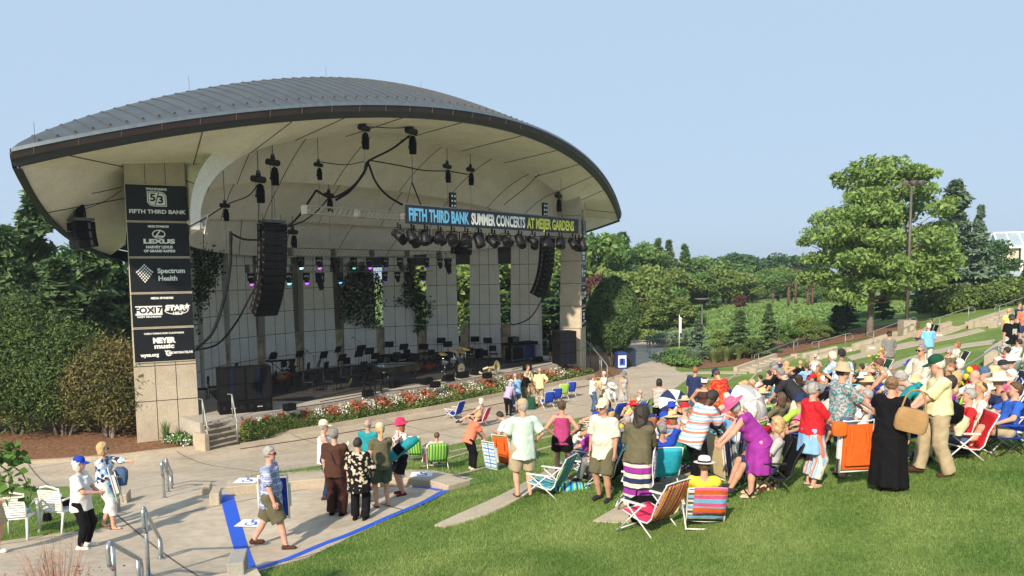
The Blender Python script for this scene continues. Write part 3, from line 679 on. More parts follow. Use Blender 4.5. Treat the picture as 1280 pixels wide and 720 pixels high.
def decid_mesh(seed,h,w,n=9000,leaf=.28,trunk_h=.25,lobes=26,open_=.0,shape=1.0):
 """crown built from leaf clumps; returns trunk MB and crown V,F"""
 rg=np.random.default_rng(seed);tm=MB();tr=h*.018+.05
 cz=h*(trunk_h+(1-trunk_h)/2);rz=h*(1-trunk_h)/2;rx=w/2
 cl=[]
 for i in range(lobes):
  d=dirs(1,rg)[0];d[2]=d[2]*.9+.05;k=rg.uniform(.45,.95)
  taper=1-.25*max(0,d[2])if shape==1 else 1.0
  c=np.array([d[0]*rx*k*taper,d[1]*rx*k*taper,cz+d[2]*rz*k]);cl.append((c,rg.uniform(.2,.36)*min(rx,rz)*1.1))
 trunk_top=np.array([0,0,h*.72]);bend=rg.normal(0,h*.02,2)
 tp_=[np.array([0,0,-.2]),np.array([bend[0]*.3,bend[1]*.3,h*trunk_h*.6]),np.array([bend[0],bend[1],h*.45]),np.array([bend[0]*.6,bend[1]*1.2,h*.75])]
 tm.tube(tp_,[tr*1.3,tr,tr*.6,tr*.2],8)
 for c,r_ in cl[::2]:
  z0=rg.uniform(trunk_h*.9,.5)*h;a=np.array([bend[0]*.6,bend[1]*.6,z0]);mid=(a+c)/2+np.array([0,0,-h*.02]);tm.tube([a,mid,c],[tr*.38,tr*.25,tr*.08],5)
 P=[];
 per=n//len(cl)
 for c,r_ in cl:
  d=dirs(per,rg);rad=r_*(rg.random(per)**.45);sub=c+d*rad[:,None]*np.array([1.25,1.25,.8]);P.append(sub)
 P=np.concatenate(P);P=P+rg.normal(0,.05*w/8,P.shape)
 if open_:P=P[rg.random(len(P))>open_]
 V,F=cards(P,leaf,.5,1.5,rg=rg)
 return tm,V,F
def conif_mesh(seed,h,w,n=7000,leaf=.3,base=.04,droop=.25,ragged=.25,top=1.0):
 rg=np.random.default_rng(seed);tm=MB();tr=h*.016+.04
 tm.tube([(0,0,-.2),(0,0,h*.5),(0,0,h*.98)],[tr,tr*.6,tr*.1],7)
 nb=max(40,int(h*11));P=[];Nn=[];per=max(12,n//nb)
 for i in range(nb):
  f=base+(1-base)*((i+rg.random())/nb)**.9;z=h*f;L=(w/2)*(1-f)**.85*(1+ragged*rg.normal()*.6)+.12
  L=max(L,.12);a=rg.uniform(0,2*math.pi);d=np.array([math.cos(a),math.sin(a)])
  t=rg.random(per)**.7;side=rg.normal(0,.10+.16*L*(1-t)*.5,per)
  zz=z-droop*L*t**1.4+.10*L*t**3*1.5+rg.normal(0,.05,per)
  p=np.c_[d[0]*L*t-d[1]*side,d[1]*L*t+d[0]*side,zz];P.append(p);Nn.append(np.tile([d[0]*.35,d[1]*.35,.9],(per,1)))
  if i%3==0:tm.tube([(0,0,z),(d[0]*L*.7,d[1]*L*.7,z-droop*L*.45)],[.035,.012],4)
 P=np.concatenate(P);V,F=cards(P,leaf,0,2.2,np.concatenate(Nn)*1.2,rg=rg)
 return tm,V,F
def bush_mesh(seed,w,d,h,n=5000,leaf=.12,lobes=14,flat=.0,base=.0,up=.2,aspect=1.6):
 rg=np.random.default_rng(seed);P=[];nn=[]
 for i in range(lobes):
  dd=dirs(1,rg)[0];dd[2]=abs(dd[2]);c=np.array([dd[0]*w/2*.62,dd[1]*d/2*.62,base+(h-base)*(.32+.42*dd[2]*rg.uniform(.4,1))])
  r_=np.array([w*.27,d*.27,(h-base)*.30])*rg.uniform(.75,1.15)
  q=dirs(n//lobes,rg);rad=rg.random(n//lobes)**.3;ex=rg.random(n//lobes)<.10;rad=np.where(ex,rg.uniform(1,1.28,n//lobes),rad)*(1+.13*np.sin(q[:,0]*9+i)*np.sin(q[:,2]*8+i*2));P.append(c+q*r_*rad[:,None]);nn.append(q)
 P=np.concatenate(P);nn=np.concatenate(nn);k=P[:,2]>base*.6-.0;V,F=cards(P[k],leaf,up,aspect,nn[k]*.8,rg=rg);return V,F
def plant(name,V,F,m,loc,rz=0,tm=None,bark=None,label='',cat='tree',group=None,sc=1.0,crown='crown',tname='trunk'):
 e=empty(name,loc,rz,label,cat,group);e.scale=(sc,sc,sc)
 raw_mesh(crown,V,F,m,e)
 if tm is not None:tm.build(tname,bark or BARK,e,True)
 return e
def top_h(px,ytop,Y,xy=None):
 """height of a thing standing at depth Y whose top shows at photo pixel (px, ytop)"""
 T=at_depth(px,ytop,Y);g=ht(T[0],T[1]);return(T[0],T[1],g),T[2]-g
base=gp(1087,419);(bx,by,bz)=base
h=(419-200)/(FOC/by)*1.0
rg=np.random.default_rng(11)
def big_tree():
 s=FOC/by;e=empty('broadleaf_tree',(bx,by,bz),0,'tall bright green broadleaf tree with a broad open crown, left of the tall lamp post','tree')
 L=[(1075,225,20),(1105,215,22),(1125,222,20),(1055,218,12),(1095,240,25),(1130,245,22),(1060,250,20),(1045,270,22),(1080,268,26),(1115,275,28),(1145,268,22),(1030,290,22),(1060,300,28),(1100,305,30),(1135,300,26),(1165,290,16),(1180,310,14),(1015,300,12),(1045,322,24),(1085,332,28),(1120,330,28),(1155,325,24),(1185,328,16),(1028,345,20),(1060,355,22),(1095,352,24),(1130,350,22),(1160,345,18),(1040,368,14),(1058,373,14),(1140,225,14),(1020,322,14),(1108,368,10),(1075,205,10),(1155,258,12),(1100,206,12)]
 P=[];tm=MB();tm.tube([(0,0,-.2),(.02,0,1.5),(.1,0,4),(.25,.1,7.5),(.3,0,9.8)],[.27,.2,.16,.09,.03],10)
 for(x,y,r_)in L:
  x0=(x-1087)*.90/s;r_=r_*.92;z0=(419-y)/s;wmax=3.6*max(.25,1-abs((y-300)/130)**2)
  for k in range(4):
   yy=rg.uniform(-1,1)*wmax;R_=r_/s*(1.0 if abs(yy)<wmax*.7 else.8);xx=x0+rg.normal(0,.15)
   nL=int(340*(r_/24)**2);d=dirs(nL,rg);rad=(rg.random(nL)**.4)*R_
   q=np.array([xx,yy,z0])+d*rad[:,None]*np.array([1.1,1.1,.62]);P.append(q)
   if k==0:tm.tube([(.1,0,max(2.2,z0*.62)),(xx*.5+.05,yy*.5,z0*.82),(xx,yy,z0)],[.07,.045,.015],5)
 P=np.concatenate(P);V,F=cards(P,.18,.55,1.8,rg=rg);raw_mesh('crown',V,F,LF_OAK,e);tm.build('trunk',BARK2,e,True)
big_tree()
def proto(nm,label,fn,m,bark=BARK):
 tm,V,F=fn;return(nm,V,F,tm,m,bark)
PD=[decid_mesh(21,10,8.5,6500,.34,.12,30),decid_mesh(22,10,7.5,6500,.32,.12,26),decid_mesh(23,10,9.5,7000,.36,.1,34),decid_mesh(24,10,7.0,6000,.32,.15,22)]
PCf=[conif_mesh(31,10,4.6,6500,.26,.05),conif_mesh(32,10,5.4,6500,.28,.06,.3,.45),conif_mesh(33,10,4.0,6000,.25,.05,.2,.3)]
_pm={}
def from_proto(kind,idx,m,loc,hgt,label,name,cat='tree',group=None,wide=1.0,rz=None):
 key=(kind,idx,m.name)
 if key not in _pm:
  tm,V,F=(PD if kind=='d' else PCf)[idx]
  e=empty(name,loc);raw_mesh('crown',V,F,m,e);tm.build('trunk',BARK,e,True);_pm[key]=e;o=e
 else:
  o=copy_tree(_pm[key]);o.name=name
 o.location=loc;s=hgt/10.0;o.scale=(s*wide,s*wide,s);o.rotation_euler=(0,0,rng.uniform(0,6.28)if rz is None else rz)
 for k_ in('label','category','group'):
  if k_ in o:del o[k_]
 tag(o,label,cat,group);return o
BG=[(752,287,82,'d',0,LF_MID,'leafy tree just right of the shell roof, tallest by the right column',1.0),(778,292,90,'c',1,LF_DRK,'dark ragged pine in the skyline right of the shell',1.3),(800,294,96,'d',1,LF_MID,'rounded green tree in the skyline above the far lamp post',1.0),(823,299,100,'c',0,LF_SPR,'pair-topped dark conifer in the skyline, its left top',1.1),(836,301,101,'c',2,LF_SPR,'pair-topped dark conifer in the skyline, its right top',1.1),(856,306,104,'c',0,LF_LITE if 'LF_LITE' in globals()else LF_MID,'pointed mid-green conifer in the skyline left of the rounded trees',1.2),(868,316,108,'d',3,LF_MID,'small tree between the pointed conifer and the rounded skyline trees',1.0),(895,313,118,'d',2,LF_MID,'broad skyline tree behind the wood, left of centre',1.3),(912,310,125,'d',1,LF_DRK,'dark rounded crown on the far skyline',1.4),(935,316,135,'d',0,LF_DRK,'second dark rounded crown on the far skyline',1.4),(957,311,140,'d',2,LF_DRK,'third dark rounded crown on the far skyline',1.3),(982,317,145,'d',3,LF_DRK,'dark crown on the far skyline above the steel posts',1.6),(1003,317,145,'d',0,LF_DRK,'dark crown on the far skyline left of the big bright tree',1.6),(790,322,76,'d',2,LF_YEL,'pale green bushy tree behind the far path lamps',1.1),(815,330,80,'d',0,LF_MID,'mid-green tree above the far lamp post',1.1),(845,327,84,'d',1,LF_YEL,'yellow-green tree in the middle of the wood',1.2),(880,335,86,'d',3,LF_MID,'green tree behind the nearer path lamp',1.2),(905,326,92,'d',2,LF_YEL,'big domed yellow-green tree in the middle of the wood',1.15),(935,340,95,'d',0,LF_YEL,'yellow-green tree just left of the steel posts',1.0),(925,366,84,'d',1,LF_PUR,'brownish low tree at the edge of the meadow',1.0),(960,331,105,'d',1,LF_MID,'pale tree behind the left steel posts',1.2),(985,335,102,'d',2,LF_MID,'mid-green tree between the steel posts',1.2),(1008,336,100,'d',3,LF_MID,'mid-green tree right of the steel posts',1.2),(760,345,62,'d',3,LF_YEL,'pale leafy shrub-like tree by the round clipped tree',1.0),(812,360,72,'d',0,LF_YEL,'low yellow-green tree beyond the far path',1.2),(845,366,74,'d',3,LF_YEL,'low yellow-green tree beyond the path, right of its neighbour',1.3),(872,385,74,'d',1,LF_MID,'low green tree at the left foot of the meadow',1.2),(742,335,66,'d',1,LF_PUR,'purple-leaved tree behind the right column',.9),(1195,228,56,'c',1,LF_SPB,'tall blue-green pine with a split top behind the big bright tree',1.3),(1226,258,57,'c',2,LF_SPB,'shorter leaning top of blue-green pine right of the tall one',.9),(1175,330,55,'c',1,LF_YEL,'browning feathery larch between the big tree and the pine',1.6),(1215,322,60,'c',0,LF_SPR,'dark spruce at the left end of the hedge',1.3),(1240,298,70,'d',0,LF_DRK,'dark tree left of the greenhouse',1.0),(1222,302,74,'d',1,LF_DRK,'dark rounded tree behind the hedge',1.0),(1200,316,66,'d',2,LF_DRK,'dark broad tree behind the spruces',1.0),(1238,338,60,'c',2,LF_SPR,'small spruce in front of the greenhouse',1.2),(1283,330,60,'c',0,LF_SPR,'spruce at the right edge hiding the greenhouse corner',1.2),(1060,366,56,'c',1,LF_DRK,'very dark spruce under the big tree, left of its trunk',1.6),(1105,362,58,'c',0,LF_DRK,'very dark spruce under the big tree, right of its trunk',1.8),(1150,360,59,'c',2,LF_DRK,'very dark spruce right of the tall lamp post',2.0),(1020,352,90,'d',0,LF_MID,'tree behind the left side of the big bright tree',1.2),(42,240,37,'c',1,LF_SPR,'tallest dark spruce left of the shell, rising above the others',1.15),(5,285,34,'c',0,LF_SPR,'spruce at the left edge of the picture',1.2),(85,285,40,'d',1,LF_MID,'pale leafy tree between the spruces left of the shell',1.0),(18,280,44,'d',0,LF_YEL,'yellow-green tree behind the left-hand spruces',.8),(112,300,36,'c',1,LF_SPR,'dark spruce close behind the sponsor column',1.3),(140,315,40,'c',0,LF_DRK,'darkest spruce half hidden behind the sponsor column',1.4),(70,325,33,'c',2,LF_SPR,'lower spruce in the middle left of the shell',1.9),(-35,270,36,'c',0,LF_SPR,'spruce beyond the left edge',1.2),(545,296,66,'d',0,LF_MID,'tree behind the back wall, seen through the first open gap',1.2),(580,300,62,'d',2,LF_YEL,'sunlit tree behind the back wall, seen through the middle gap',1.2),(632,300,64,'d',1,LF_YEL,'sunlit tree behind the back wall, seen through the right-hand gap',1.2),(690,290,70,'d',0,LF_YEL,'sunlit tree between the back wall and the right column',1.2),(705,340,58,'c',1,LF_DRK,'dark conifer behind the black speaker stack at the right column',2.0),(600,362,56,'c',0,LF_DRK,'dark conifer behind the middle gap of the back wall',2.0),(520,330,60,'c',1,LF_DRK,'dark conifer behind the ivy-hung gap',1.5),(650,350,57,'c',2,LF_DRK,'dark conifer behind the right-hand gap of the back wall',2.4),]
for q in BG:
 px,yt,Y,kind,idx,m_,lab,wd=q
 loc,hg=top_h(px,yt,Y);from_proto(kind,idx,m_,loc,max(hg,1.5),lab,'conifer' if kind=='c' else 'broadleaf_tree','tree','trees of the background wood',wd)
def far_label(px,Y):
 row='left of the shell, behind the spruces' if px<200 else('behind the hedge on the right' if Y<100 else('on the far skyline' if Y>130 else 'in the middle of the wood'))
 key=(row,);far_n[key]=far_n.get(key,0)+1;w_=['first','second','third','fourth','fifth','sixth','seventh','eighth','ninth','tenth','eleventh','twelfth','thirteenth','fourteenth','fifteenth','sixteenth','seventeenth','eighteenth','nineteenth','twentieth','twenty-first','twenty-second','twenty-third','twenty-fourth','twenty-fifth']
 return f'{w_[far_n[key]-1]} half-hidden tree from the left {row}'
far_n={}
k=0
for Y,x0,x1,yt,st_ in((112,735,1040,332,26),(150,700,1320,327,30),(92,1120,1330,322,34),(60,-120,175,330,36)):
 for px in np.arange(x0,x1,st_):
  loc,hg=top_h(px+rng.uniform(-6,6),yt+rng.uniform(-6,8),Y+rng.uniform(-6,6))
  from_proto('d' if rng.random()<.7 else 'c',int(rng.integers(0,3)),[LF_MID,LF_DRK,LF_YEL][int(rng.integers(0,3))],loc,max(hg,3),far_label(px,Y),'broadleaf_tree','tree','trees deep in the far wood',1.4)
for(px,pyb,yt,kind,m_,lab,wd)in[(872,449,400,'c',LF_SPB,'bluish spruce shrub nearest the nearer path lamp',1.9),(925,447,388,'c',LF_SPR,'young spruce with a tall leader, left of the pale bare shrub',1.5),(960,443,380,'c',LF_SPR,'young dark spruce right of the pale bare shrub',1.2),(1045,420,382,'c',LF_DRK,'dark spruce at the right end of the mulch bed',2.0),(903,446,412,'d',LF_YEL,'bright green bush between the two young spruces',1.1),(940,450,418,'d',LF_YEW,'low green bush in front of the young spruces',1.0),(985,436,400,'d',LF_MID,'round green bush right of the young dark spruce',1.1),(1008,431,396,'d',LF_YEL,'yellow-green bush near the right end of the mulch bed',1.2),(1030,427,404,'d',LF_YEL,'yellow-green bush beside the dark spruce',1.1)]:
 b_=gp(px,pyb);s=FOC/b_[1];from_proto(kind,int(px)%3,m_,tuple(b_),(pyb-yt)/s,lab,'conifer' if kind=='c' else 'bush','tree' if kind=='c' else 'bush','planting at the foot of the meadow',wd)
def fan_plant(name,px,py,h,w,n,m,lab,cat,lw=.02,group=None):
 b_=gp(px,py);rg=np.random.default_rng(int(px*7+py));V=[];F=[]
 for i in range(n):
  a=rg.uniform(0,6.28);r_=w/2*rg.random()**.5;hh=h*rg.uniform(.6,1.05);d=np.array([math.cos(a),math.sin(a)]);b0=np.array([*(d*r_*.25),-.03]);t1=np.array([*(d*r_*.6),hh*.65]);t2=np.array([*(d*r_*1.1),hh*(1-.25*r_/w)])
  sd=np.array([-d[1],d[0],0])*lw/2;k=len(V)*1;base_=len(V);V+=[b0-sd,b0+sd,t1+sd*.8,t1-sd*.8,t2+sd*.15,t2-sd*.15];F+=[(base_,base_+1,base_+2,base_+3),(base_+3,base_+2,base_+4,base_+5)]
 o=raw_mesh(name,np.array(V),np.array(F),m);o.location=tuple(b_);tag(o,lab,cat,group);return o
GRS=leafmat('reed',(.13,.19,.06),(.24,.29,.11),.2);TWIG=mat('twig',(.42,.36,.27),.9,.2);BLG=leafmat('blue_grass',(.12,.19,.12),(.22,.30,.19),.2)
for i,(px,py,h_,w_)in enumerate([(868,456,1.2,1.4),(893,454,1.1,1.5),(908,452,1.1,1.4),(922,450,1.2,1.3)]):
 fan_plant('ornamental_grass',px,py,h_,w_,260,BLG if i==0 else GRS,['isolated tuft of blue-green grass at the path corner','left tuft in the row of tall grasses on the mulch','middle tuft in the row of tall grasses on the mulch','right tuft in the row of tall grasses on the mulch'][i],'grass tuft',.03,'tall grasses on the mulch')
fan_plant('bare_shrub',956,442,1.2,1.5,120,TWIG,'pale bare-stemmed shrub between the young spruces','shrub',.03)
fan_plant('bare_shrub',932,447,.9,1.1,80,TWIG,'smaller pale bare-stemmed shrub left of the other','shrub',.03)
for i,(px,py,w_,h_,m_,lab)in enumerate([(790,424,5,1.0,LF_YEL,'yellow-green low planting beyond the far path, left'),(818,424,6,1.0,LF_YEL,'yellow-green low planting beyond the far path, right'),(848,432,5,1.4,BLG,'grey-green low planting right of the far path'),(842,452,3.2,.9,LF_DRK,'dark low bush on the path corner'),(851,457,2.2,.8,LF_MID,'green low bush on the path corner'),(800,408,6,1.6,LF_MID,'green hedge-like bush at the foot of the wood')]):
 b_=gp(px,py);V,F=bush_mesh(50+i,w_,2.5,h_,2600,.14,10);plant('bush',V,F,m_,tuple(b_),0,None,None,lab,'bush','low planting around the far path',crown='foliage')
for i,px in enumerate(range(1178,1320,17)):
 py=394-(px-1180)*.13;b_=gp(px,py);b_=np.array([b_[0],b_[1]+.8,b_[2]]);V,F=bush_mesh(70+i,2.6,2.2,1.7+.15*(i%3),2600,.13,12)
 plant('hedge_bush',V,F,LF_YEL if i%2 else LF_YEW,tuple(b_),0,None,None,['hedge bush at the left end of the row, beside the dark spruces','second hedge bush of the row on the far slope','third hedge bush of the row on the far slope','fourth hedge bush of the row on the far slope','fifth hedge bush, under the greenhouse wall','sixth hedge bush, under the greenhouse','seventh hedge bush at the right edge','hedge bush beyond the right edge','last hedge bush beyond the right edge'][i],'bush','hedge on the far slope',crown='foliage')
def meadow():
 rg=np.random.default_rng(5);n=60000;X=rg.uniform(12,42,n);Y=rg.uniform(66,100,n);k=(X>14+(Y-66)*.12)&(X<38)
 X,Y=X[k],Y[k];Z=hts(X,Y);C=np.c_[X,Y,Z+rg.uniform(.05,.45,len(X))];V,F=cards(C,.26,-.1,1.6,rg=rg);o=raw_mesh('meadow_grass',V,F,leafmat('meadow',(.15,.26,.07),(.20,.32,.10),.25,.2));tag(o,'tall unmown meadow grass on the hill','grass',None,'stuff')
meadow()
def round_tree():
 s=19.5;Y=FOC/s;T,hh=top_h(767,348,Y);rg=np.random.default_rng(3);n=15000;d=dirs(n,rg);rad=1-.12*rg.random(n)**2
 lump=1+.11*np.sin(d[:,0]*6+1)*np.sin(d[:,1]*6)*np.cos(d[:,2]*7);
 sc_=np.array([1.62,1.6,2.35]);P=d*sc_*(rad*lump)[:,None];zc_=hh-2.35;P[:,2]+=zc_;low=P[:,2]<zc_-.6;P[low,:2]*=1-.12*((zc_-.6-P[low,2])/1.5)[:,None]
 V,F=cards(P,.14,.1,1.8,d*1.0,rg=rg);tm=MB()
 for i in range(6):a=i*1.05;tm.tube([(.1*math.cos(a),.1*math.sin(a),-.1),(.35*math.cos(a),.35*math.sin(a),1.0),(.9*math.cos(a),.9*math.sin(a),2.0)],[.09,.07,.03],6)
 plant('clipped_tree',V,F,leafmat('needle_clipped',(.05,.10,.035),(.10,.165,.055),.12),T,0,tm,BARK,'dense round-headed evergreen right of the far column','tree')
round_tree()
def yew(px,py,w,d,h,m,seed,lab,n=17000,stems=8,base=.28):
 b_=gp(px,py);V,F=bush_mesh(seed,w,d,h,n*4,.052,40,0,base,.0,2.6);tm=MB();rg=np.random.default_rng(seed)
 for i in range(stems):
  a=rg.uniform(0,6.28);r_=rg.uniform(.3,.9)*w*.33;tm.tube(catmull([(r_*.25*math.cos(a),r_*.25*math.sin(a),-.1),(r_*.55*math.cos(a),r_*.55*math.sin(a),.7),(r_*math.cos(a),r_*math.sin(a),h*.55)],4),np.linspace(.07,.02,9),6)
 plant('yew',V,F,m,(b_[0],b_[1],b_[2]),0,tm,BARK2,lab,'bush','tall yews in the mulch bed',crown='foliage',tname='stems')
yew(137,548,3.0,2.7,4.1,LF_YEB,81,'browning yew directly in front of the sponsor column')
yew(78,545,3.6,3.0,4.9,LF_YEW,82,'tall green yew in the middle of the mulch bed',22000)
yew(26,543,3.8,3.2,5.7,LF_YEW,83,'tallest green yew at the left of the mulch bed',24000)
yew(-30,545,3.2,3.0,5.0,LF_YEW,84,'green yew cut by the left edge of the picture',12000)
yew(95,540,2.4,2.4,2.6,LF_YEW,85,'lower green yew between the browning one and the tall one',9000,6,.5)
def bed():
 rg=np.random.default_rng(9);cb=np.array([gp(*p)[:2]for p in catmull(BED_CURB,6)]);n=len(cb)
 us=(cb-np.array([MX,MY]))@SU;A=np.array([st(np.clip(u,-10.2,9.6),.35,0)[:2]for u in us])
 soil=MB();rows=[]
 for k in np.linspace(0,1,5):p=A*(1-k)+cb*k;rows.append(np.c_[p,hts(p[:,0],p[:,1])+.10+.30*(1-k)])
 soil.grid(rows,0,True);o=soil.build('soil',MULCH,None,True);o['kind']='structure'
 def scatter(N,zlo,zhi,kr=(0,1),tr=(0,1)):
  t=rg.uniform(*tr,N)*(n-1.001);i=t.astype(int);f=(t-i)[:,None];a=A[i]*(1-f)+A[i+1]*f;c=cb[i]*(1-f)+cb[i+1]*f;k=rg.uniform(*kr,N)[:,None];p=a*(1-k)+c*k
  return np.c_[p,hts(p[:,0],p[:,1])+.10+.30*(1-k[:,0])+rg.uniform(zlo,zhi,N)],t/(n-1),k[:,0]
 P,t,k=scatter(70000,0,.48);lump=.5+.5*np.sin(t*97)*np.sin(k*9+t*31);P[:,2]-=(1-lump)*.22
 V,F=cards(P,.085,.5,2.2,rg=rg);o=raw_mesh('bed_foliage',V,F,leafmat('bed_leaf',(.12,.20,.045),(.24,.30,.10),.3,.4,1.5));tag(o,'dense green foliage filling the long bed below the stage','flower bed',None,'stuff')
 RUST=mat('flower_rust',(.36,.10,.05),.8,.3,3,island=.4);WHF=mat('flower_white',(.72,.74,.66),.8,.1,3,island=.15)
 W_c=[(.06,.6),(.13,.5),(.20,.7),(.235,.4),(.30,.6),(.36,.7),(.43,.45),(.50,.6),(.57,.5),(.64,.6),(.71,.4),(.78,.6),(.86,.5),(.93,.5)]
 R_c=[(.02,.25),(.10,.3),(.165,.25),(.255,.35),(.33,.3),(.40,.35),(.465,.2),(.54,.25),(.60,.3),(.68,.3),(.75,.3),(.82,.3),(.90,.25),(.97,.3)]
 pos=['at the left end of the bed','just right of the stage steps','below the left part of the stage','below the subwoofer','left of the piano','below the piano','right of the piano','below the drum kit','left of the sousaphone','below the sousaphone','behind the standing group in yellow and blue','behind the blue folding chairs','towards the right end of the bed','at the far right end of the bed']
 for col_,lst,m_,sz in(('white',W_c,WHF,.055),('rust-red',R_c,RUST,.07)):
  for j,(tc,kc)in enumerate(lst):
   N=300 if col_=='white' else 400
   t0=np.clip(tc+rg.normal(0,.012,N),0,.999)*(n-1.001);i=t0.astype(int);f=(t0-i)[:,None];kk=rg.uniform(.02,.97,N)[:,None]
   a=A[i]*(1-f)+A[i+1]*f;c=cb[i]*(1-f)+cb[i+1]*f;p=a*(1-kk)+c*kk;P=np.c_[p,hts(p[:,0],p[:,1])+.10+.30*(1-kk[:,0])+rg.uniform(.25,.56,N)]
   V,F=cards(P,sz,.8,1.3,rg=rg);o=raw_mesh('flower_clump',V,F,m_);tag(o,f'clump of {col_} flowers {pos[j]}','flowers','flower clumps along the stage')
bed()
b_=gp(232,556);V,F=bush_mesh(91,1.6,1.0,.5,1800,.08,8);plant('bush',V,F,LF_MID,tuple(b_),0,None,None,'low white-flowering plant at the foot of the sponsor column','bush',crown='foliage')
bo=bpy.context.scene.objects[-1]if False else None
V,F=bush_mesh(92,1.5,1.0,.62,500,.05,8);o=raw_mesh('flower_clump',V,F,mat('flower_white',(.8,.8,.72)));o.location=tuple(b_);tag(o,'clump of white flowers on the low plant beside the stage steps','flowers')
fan_plant('ornamental_grass',208,556,1.0,.5,60,LF_MID,'upright green plant against the sponsor column','plant',.03)
def near_branch():
 rg=np.random.default_rng(17);e=empty('leafy_branch',tuple(at_depth(-20,560,6.5)),0,'leafy green branch of a shrub reaching in from the left edge, close to the camera','shrub');L0=np.array(e.location);tm=MB();P=[]
 for(path,nl)in(([(-20,560),(5,568),(18,572),(28,577)],26),([(-10,575),(8,588),(12,598),(14,612),(12,628)],12),([(10,580),(26,590),(34,604),(39,612),(36,640)],12),([(-15,600),(2,606),(6,612)],8),([(-20,560),(2,556),(20,560)],14),([(-20,572),(0,575),(14,580)],18)):
  Q=[at_depth(x,y,6.5+rg.uniform(-.15,.15))-L0 for x,y in catmull(path,4)];tm.tube(Q,np.linspace(.007,.002,len(Q)),5)
  for i in range(nl):q=Q[int(rg.integers(len(Q)//4,len(Q)))];P.append(q+rg.normal(0,.035,3))
 g0=np.array([L0[0]-1.1,L0[1]+.1,ht(L0[0]-1.1,L0[1]+.1)])-L0;tm.tube(catmull([g0-(0,0,.1),g0*.55+np.array([-.15,0,.1]),np.array([-.25,0,.02]),np.array([0,0,0])],5),np.linspace(.03,.008,16),6)
 tm.build('twigs',mat('twig_dark',(.12,.09,.05),.8),e,True);V,F=cards(np.array(P),.075,.3,1.2,rg=rg);raw_mesh('leaves',V,F,leafmat('leaf_near',(.045,.12,.02),(.10,.20,.035),.3),e)
near_branch()
def pink_shrub():
 rg=np.random.default_rng(19);b0=at_depth(72,745,7.6);e=empty('dry_shrub',tuple(b0),0,'dry pinkish twiggy shrub with red seed heads at the bottom left','shrub');V=[];F=[];T=MB()
 for i in range(90):
  tx=rg.normal(0,.36);ty=rg.normal(0,.12);hz=.60*math.exp(-(tx/.5)**2)*rg.uniform(.5,1.25);a=np.array([tx*.35,ty*.3,-.2]);c=np.array([tx,ty,hz]);T.tube([a,(a+c)/2+(0,0,.05),c],[.004,.003,.0015],4,cap=False)
  for k in range(3):
   q=a+(c-a)*rg.uniform(.5,.95);d=rg.normal(0,.07,3)+np.array([0,0,.07]);T.tube([q,q+d],[.002,.001],3,cap=False)
 T.build('stems',mat('pink_stem',(.46,.25,.19),.8,.2),e)
 P=np.array([[rg.normal(0,.34),rg.normal(0,.1),abs(rg.normal(.12,.15))]for _ in range(150)]);V,F=cards(P,.02,0,1.2,rg=rg);raw_mesh('seed_heads',V,F,mat('red_seed',(.35,.07,.04),.7),e)
pink_shrub()
def blades():
 rg=np.random.default_rng(23);out=[]
 for(n,y0,y1,hgt)in((150000,6.5,11,.035),(130000,11,17,.045),(70000,17,30,.07)):
  Y=rg.uniform(y0,y1,n);X=Y*rg.uniform(-.40,.72,n);out.append(np.c_[X,Y,np.full(n,hgt)])
 A=np.concatenate(out);
 P=np.c_[A[:,:2],hts(A[:,0],A[:,1])];Q=P-np.array([0,0,CAMH]);z=Q@_F;px=CX+FOC*(Q@_R2)/z;py=CY-FOC*(Q@_U2)/z
 def inside(poly):
  c=np.zeros(len(px),bool);n=len(poly);j=n-1
  for i in range(n):
   xi,yi=poly[i];xj,yj=poly[j];k=((yi>py)!=(yj>py))&(px<(xj-xi)*(py-yi)/(yj-yi+1e-9)+xi);c^=k;j=i
  return c
 pave=[(-300,900),(-300,400),(900,400)]+LAWN_EDGE[::-1][6:]+[(306,598),(420,588),(545,590),(592,597),(600,603)]+TAPE_R[1:]+[(296,900)]
 ok=~inside(pave)
 for L,Rr in(([(543,658),(575,643),(620,623),(660,602),(700,579),(735,560),(765,545)],[(556,660),(592,650),(630,635),(668,614),(706,594),(742,572),(778,551)]),([(741,653),(775,633),(815,607),(850,583),(885,556),(915,520)],[(786,655),(812,640),(845,615),(880,589),(910,562),(940,524)]),([(1000,520),(1035,497),(1080,470),(1130,449),(1190,433),(1243,425)],[(1020,524),(1055,503),(1098,478),(1145,457),(1198,440),(1246,432)])):ok&=~inside(L+Rr[::-1])
 patch=[(0,613),(150,611),(150,619),(145,638),(132,658),(70,666),(0,675)]
 P1=P[ok];h=A[ok,2]
 n2=30000;Y=rg.uniform(11,17.5,n2);X=Y*rg.uniform(-.72,-.45,n2);P2=np.c_[X,Y,hts(X,Y)+.03];Q=P2-np.array([0,0,CAMH]);z=Q@_F;px=CX+FOC*(Q@_R2)/z;py=CY-FOC*(Q@_U2)/z
 k2=inside(patch);P1=np.concatenate([P1,P2[k2]]);h=np.r_[h,np.full(k2.sum(),.04)];n=len(P1);h=h*rg.uniform(.5,1.4,n)
 a=rg.uniform(0,6.28,n);w=.0022+P1[:,1]*.00035;sd=np.c_[np.cos(a),np.sin(a),np.zeros(n)]*w[:,None];ln=np.c_[rg.normal(0,.45,n)*h,rg.normal(0,.45,n)*h,h]
 V=np.stack([P1-sd-(0,0,.004),P1+sd-(0,0,.004),P1+ln],1).reshape(-1,3);F=np.arange(3*n).reshape(n,3)
 o=raw_mesh('grass_blades',V,F,leafmat('blade',(.098,.20,.038),(.28,.36,.115),.35,.4,.8));tag(o,'short mown blades of the sunlit lawn','grass',None,'stuff')
blades()
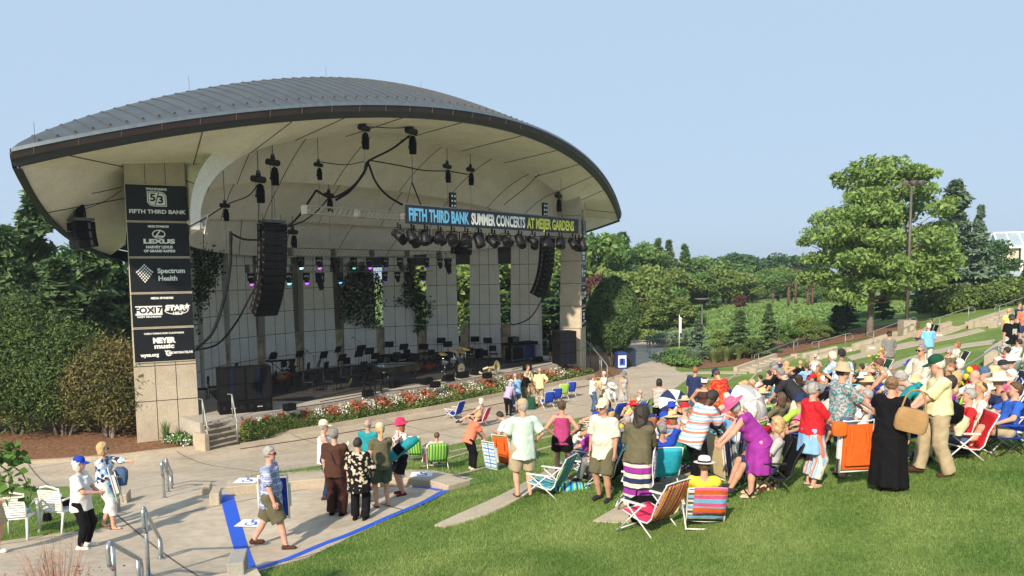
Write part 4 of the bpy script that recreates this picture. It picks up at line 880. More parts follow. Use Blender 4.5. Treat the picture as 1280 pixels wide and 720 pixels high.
def nth(i):return['first','second','third','fourth','fifth','sixth','seventh','eighth','ninth','tenth','eleventh','twelfth','thirteenth','fourteenth','fifteenth','sixteenth','seventeenth','eighteenth','nineteenth','twentieth','twenty-first','twenty-second','twenty-third','twenty-fourth','twenty-fifth','twenty-sixth','twenty-seventh','twenty-eighth','twenty-ninth','thirtieth'][i]
SIGNB=mat('sign_black',(.006,.008,.013),.5,.15,3,spec=.3)
SIGNW=mat('sign_white',(.82,.82,.80),.5,.02)
SIGNE=mat('sign_edge',(.55,.47,.36),.6)
def on_n(px,py,n):
 d=ray(px,py);o=np.array([0,0,CAMH]);k=(n-((o[:2]-np.array([MX,MY]))@SN))/(d[:2]@SN);return o+k*d
def on_plane(px,py,c,f):
 d=ray(px,py);o=np.array([0,0,CAMH]);f3=np.array([f[0],f[1],0]);k=((np.array([c[0],c[1],0])-o)@f3)/(d@f3);return o+k*d
def face_mat(r,f,P):
 return Matrix(((r[0],0,f[0],P[0]),(r[1],0,f[1],P[1]),(0,1,0,P[2]),(0,0,0,1)))
def poly_mark(name,polys,M,m,parent,th=.006):
 b=MB()
 for pl in polys:
  n=len(pl);V=[(x,y,0)for x,y in pl]+[(x,y,th)for x,y in pl]
  a=sum(pl[i][0]*pl[(i+1)%n][1]-pl[(i+1)%n][0]*pl[i][1]for i in range(n))
  F=[tuple(range(n,2*n))]+[(i,(i+1)%n,(i+1)%n+n,i+n)for i in range(n)]
  if a<0:F=[q[::-1]for q in F]
  b.add(V,F)
 Mx=np.array(M);b.v=[v@Mx[:3,:3].T+Mx[:3,3]for v in b.v];return b.build(name,m,parent)
def ell_poly(cx,cy,rx,ry,n=24,a0=0,a1=2*math.pi):return[(cx+rx*math.cos(a),cy+ry*math.sin(a))for a in np.linspace(a0,a1,n,endpoint=False)]
def sponsor_signs(c,f,w,zs,side,th=.03):
 r=np.array([-f[1],f[0]]);
 kinds=['black sign with a shield logo and bank name, topmost on the %s','black sign with a round car emblem, second from the top on the %s','black sign with a woven diamond and health name, third on the %s','black sign with two broadcast station logos, fourth from the top on the %s','black sign with a music shop name, lowest on the %s']
 for k,(z1,z0)in enumerate(zs):
  P=np.array([*(c+f*.03),(z0+z1)/2]);h=z1-z0;W2=w
  e=empty('sponsor_sign',tuple(P),0,kinds[k]%side,'sign','sponsor signs on the shell columns')
  M0=face_mat(r,f,(0,0,0));Mx=np.array(M0)
  b=MB();b.box((0,0,0),(W2,h,th));b.v=[v@Mx[:3,:3].T for v in b.v];b.build('board',SIGNB,e)
  b=MB();b.box((0,h/2+.012,0),(W2+.03,.022,th+.01));b.box((0,-h/2-.012,0),(W2+.03,.022,th+.01));b.box((-W2/2-.01,0,0),(.02,h,th+.01));b.v=[v@Mx[:3,:3].T for v in b.v];b.build('frame',SIGNE,e)
  s=W2/2.28;o=th/2+.001
  def T(txt,x,y,size,bold=.0,sx=1.,dz=0.,**kw):
   text_mesh('lettering',txt,size*s,SIGNW,e,M0@Matrix.Translation((x*s,y*s,o+dz)),.003,bold*s,sx=sx,**kw)
  def Pm(polys,m=SIGNW,dz=0):poly_mark('emblem',[[(x*s,y*s)for x,y in p]for p in polys],M0@Matrix.Translation((0,0,o+dz)),m,e)
  if k==0:
   T('TITLE SPONSOR',0,.55,.12,.006,.9)
   sh=[(-.36,.46),(.12,.46),(.27,.42),(.36,.30),(.36,-.14),(-.10,-.14),(-.27,-.10),(-.36,.02)];Pm([sh]);Pm([[(x*.9,.16+(y-.16)*.89)for x,y in sh]],SIGNB,.004);Pm([[(x*.84,.16+(y-.16)*.83)for x,y in sh]],SIGNW,.008)
   for txt,x,y in(('5',-.15,.2),('3',.14,.12)):text_mesh('lettering',txt,.42*s,SIGNB,e,M0@Matrix.Translation((x*s,y*s,o+.016)),.002,.014*s,sx=1.1)
   Pm([[(.05,.40),(.09,.40),(-.05,-.08),(-.09,-.08)]],SIGNB,.014)
   T('FIFTH THIRD BANK',0,-.36,.215,.008,1.12)
  elif k==1:
   T('SERIES SPONSORS',0,.53,.115,.006,.85)
   Pm([ell_poly(0,.22,.25,.18)]);Pm([ell_poly(0,.22,.205,.14)],SIGNB,.004);Pm([[(.02,.36),(.09,.36),(-.06,.16),(.19,.16),(.15,.11),(-.16,.11)]],SIGNW,.008)
   T('LEXUS',0,-.08,.24,.014,1.7);T('HARVEY LEXUS',0,-.31,.145,.008,1.0);T('OF GRAND RAPIDS',0,-.47,.135,.008,1.0)
  elif k==2:
   q=[]
   for i in range(6):
    for j in range(6):
     a,b_=(i-2.5)*.092,(j-2.5)*.092;x,y=(a+b_)*.62-.6,(a-b_)*1.0*.75+.08+.25*(a+b_)**2;z_=.036;q.append([(x-z_,y),(x,y-z_*1.15),(x+z_,y),(x,y+z_*1.15)])
   Pm(q);T('Spectrum',.40,.17,.27,.01,1.0);T('Health',.255,-.14,.27,.01,1.0)
  elif k==3:
   T('MEDIA SPONSORS',0,.50,.115,.006,.9)
   Pm([[(-1.02,.19),(-.02,.19),(-.02,-.19),(-1.02,-.19)]]);Pm([[(-.38,.16),(-.355,.16),(-.355,-.16),(-.38,-.16)]],SIGNB,.004)
   text_mesh('lettering','FOX',.34*s,SIGNB,e,M0@Matrix.Translation((-.69*s,0,o+.008)),.002,.012*s,sx=1.05);text_mesh('lettering','17',.34*s,SIGNB,e,M0@Matrix.Translation((-.20*s,0,o+.008)),.002,.012*s,sx=1.0)
   T('WEST MICHIGAN',-.52,-.26,.10,.004,1.15)
   Pm([ell_poly(.52,-.02,.46,.17)]);Pm([ell_poly(.52,-.02,.42,.135)],SIGNB,.004);T('STAR',.47,.08,.30,.018,1.05,dz=.014);T('105.7',.56,-.15,.17,.008,1.1,dz=.014)
   st5=[]
   for i in range(10):a=math.pi/2+i*math.pi/5;rr=.14 if i%2==0 else.06;st5.append((.93+rr*math.cos(a),.14+rr*math.sin(a)))
   Pm([st5],SIGNW,.006)
  else:
   T('TUESDAY EVENING MUSIC CLUB SPONSORS',0,.48,.095,.004,.80)
   T('MEYER',-.02,.18,.30,.02,.92);T('music',-.02,-.06,.26,.012,1.25)
   T('wyce.org',-.58,-.40,.19,.012,.95)
   Pm([ell_poly(.14,-.36,.12,.12)]);Pm([[(-.02,-.24),(.05,-.36),(.12,-.24)]]);T('CORPORATELIVE',.62,-.35,.125,.005,.92)
   text_mesh('lettering','C',.17*s,SIGNB,e,M0@Matrix.Translation((.15*s,-.36*s,o+.008)),.002,.006*s)
def zrange(px,ys,c,f):return[(on_plane(px,a,c,f)[2],on_plane(px,b,c,f)[2])for a,b in ys]
r_=np.array([-LF[1],LF[0]])
YL=[(231.5,276),(278.5,320.5),(323,365),(367.5,408.5),(411,452)]
zL=zrange(192,YL,LC2,LF)
sponsor_signs(LC2+r_*0.02,LF,1.99,zL,'left column')
rr_=np.array([-RF[1],RF[0]]);cR=RC2+RF*.2
YR=[(279.5,304),(306,328),(331,352),(355,378),(381,404)]
zR=[(a,b)for a,b in zrange(738,YR,cR,RF)]
sponsor_signs(cR,RF,1.86,zR,'right column')
ALU=mat('truss_alu',(.17,.17,.165),.55,.1,metal=.2)
def truss(u0,u1,n,z,h,lab,nlace=.45,w=.32,r=.017):
 e=empty('truss',tuple(st((u0+u1)/2,n,z)),TH,lab,'truss');L=u1-u0;ch=MB()
 for y in(-w/2,w/2):
  for zz in(0,h):ch.tube([(-L/2,y,zz),(L/2,y,zz)],r,6)
 lc=ch;k=int(L/nlace)
 for y in(-w/2,w/2):
  for i in range(k):
   a=-L/2+L*i/k;b=a+L/k;m_=(a+b)/2;lc.tube([(a,y,0),(m_,y,h),(b,y,0)],r*.5,4,cap=False)
 for i in range(k+1):a=-L/2+L*i/k;lc.tube([(a,-w/2,0),(a,w/2,0)],r*.5,4);lc.tube([(a,-w/2,h),(a,w/2,h)],r*.5,4)
 pl=ch
 for a in np.arange(-L/2,L/2+.1,2.4):pl.box((a,0,h/2),(.06,w+.03,h+.04))
 pl.build('truss_frame',ALU,e);return e
truss(-8.35,8.9,2.0,8.34,.28,'front lighting truss of bare aluminium carrying the long banner')
truss(-4.5,6.5,-4.5,7.02,.36,'upper inner lighting truss above the orchestra')
truss(-5.6,6.2,-6.3,6.3,.34,'lower inner lighting truss behind the upper one')
truss(4.4,8.8,.4,7.75,.3,'short greenish truss half hidden under the banner')
BAN=mat('banner_navy',(.008,.013,.030),.5,.12,2)
BLUET=mat('banner_blue',(.16,.50,.80),.5,.02);YELT=mat('banner_yellow',(.75,.72,.10),.5,.02)
nb_=2.32;u0,u1,zb0,zb1=-3.75,8.72,8.17,8.93
e=empty('banner',tuple(st((u0+u1)/2,nb_,(zb0+zb1)/2)),0,'long dark concert banner with blue, white and yellow lettering along the front truss','banner')
M0=face_mat(SU,SN,(0,0,0));Mx=np.array(M0);b=MB();b.box((0,0,0),(u1-u0,zb1-zb0,.03));b.v=[v@Mx[:3,:3].T for v in b.v];b.build('cloth',BAN,e)
b=MB();b.box((0,(zb1-zb0)/2+.02,0),(u1-u0,.04,.05));b.v=[v@Mx[:3,:3].T for v in b.v];b.build('top_rail',ALU,e)
def btext(s,x0,x1,m):
 q_=text_mesh('lettering',s.replace('J',''),.66,m,e,None,.003,.022);yr=[v.co[1]for v in q_.data.vertices];yl,yh=min(yr),max(yr);bpy.data.objects.remove(q_);o=text_mesh('lettering',s,.66,m,e,None,.003,.022);me=o.data;co=np.array([v.co[:]for v in me.vertices]);lo,hi=co[:,0].min(),co[:,0].max()
 co[:,0]=x0+(co[:,0]-lo)*(x1-x0)/(hi-lo);co[:,1]=(co[:,1]-(yl+yh)/2)*.53/(yh-yl);co[:,2]+=.019
 co=co@Mx[:3,:3].T;me.vertices.foreach_set('co',co.astype(np.float32).ravel());me.update()
def bu(px):return(on_n(px,274,nb_)[:2]-np.array([MX,MY]))@SU-(u0+u1)/2
btext('FIFTH THIRD BANK',bu(511),bu(586),BLUET);btext('SUMMER CONCERTS',bu(589),bu(656),SIGNW);btext('AT MEIJER GARDENS',bu(658.5),bu(717),YELT)
LENS={'off':mat('lens_off',(.05,.06,.08),.15),'cyan':mat('lens_cyan',(.15,.75,.95),.4,0,emit=1.6),'purple':mat('lens_purple',(.33,.05,.85),.4,0,emit=1.8),'green':mat('lens_green',(.08,.55,.38),.4,0,emit=.7),'blue':mat('lens_blue',(.08,.30,.85),.4,0,emit=1.2),'dim':mat('lens_dim',(.09,.03,.30),.4,0,emit=.6)}
CAN=mat('can_black',(.010,.010,.012),.5,.2,spec=.3)
def par_can(P,tilt,yaw,lab,sc=1.0):
 e=empty('par_can',tuple(P),yaw,lab,'stage light','par cans under the banner truss');e.scale=(sc,sc,sc)
 MB().box((0,0,-.06),(.04,.04,.14)).tube([(-.15,0,-.36),(-.15,0,-.14),(.15,0,-.14),(.15,0,-.36)],.014,5).build('yoke',CAN,e)
 ax=(0,-math.sin(tilt),-math.cos(tilt));h=MB().lathe([(.06,-.22),(.11,-.18),(.12,.02),(.135,.18),(.12,.19),(.11,.10)],(0,0,-.36),12,axis=ax).build('can',CAN,e,True)
 MB().lathe([(.001,.11),(.108,.11)],(0,0,-.36),12,axis=ax).build('lens',LENS['off'],h);return e
rg=np.random.default_rng(41);n_=30
for i in range(n_):
 px=492+(736-492)*i/(n_-1);u=(on_n(px,290,1.9)[:2]-np.array([MX,MY]))@SU
 lab=f'{nth(i)} black par can from the left under the banner'
 par_can(st(min(u,9.4),1.9 if i%2 else 2.15,8.2-.05*(i%2)),rg.uniform(.1,1.1),TH+rg.uniform(-1.1,.4),lab,rg.uniform(1.35,1.7))
def moving_head(P,col,lab,big=False):
 e=empty('moving_light',tuple(P),TH,lab,'stage light','moving lights under the inner trusses');s=1.35 if big else 1.0;e.scale=(s,s,s)
 MB().box((0,0,-.07),(.28,.2,.12)).build('base',CAN,e);MB().tube([(-.16,0,-.13),(-.17,0,-.38)],.03,6).tube([(.16,0,-.13),(.17,0,-.38)],.03,6).box((0,0,-.13),(.36,.06,.04)).build('yoke',CAN,e,True)
 L=.24 if big else.16;h=MB().lathe([(.03,L),(.11,L*.8),(.12,0),(.10,-L),(.09,-L-.01)],(0,0,-.36),12,axis=(0,.35,.94)).build('head',CAN,e,True)
 d=np.array([0,-.35,-.94]);d2=np.array([0,-.72,-.69])
 MB().lathe([(.001,.0),(.095,.0),(.10,-.02)],(np.array([0,0,-.36])+d*(L+.02)),14,axis=tuple(d2)).build('lens',LENS[col],h);return e
for j,(px,col,big)in enumerate([(376,'cyan',0),(399,'purple',0),(419,'off',1),(442,'green',0),(462,'purple',0),(482,'dim',0),(500,'off',0),(514,'off',1),(533,'dim',0),(550,'off',0),(560,'off',1)]):
 u=(on_n(px,330,-4.5)[:2]-np.array([MX,MY]))@SU;moving_head(st(u,-4.5,7.0),col,f'{nth(j)} moving light from the left on the upper inner truss'+{'off':', unlit','dim':', dim violet','cyan':', lit cyan','purple':', lit purple','green':', lit green','blue':', lit blue'}[col],big)
for j,(px,col,big)in enumerate([(314,'purple',0),(361,'cyan',0),(383,'purple',0),(400,'off',1),(425,'blue',0),(444,'off',0),(458,'off',1),(481,'dim',0),(497,'off',0),(511,'off',1),(529,'dim',0)]):
 u=(on_n(px,350,-6.3)[:2]-np.array([MX,MY]))@SU;moving_head(st(u,-6.3,6.28),col,f'{nth(j)} moving light from the left on the lower inner truss'+{'off':', unlit','dim':', dim violet','cyan':', lit cyan','purple':', lit purple','blue':', lit blue'}[col],big)
for px,lab in((566,'upright panel of eight small lamps above the middle of the banner'),(681,'upright panel of eight small lamps above the right end of the banner')):
 P=on_n(px,262,1.9);e=empty('lamp_panel',(P[0],P[1],8.75),TH,lab,'stage light');s=.0
 MB().box((0,0,.45),(.36,.12,.95)).box((0,0,-.05),(.06,.06,.2)).build('housing',CAN,e)
 for i in range(4):
  for k in(-1,1):MB().lathe([(.001,.0),(.05,.0),(.055,-.02)],(k*.09,-.065,.14+.21*i),10,axis=(0,-1,0)).build('lamp',mat('lamp_glass',(.75,.75,.72),.2),e)
SPK=mat('speaker_black',(.005,.005,.0065),.8,.25,4,spec=.12);GRL=mat('speaker_grille',(.009,.010,.012),.9,.15,60,spec=.1)
METALF=mat('rigging_metal',(.10,.10,.10),.5,.2,metal=.5)
def line_array(P,yaw,n,lab,w=1.1,h=.27,d=.58,curve=3.0,start=0.):
 e=empty('line_array',tuple(P),yaw,lab,'loudspeaker');MB().box((0,0,.06),(w*.9,d,.10)).tube([(-w*.4,0,.1),(-w*.4,0,.35)],.012,5).tube([(w*.4,0,.1),(w*.4,0,.35)],.012,5).build('flying_frame',METALF,e)
 y,z,a=0.,-.02,start
 for i in range(n):
  a+=curve*(.25+1.6*i/n)*.8;ra=R(a);c=np.array([0,y-0*math.sin(ra),z-h/2]);q=MB();q.box((0,0,0),(w,d,h*.97));q2=MB();q2.box((-w*.26,-d/2-.006,0),(w*.44,.012,h*.86)).box((w*.26,-d/2-.006,0),(w*.44,.012,h*.86))
  Mr=Matrix.Rotation(ra,4,'X');off=Matrix.Translation((0,y+math.sin(ra)*h*.5,z-math.cos(ra)*h*.5));
  q.xf(0,np.array(off@Mr));q2.xf(0,np.array(off@Mr));cab=q.build('cabinet',SPK,e);q2.build('grille',GRL,cab)
  sd=MB().box((-w/2-.012,.1,0),(.02,.08,h*.7)).box((w/2+.012,.1,0),(.02,.08,h*.7)).box((-w/2-.012,-.2,h*.3),(.02,.1,.05));sd.xf(0,np.array(off@Mr));sd.build('hinge',METALF,cab)
  y+=math.sin(ra)*h;z-=math.cos(ra)*h
 return e
PL=on_n(340,279,0.2);line_array(PL,TH-.05,13,'long curved line array of black speakers hanging left of the stage',.95,.27,.5,3.6)
PR=on_n(703,297,0.2);PR=st(8.95,.1,8.05);line_array(PR,TH+.35,12,'long curved line array of black speakers hanging right of the stage, under the banner end')
P=at_depth(101,277,26.6);line_array(P,-.75,3,'short hanging cluster of black speakers left of the sponsor column',1.0,.30,.6,5.)
P=on_n(577,303,-2.0);line_array(P,TH+.1,2,'small centre speaker cluster hanging below the banner',1.05,.30,.6,8.)
def hoist(P,lab,ztop,s=1.0,yaw=0):
 e=empty('chain_hoist',tuple(P),yaw,lab,'hoist','chain hoists under the shell');e.scale=(s,s,s)
 MB().lathe([(.001,-.27),(.11,-.26),(.12,0),(.11,.26),(.001,.27)],(0,0,0),12,axis=(1,.2,0)).box((0,0,.14),(.12,.12,.12)).build('motor',CAN,e,True,angle=40)
 MB().tube([(0,0,.15),(0,0,(ztop-P[2])/s)],.018,5).lathe([(.07,0),(.07,.08),(.02,.1)],(0,0,.2),8).build('hook',METALF,e)
 MB().lathe([(.13,-.78),(.14,-.4),(.10,-.2),(.02,-.14)],(.06,0,0),10).build('chain_bag',BLK2,e,True);MB().tube([(-.1,0,-.1),(-.12,0,-.5)],.008,4).box((-.12,0,-.56),(.04,.04,.1)).build('pendant',BLACK,e)
 MB().tube([(0,0,-.1),(0,0,-2.2/s)],.009,4).build('chain',METALF,e)
for px,py,n,zt,s,lab in[(455,160,2.3,12.9,1.,'small chain hoist high on the outer soffit band, left of centre'),(514,164,2.3,12.9,1.15,'chain hoist high on the outer soffit band where the thick cables start'),(341,203,-1.8,11.6,1.15,'upper of the two large hoists left of centre'),(323,224,-1.2,11.3,1.15,'lower of the two large hoists left of centre'),(398,206,-1.8,12.2,.8,'small hoist with a thin bag, right of the two large hoists'),(411,244,-5,10.8,1.,'hoist on the second arch above the left end of the front truss'),(366,290,-6.5,9.0,1.,'hoist just right of the left line array'),(281,257,-2.2,10.2,.75,'small hoist near the left end of the inner shell'),(559,208,-1.2,12.3,1.,'left one of the pair of hoists above the banner'),(588,212,-1.2,12.2,1.,'right one of the pair of hoists above the banner'),(701,196,1.2,11.7,1.2,'hoist on the outer soffit band far right'),(698,245,.2,10.2,1.1,'hoist above the right end of the banner'),(97,247,0,10.3,1.2,'hoist left of the sponsor column holding the small speaker cluster')]:
 P=on_n(px,py,n)if px>120 else at_depth(px,py,26.6);hoist(P,lab,zt,s,TH)
CBL=mat('cable',(.006,.006,.007),.7,spec=.2)
def cable(pts,n,r,lab,sub=6):
 Q=[on_n(x,y,n)if n is not None else at_depth(x,y,26.6)for x,y in catmull(pts,sub)]
 o=MB().tube(Q,r,6).build('cable',CBL,None,True);tag(o,lab,'cable');return o
cable([(514,168),(490,186),(460,202),(455,215),(440,234),(415,247),(395,238)],1.0,.045,'thick black cable sagging from the high hoist down to the left')
cable([(460,202),(455,216),(438,238),(420,250)],.9,.05,'second thick cable bundled beside the first below the arch')
cable([(460,203),(470,228),(485,245),(503,256)],1.0,.045,'thick black cable dropping to the left end of the banner')
cable([(460,200),(500,207),(530,213),(560,214),(585,218)],.9,.028,'thinner cable running right to the pair of hoists')
cable([(395,238),(386,252),(372,272),(358,284)],.8,.04,'thick cable running down to the top of the left line array')
cable([(411,247),(398,262),(380,276),(358,284)],.6,.03,'cable swinging from the second-arch hoist to the line array')
cable([(323,230),(310,245),(285,255),(258,272),(233,285)],.0,.022,'thin cable from the large hoist to the sponsor column')
cable([(457,158),(490,160),(514,159)],2.3,.02,'thin cable linking the two highest hoists')
cable([(398,202),(430,206),(455,202)],-.5,.02,'thin sagging cable between small hoist and cable knot')
cable([(700,200),(676,216),(655,236),(630,256)],.5,.02,'thin cable on the right side of the arch')
cable([(288,289),(288,330),(280,375),(266,415),(243,438)],.6,.05,'heaviest black cable curving down to the sponsor column')
cable([(290,296),(286,340),(276,385),(262,420),(243,439)],.5,.03,'cable hanging just inside the heaviest one')
cable([(328,345),(312,372),(296,402),(272,430),(243,438)],.4,.035,'cable sweeping from the line array down to the column')
cable([(289,292),(305,299),(327,300)],.5,.04,'short cable from the knot to the line array')
cable([(340,215),(340,278)],0.,.012,'steel line holding the left line array')
cable([(323,238),(323,278)],0.,.012,'second steel line holding the left line array')
cable([(684,346),(678,372),(664,396),(646,405),(638,404),(637,388)],-.5,.035,'black cable looping from the right line array to the back wall')
cable([(702,262),(702,296)],.3,.012,'steel line holding the right line array')
cable([(98,243),(120,241),(152,234)],None,.015,'thin cable from the left hoist to the sponsor column');cable([(104,262),(130,252),(152,238)],None,.012,'lower thin cable from the left hoist to the sponsor column')
cable([(515,196),(515,225),(508,256)],2.,.012,'steel line down to the left end of the banner truss');cable([(515,228),(526,256)],2.,.03,'pale sling beside the steel line above the banner')
P=at_depth(43,211,23.6);e=empty('security_camera',tuple(P),0,'white dome camera under the left tip of the roof','camera');MB().lathe([(.10,.12),(.16,.06),(.17,0),(.001,-.01)],seg=14).tube([(0,0,.1),(0,0,.6)],.03,6).build('housing',SIGNW,e,True);MB().lathe([(.001,-.13),(.09,-.09),(.13,0)],seg=12).build('dome',LENS['off'],e,True)
def wall_pt(px,py,off=.25):
 d=ray(px,py);o=np.array([0,0,CAMH]);ks=np.linspace(25,62,900);P=o+ks[:,None]*d;q=P[:,:2]-np.array([MX,MY]);u=q@SU;n=q@SN
 g=(u/(11.2-off))**2+(n/(10-off))**2;i=np.where((g>1)&(n<0)&(np.arange(900)>60))[0]
 j=[k for k in i if g[k-1]<=1];return P[j[0]]if j else P[i[0]]
def ivy(cols,lab,seed):
 """cols: list of (x, y top, y bottom, width px, n leaves)"""
 rg=np.random.default_rng(seed);P=[]
 for x,y0,y1,w,n in cols:
  for i in range(n):
   t=rg.random()**1.2;P.append(wall_pt(x+rg.normal(0,w*.75)*(1-.65*t),y0+(y1-y0)*t)+rg.normal(0,.12,3))
 V,F=cards(np.array(P),.115,-.2,1.5,rg=rg);o=raw_mesh('ivy',V,F,LF_IVY);tag(o,lab,'ivy');return o
ivy([(245,298,375,3,150),(250,297,400,4,260),(258,296,380,5,350),(266,297,360,5,260),(274,297,345,3,150),(248,300,430,2,90),(276,296,312,2,50)],'ivy hanging in a thick curtain at the left end of the back wall',61)
ivy([(430,350,400,4,200),(438,345,402,5,380),(448,343,405,6,420),(458,343,408,6,420),(468,343,408,5,380),(474,346,405,3,200),(452,330,350,8,220),(440,330,346,5,120)],'dark ivy mass in the middle of the back wall',62)
ivy([(512,330,372,4,200),(518,340,385,4,260),(522,360,415,3,260),(526,370,412,3,160),(531,372,408,2,90),(506,350,376,2,70),(538,376,396,1.5,45),(500,376,380,6,40),(512,378,382,5,40)],'thin ivy with a curling tendril right of the middle of the back wall',63)
SZ=1.013
def on_stage(px,py,z=SZ):return at_z(px,py,z)
def sub_stack(P,yaw,nx,nz,w,h,d,lab,low=True):
 e=empty('speaker_stack',tuple(P),yaw,lab,'loudspeaker')
 for i in range(nx):
  x=(i-(nx-1)/2)*(w+.012);z=0
  for k in range(nz):
   hh=h*.8 if(k==0 and low)else h;c=MB().box((x,0,z+hh/2),(w,d,hh-.01)).build('cabinet',SPK,e);g=MB()
   if k==0 and low:
    for s_ in(-1,1):g.box((x+s_*w*.33,-d/2-.004,z+hh*.45),(.13,.01,.14))
    g.build('port',mat('port',(.004,.004,.004),.9),c);MB().box((x-.04,-d/2-.006,z+hh*.42),(.07,.01,.035)).box((x+.06,-d/2-.006,z+hh*.42),(.07,.01,.035)).build('badge',mat('badge',(.6,.6,.6),.4),c)
   else:
    g.box((x-w*.29,-d/2-.005,z+hh/2),(w*.36,.012,hh*.94)).box((x+w*.29,-d/2-.005,z+hh/2),(w*.36,.012,hh*.94));g.build('grille',GRL,c)
    MB().box((x,-d/2-.004,z+hh/2),(w*.16,.012,hh*.94)).build('strip',mat('strip_navy',(.008,.012,.028),.7,spec=.1),c)
   z+=hh
 return e
P=at_z(298,516.5,1.0);vd=np.array([P[0],P[1]]);a_=math.atan2(P[1],P[0])-math.pi/2
sub_stack((P[0]+.1,P[1]+.45,1.0),a_+.12,2,3,.94,.61,.85,'large black subwoofer stack at the left end of the stage')
P=at_z(706,455.5,1.0);sub_stack((P[0],P[1]+.4,1.0),.42,1,3,1.05,.62,.95,'black subwoofer stack at the right end of the stage',False)
def monitor(px,py,yaw,lab,w=.55,h=.30,d=.42,flat=False):
 if flat:w,h,d=.42,.26,.3
 P=on_stage(px,py,1.0 if flat else SZ);e=empty('stage_monitor',tuple(P),yaw,lab,'loudspeaker','small speakers along the stage front')
 if flat:b=MB().box((0,0,h/2),(w,d,h));g=MB().box((0,-d/2-.004,h/2),(w*.92,.01,h*.88))
 else:
  V=[(-w/2,-d/2,0),(w/2,-d/2,0),(w/2,d/2,0),(-w/2,d/2,0),(-w/2,-d*.1,h),(w/2,-d*.1,h),(w/2,d*.35,h),(-w/2,d*.35,h)];V=[(x,-y,z)for x,y,z in V]
  b=MB().add(V,[(0,1,2,3),(4,7,6,5),(0,4,5,1),(1,5,6,2),(2,6,7,3),(3,7,4,0)]);g=MB().add([(-w*.45,.46*d,.03),(w*.45,.46*d,.03),(w*.45,.14*d,h*.95),(-w*.45,.14*d,h*.95)],[(0,1,2,3)])
 c=b.build('cabinet',SPK,e);g.build('grille',GRL,c);return e
for px,py,fl,yw,lab in[(362,513,1,TH,'small black fill speaker on the front ledge below the subwoofer'),(460,495,1,TH,'small black fill speaker on the ledge in front of the piano'),(544,484,1,TH,'small black fill speaker on the ledge in front of the red cello'),(609,472.5,1,TH,'small black fill speaker on the ledge below the drum kit'),(659,463,1,TH,'small black fill speaker on the ledge behind the man in yellow'),(492,484,0,TH+.3,'black wedge monitor beside the piano bench'),(533,480,0,TH+.1,'black wedge monitor second from the left'),(560,476,0,TH,'black wedge monitor left of the drum kit'),(578,472,0,TH,'black wedge monitor in front of the bass drum'),(596,468,0,TH,'black wedge monitor left of the sousaphone'),(672,452,0,TH-.3,'black wedge monitor near the right end of the stage')]:
 monitor(px,py,yw,lab,flat=bool(fl))
def stage_cable(pts,lab,r=.014):o=MB().tube([on_stage(x,y,1.02)for x,y in catmull(pts,5)],r,5).build('cable',CBL,None,True);tag(o,lab,'cable')
stage_cable([(330,513),(380,508),(430,500),(480,490),(530,483),(600,471),(655,462),(690,455)],'long black cable along the stage front edge');stage_cable([(400,502),(455,492),(520,480),(560,476)],'second black cable on the front of the stage floor');stage_cable([(640,462),(665,456),(690,452),(700,450)],'cable bundle at the right end of the stage')
CH=mat('chair_black',(.007,.007,.009),.6,.2,spec=.3);SHEET=mat('sheet_music',(.72,.72,.68),.7,.06);SHEETY=mat('sheet_music_warm',(.80,.72,.52),.7,.05)  # SHEETY is a yellowish paper tone
def stand_proto():
 e=empty('music_stand');MB().tube([(0,0,0),(0,0,1.0)],.014,6).build('pole',CH,e,True);b=MB()
 for k in range(3):a=k*2.09;b.tube([(0,0,.22),(.3*math.cos(a),.3*math.sin(a),.01)],.01,5)
 b.build('base',CH,e,True);MB().box((0,.04,1.14),(.52,.012,.36),0,0,None,-.35).box((0,-.06,.98),(.52,.07,.012)).build('desk',CH,e);return e
def chair_proto():
 e=empty('orchestra_chair');MB().box((0,0,.46),(.46,.44,.05)).build('seat',CH,e);MB().box((0,-.22,.76),(.42,.03,.34),0,0,None,-.12).build('backrest',CH,e)
 for sx in(-1,1):
  MB().tube([(sx*.2,.19,.45),(sx*.21,.22,0)],.013,5).build('leg',CH,e,True);MB().tube([(sx*.2,-.24,.85),(sx*.2,-.2,.45),(sx*.21,-.25,0)],.013,5).build('leg',CH,e,True)
 return e
sp0=stand_proto();ch0=chair_proto();used={'s':0,'c':0}
def put(p0,key,P,yaw,lab,cat,group,name):
 o=p0 if used[key]==0 else copy_tree(p0);used[key]+=1;o.location=tuple(P);o.rotation_euler=(0,0,yaw);o['label']=lab;o['category']=cat;o['group']=group;return o
rg=np.random.default_rng(77);cen=st(0,1.5,0)
SP=[(341,472,0),(342,474,1),(375,470,0),(365,486,1),(400,484,2),(405,472,0),(423,463,0),(428,476,1),(449,470,0),(452,461,0),(462,466,1),(487,455,0),(492,449,0),(519,447,0),(530,459,0),(537,445,0),(552,449,0),(575,446,0),(594,447,0),(610,449,0),(505,459,0),(560,455,0)]
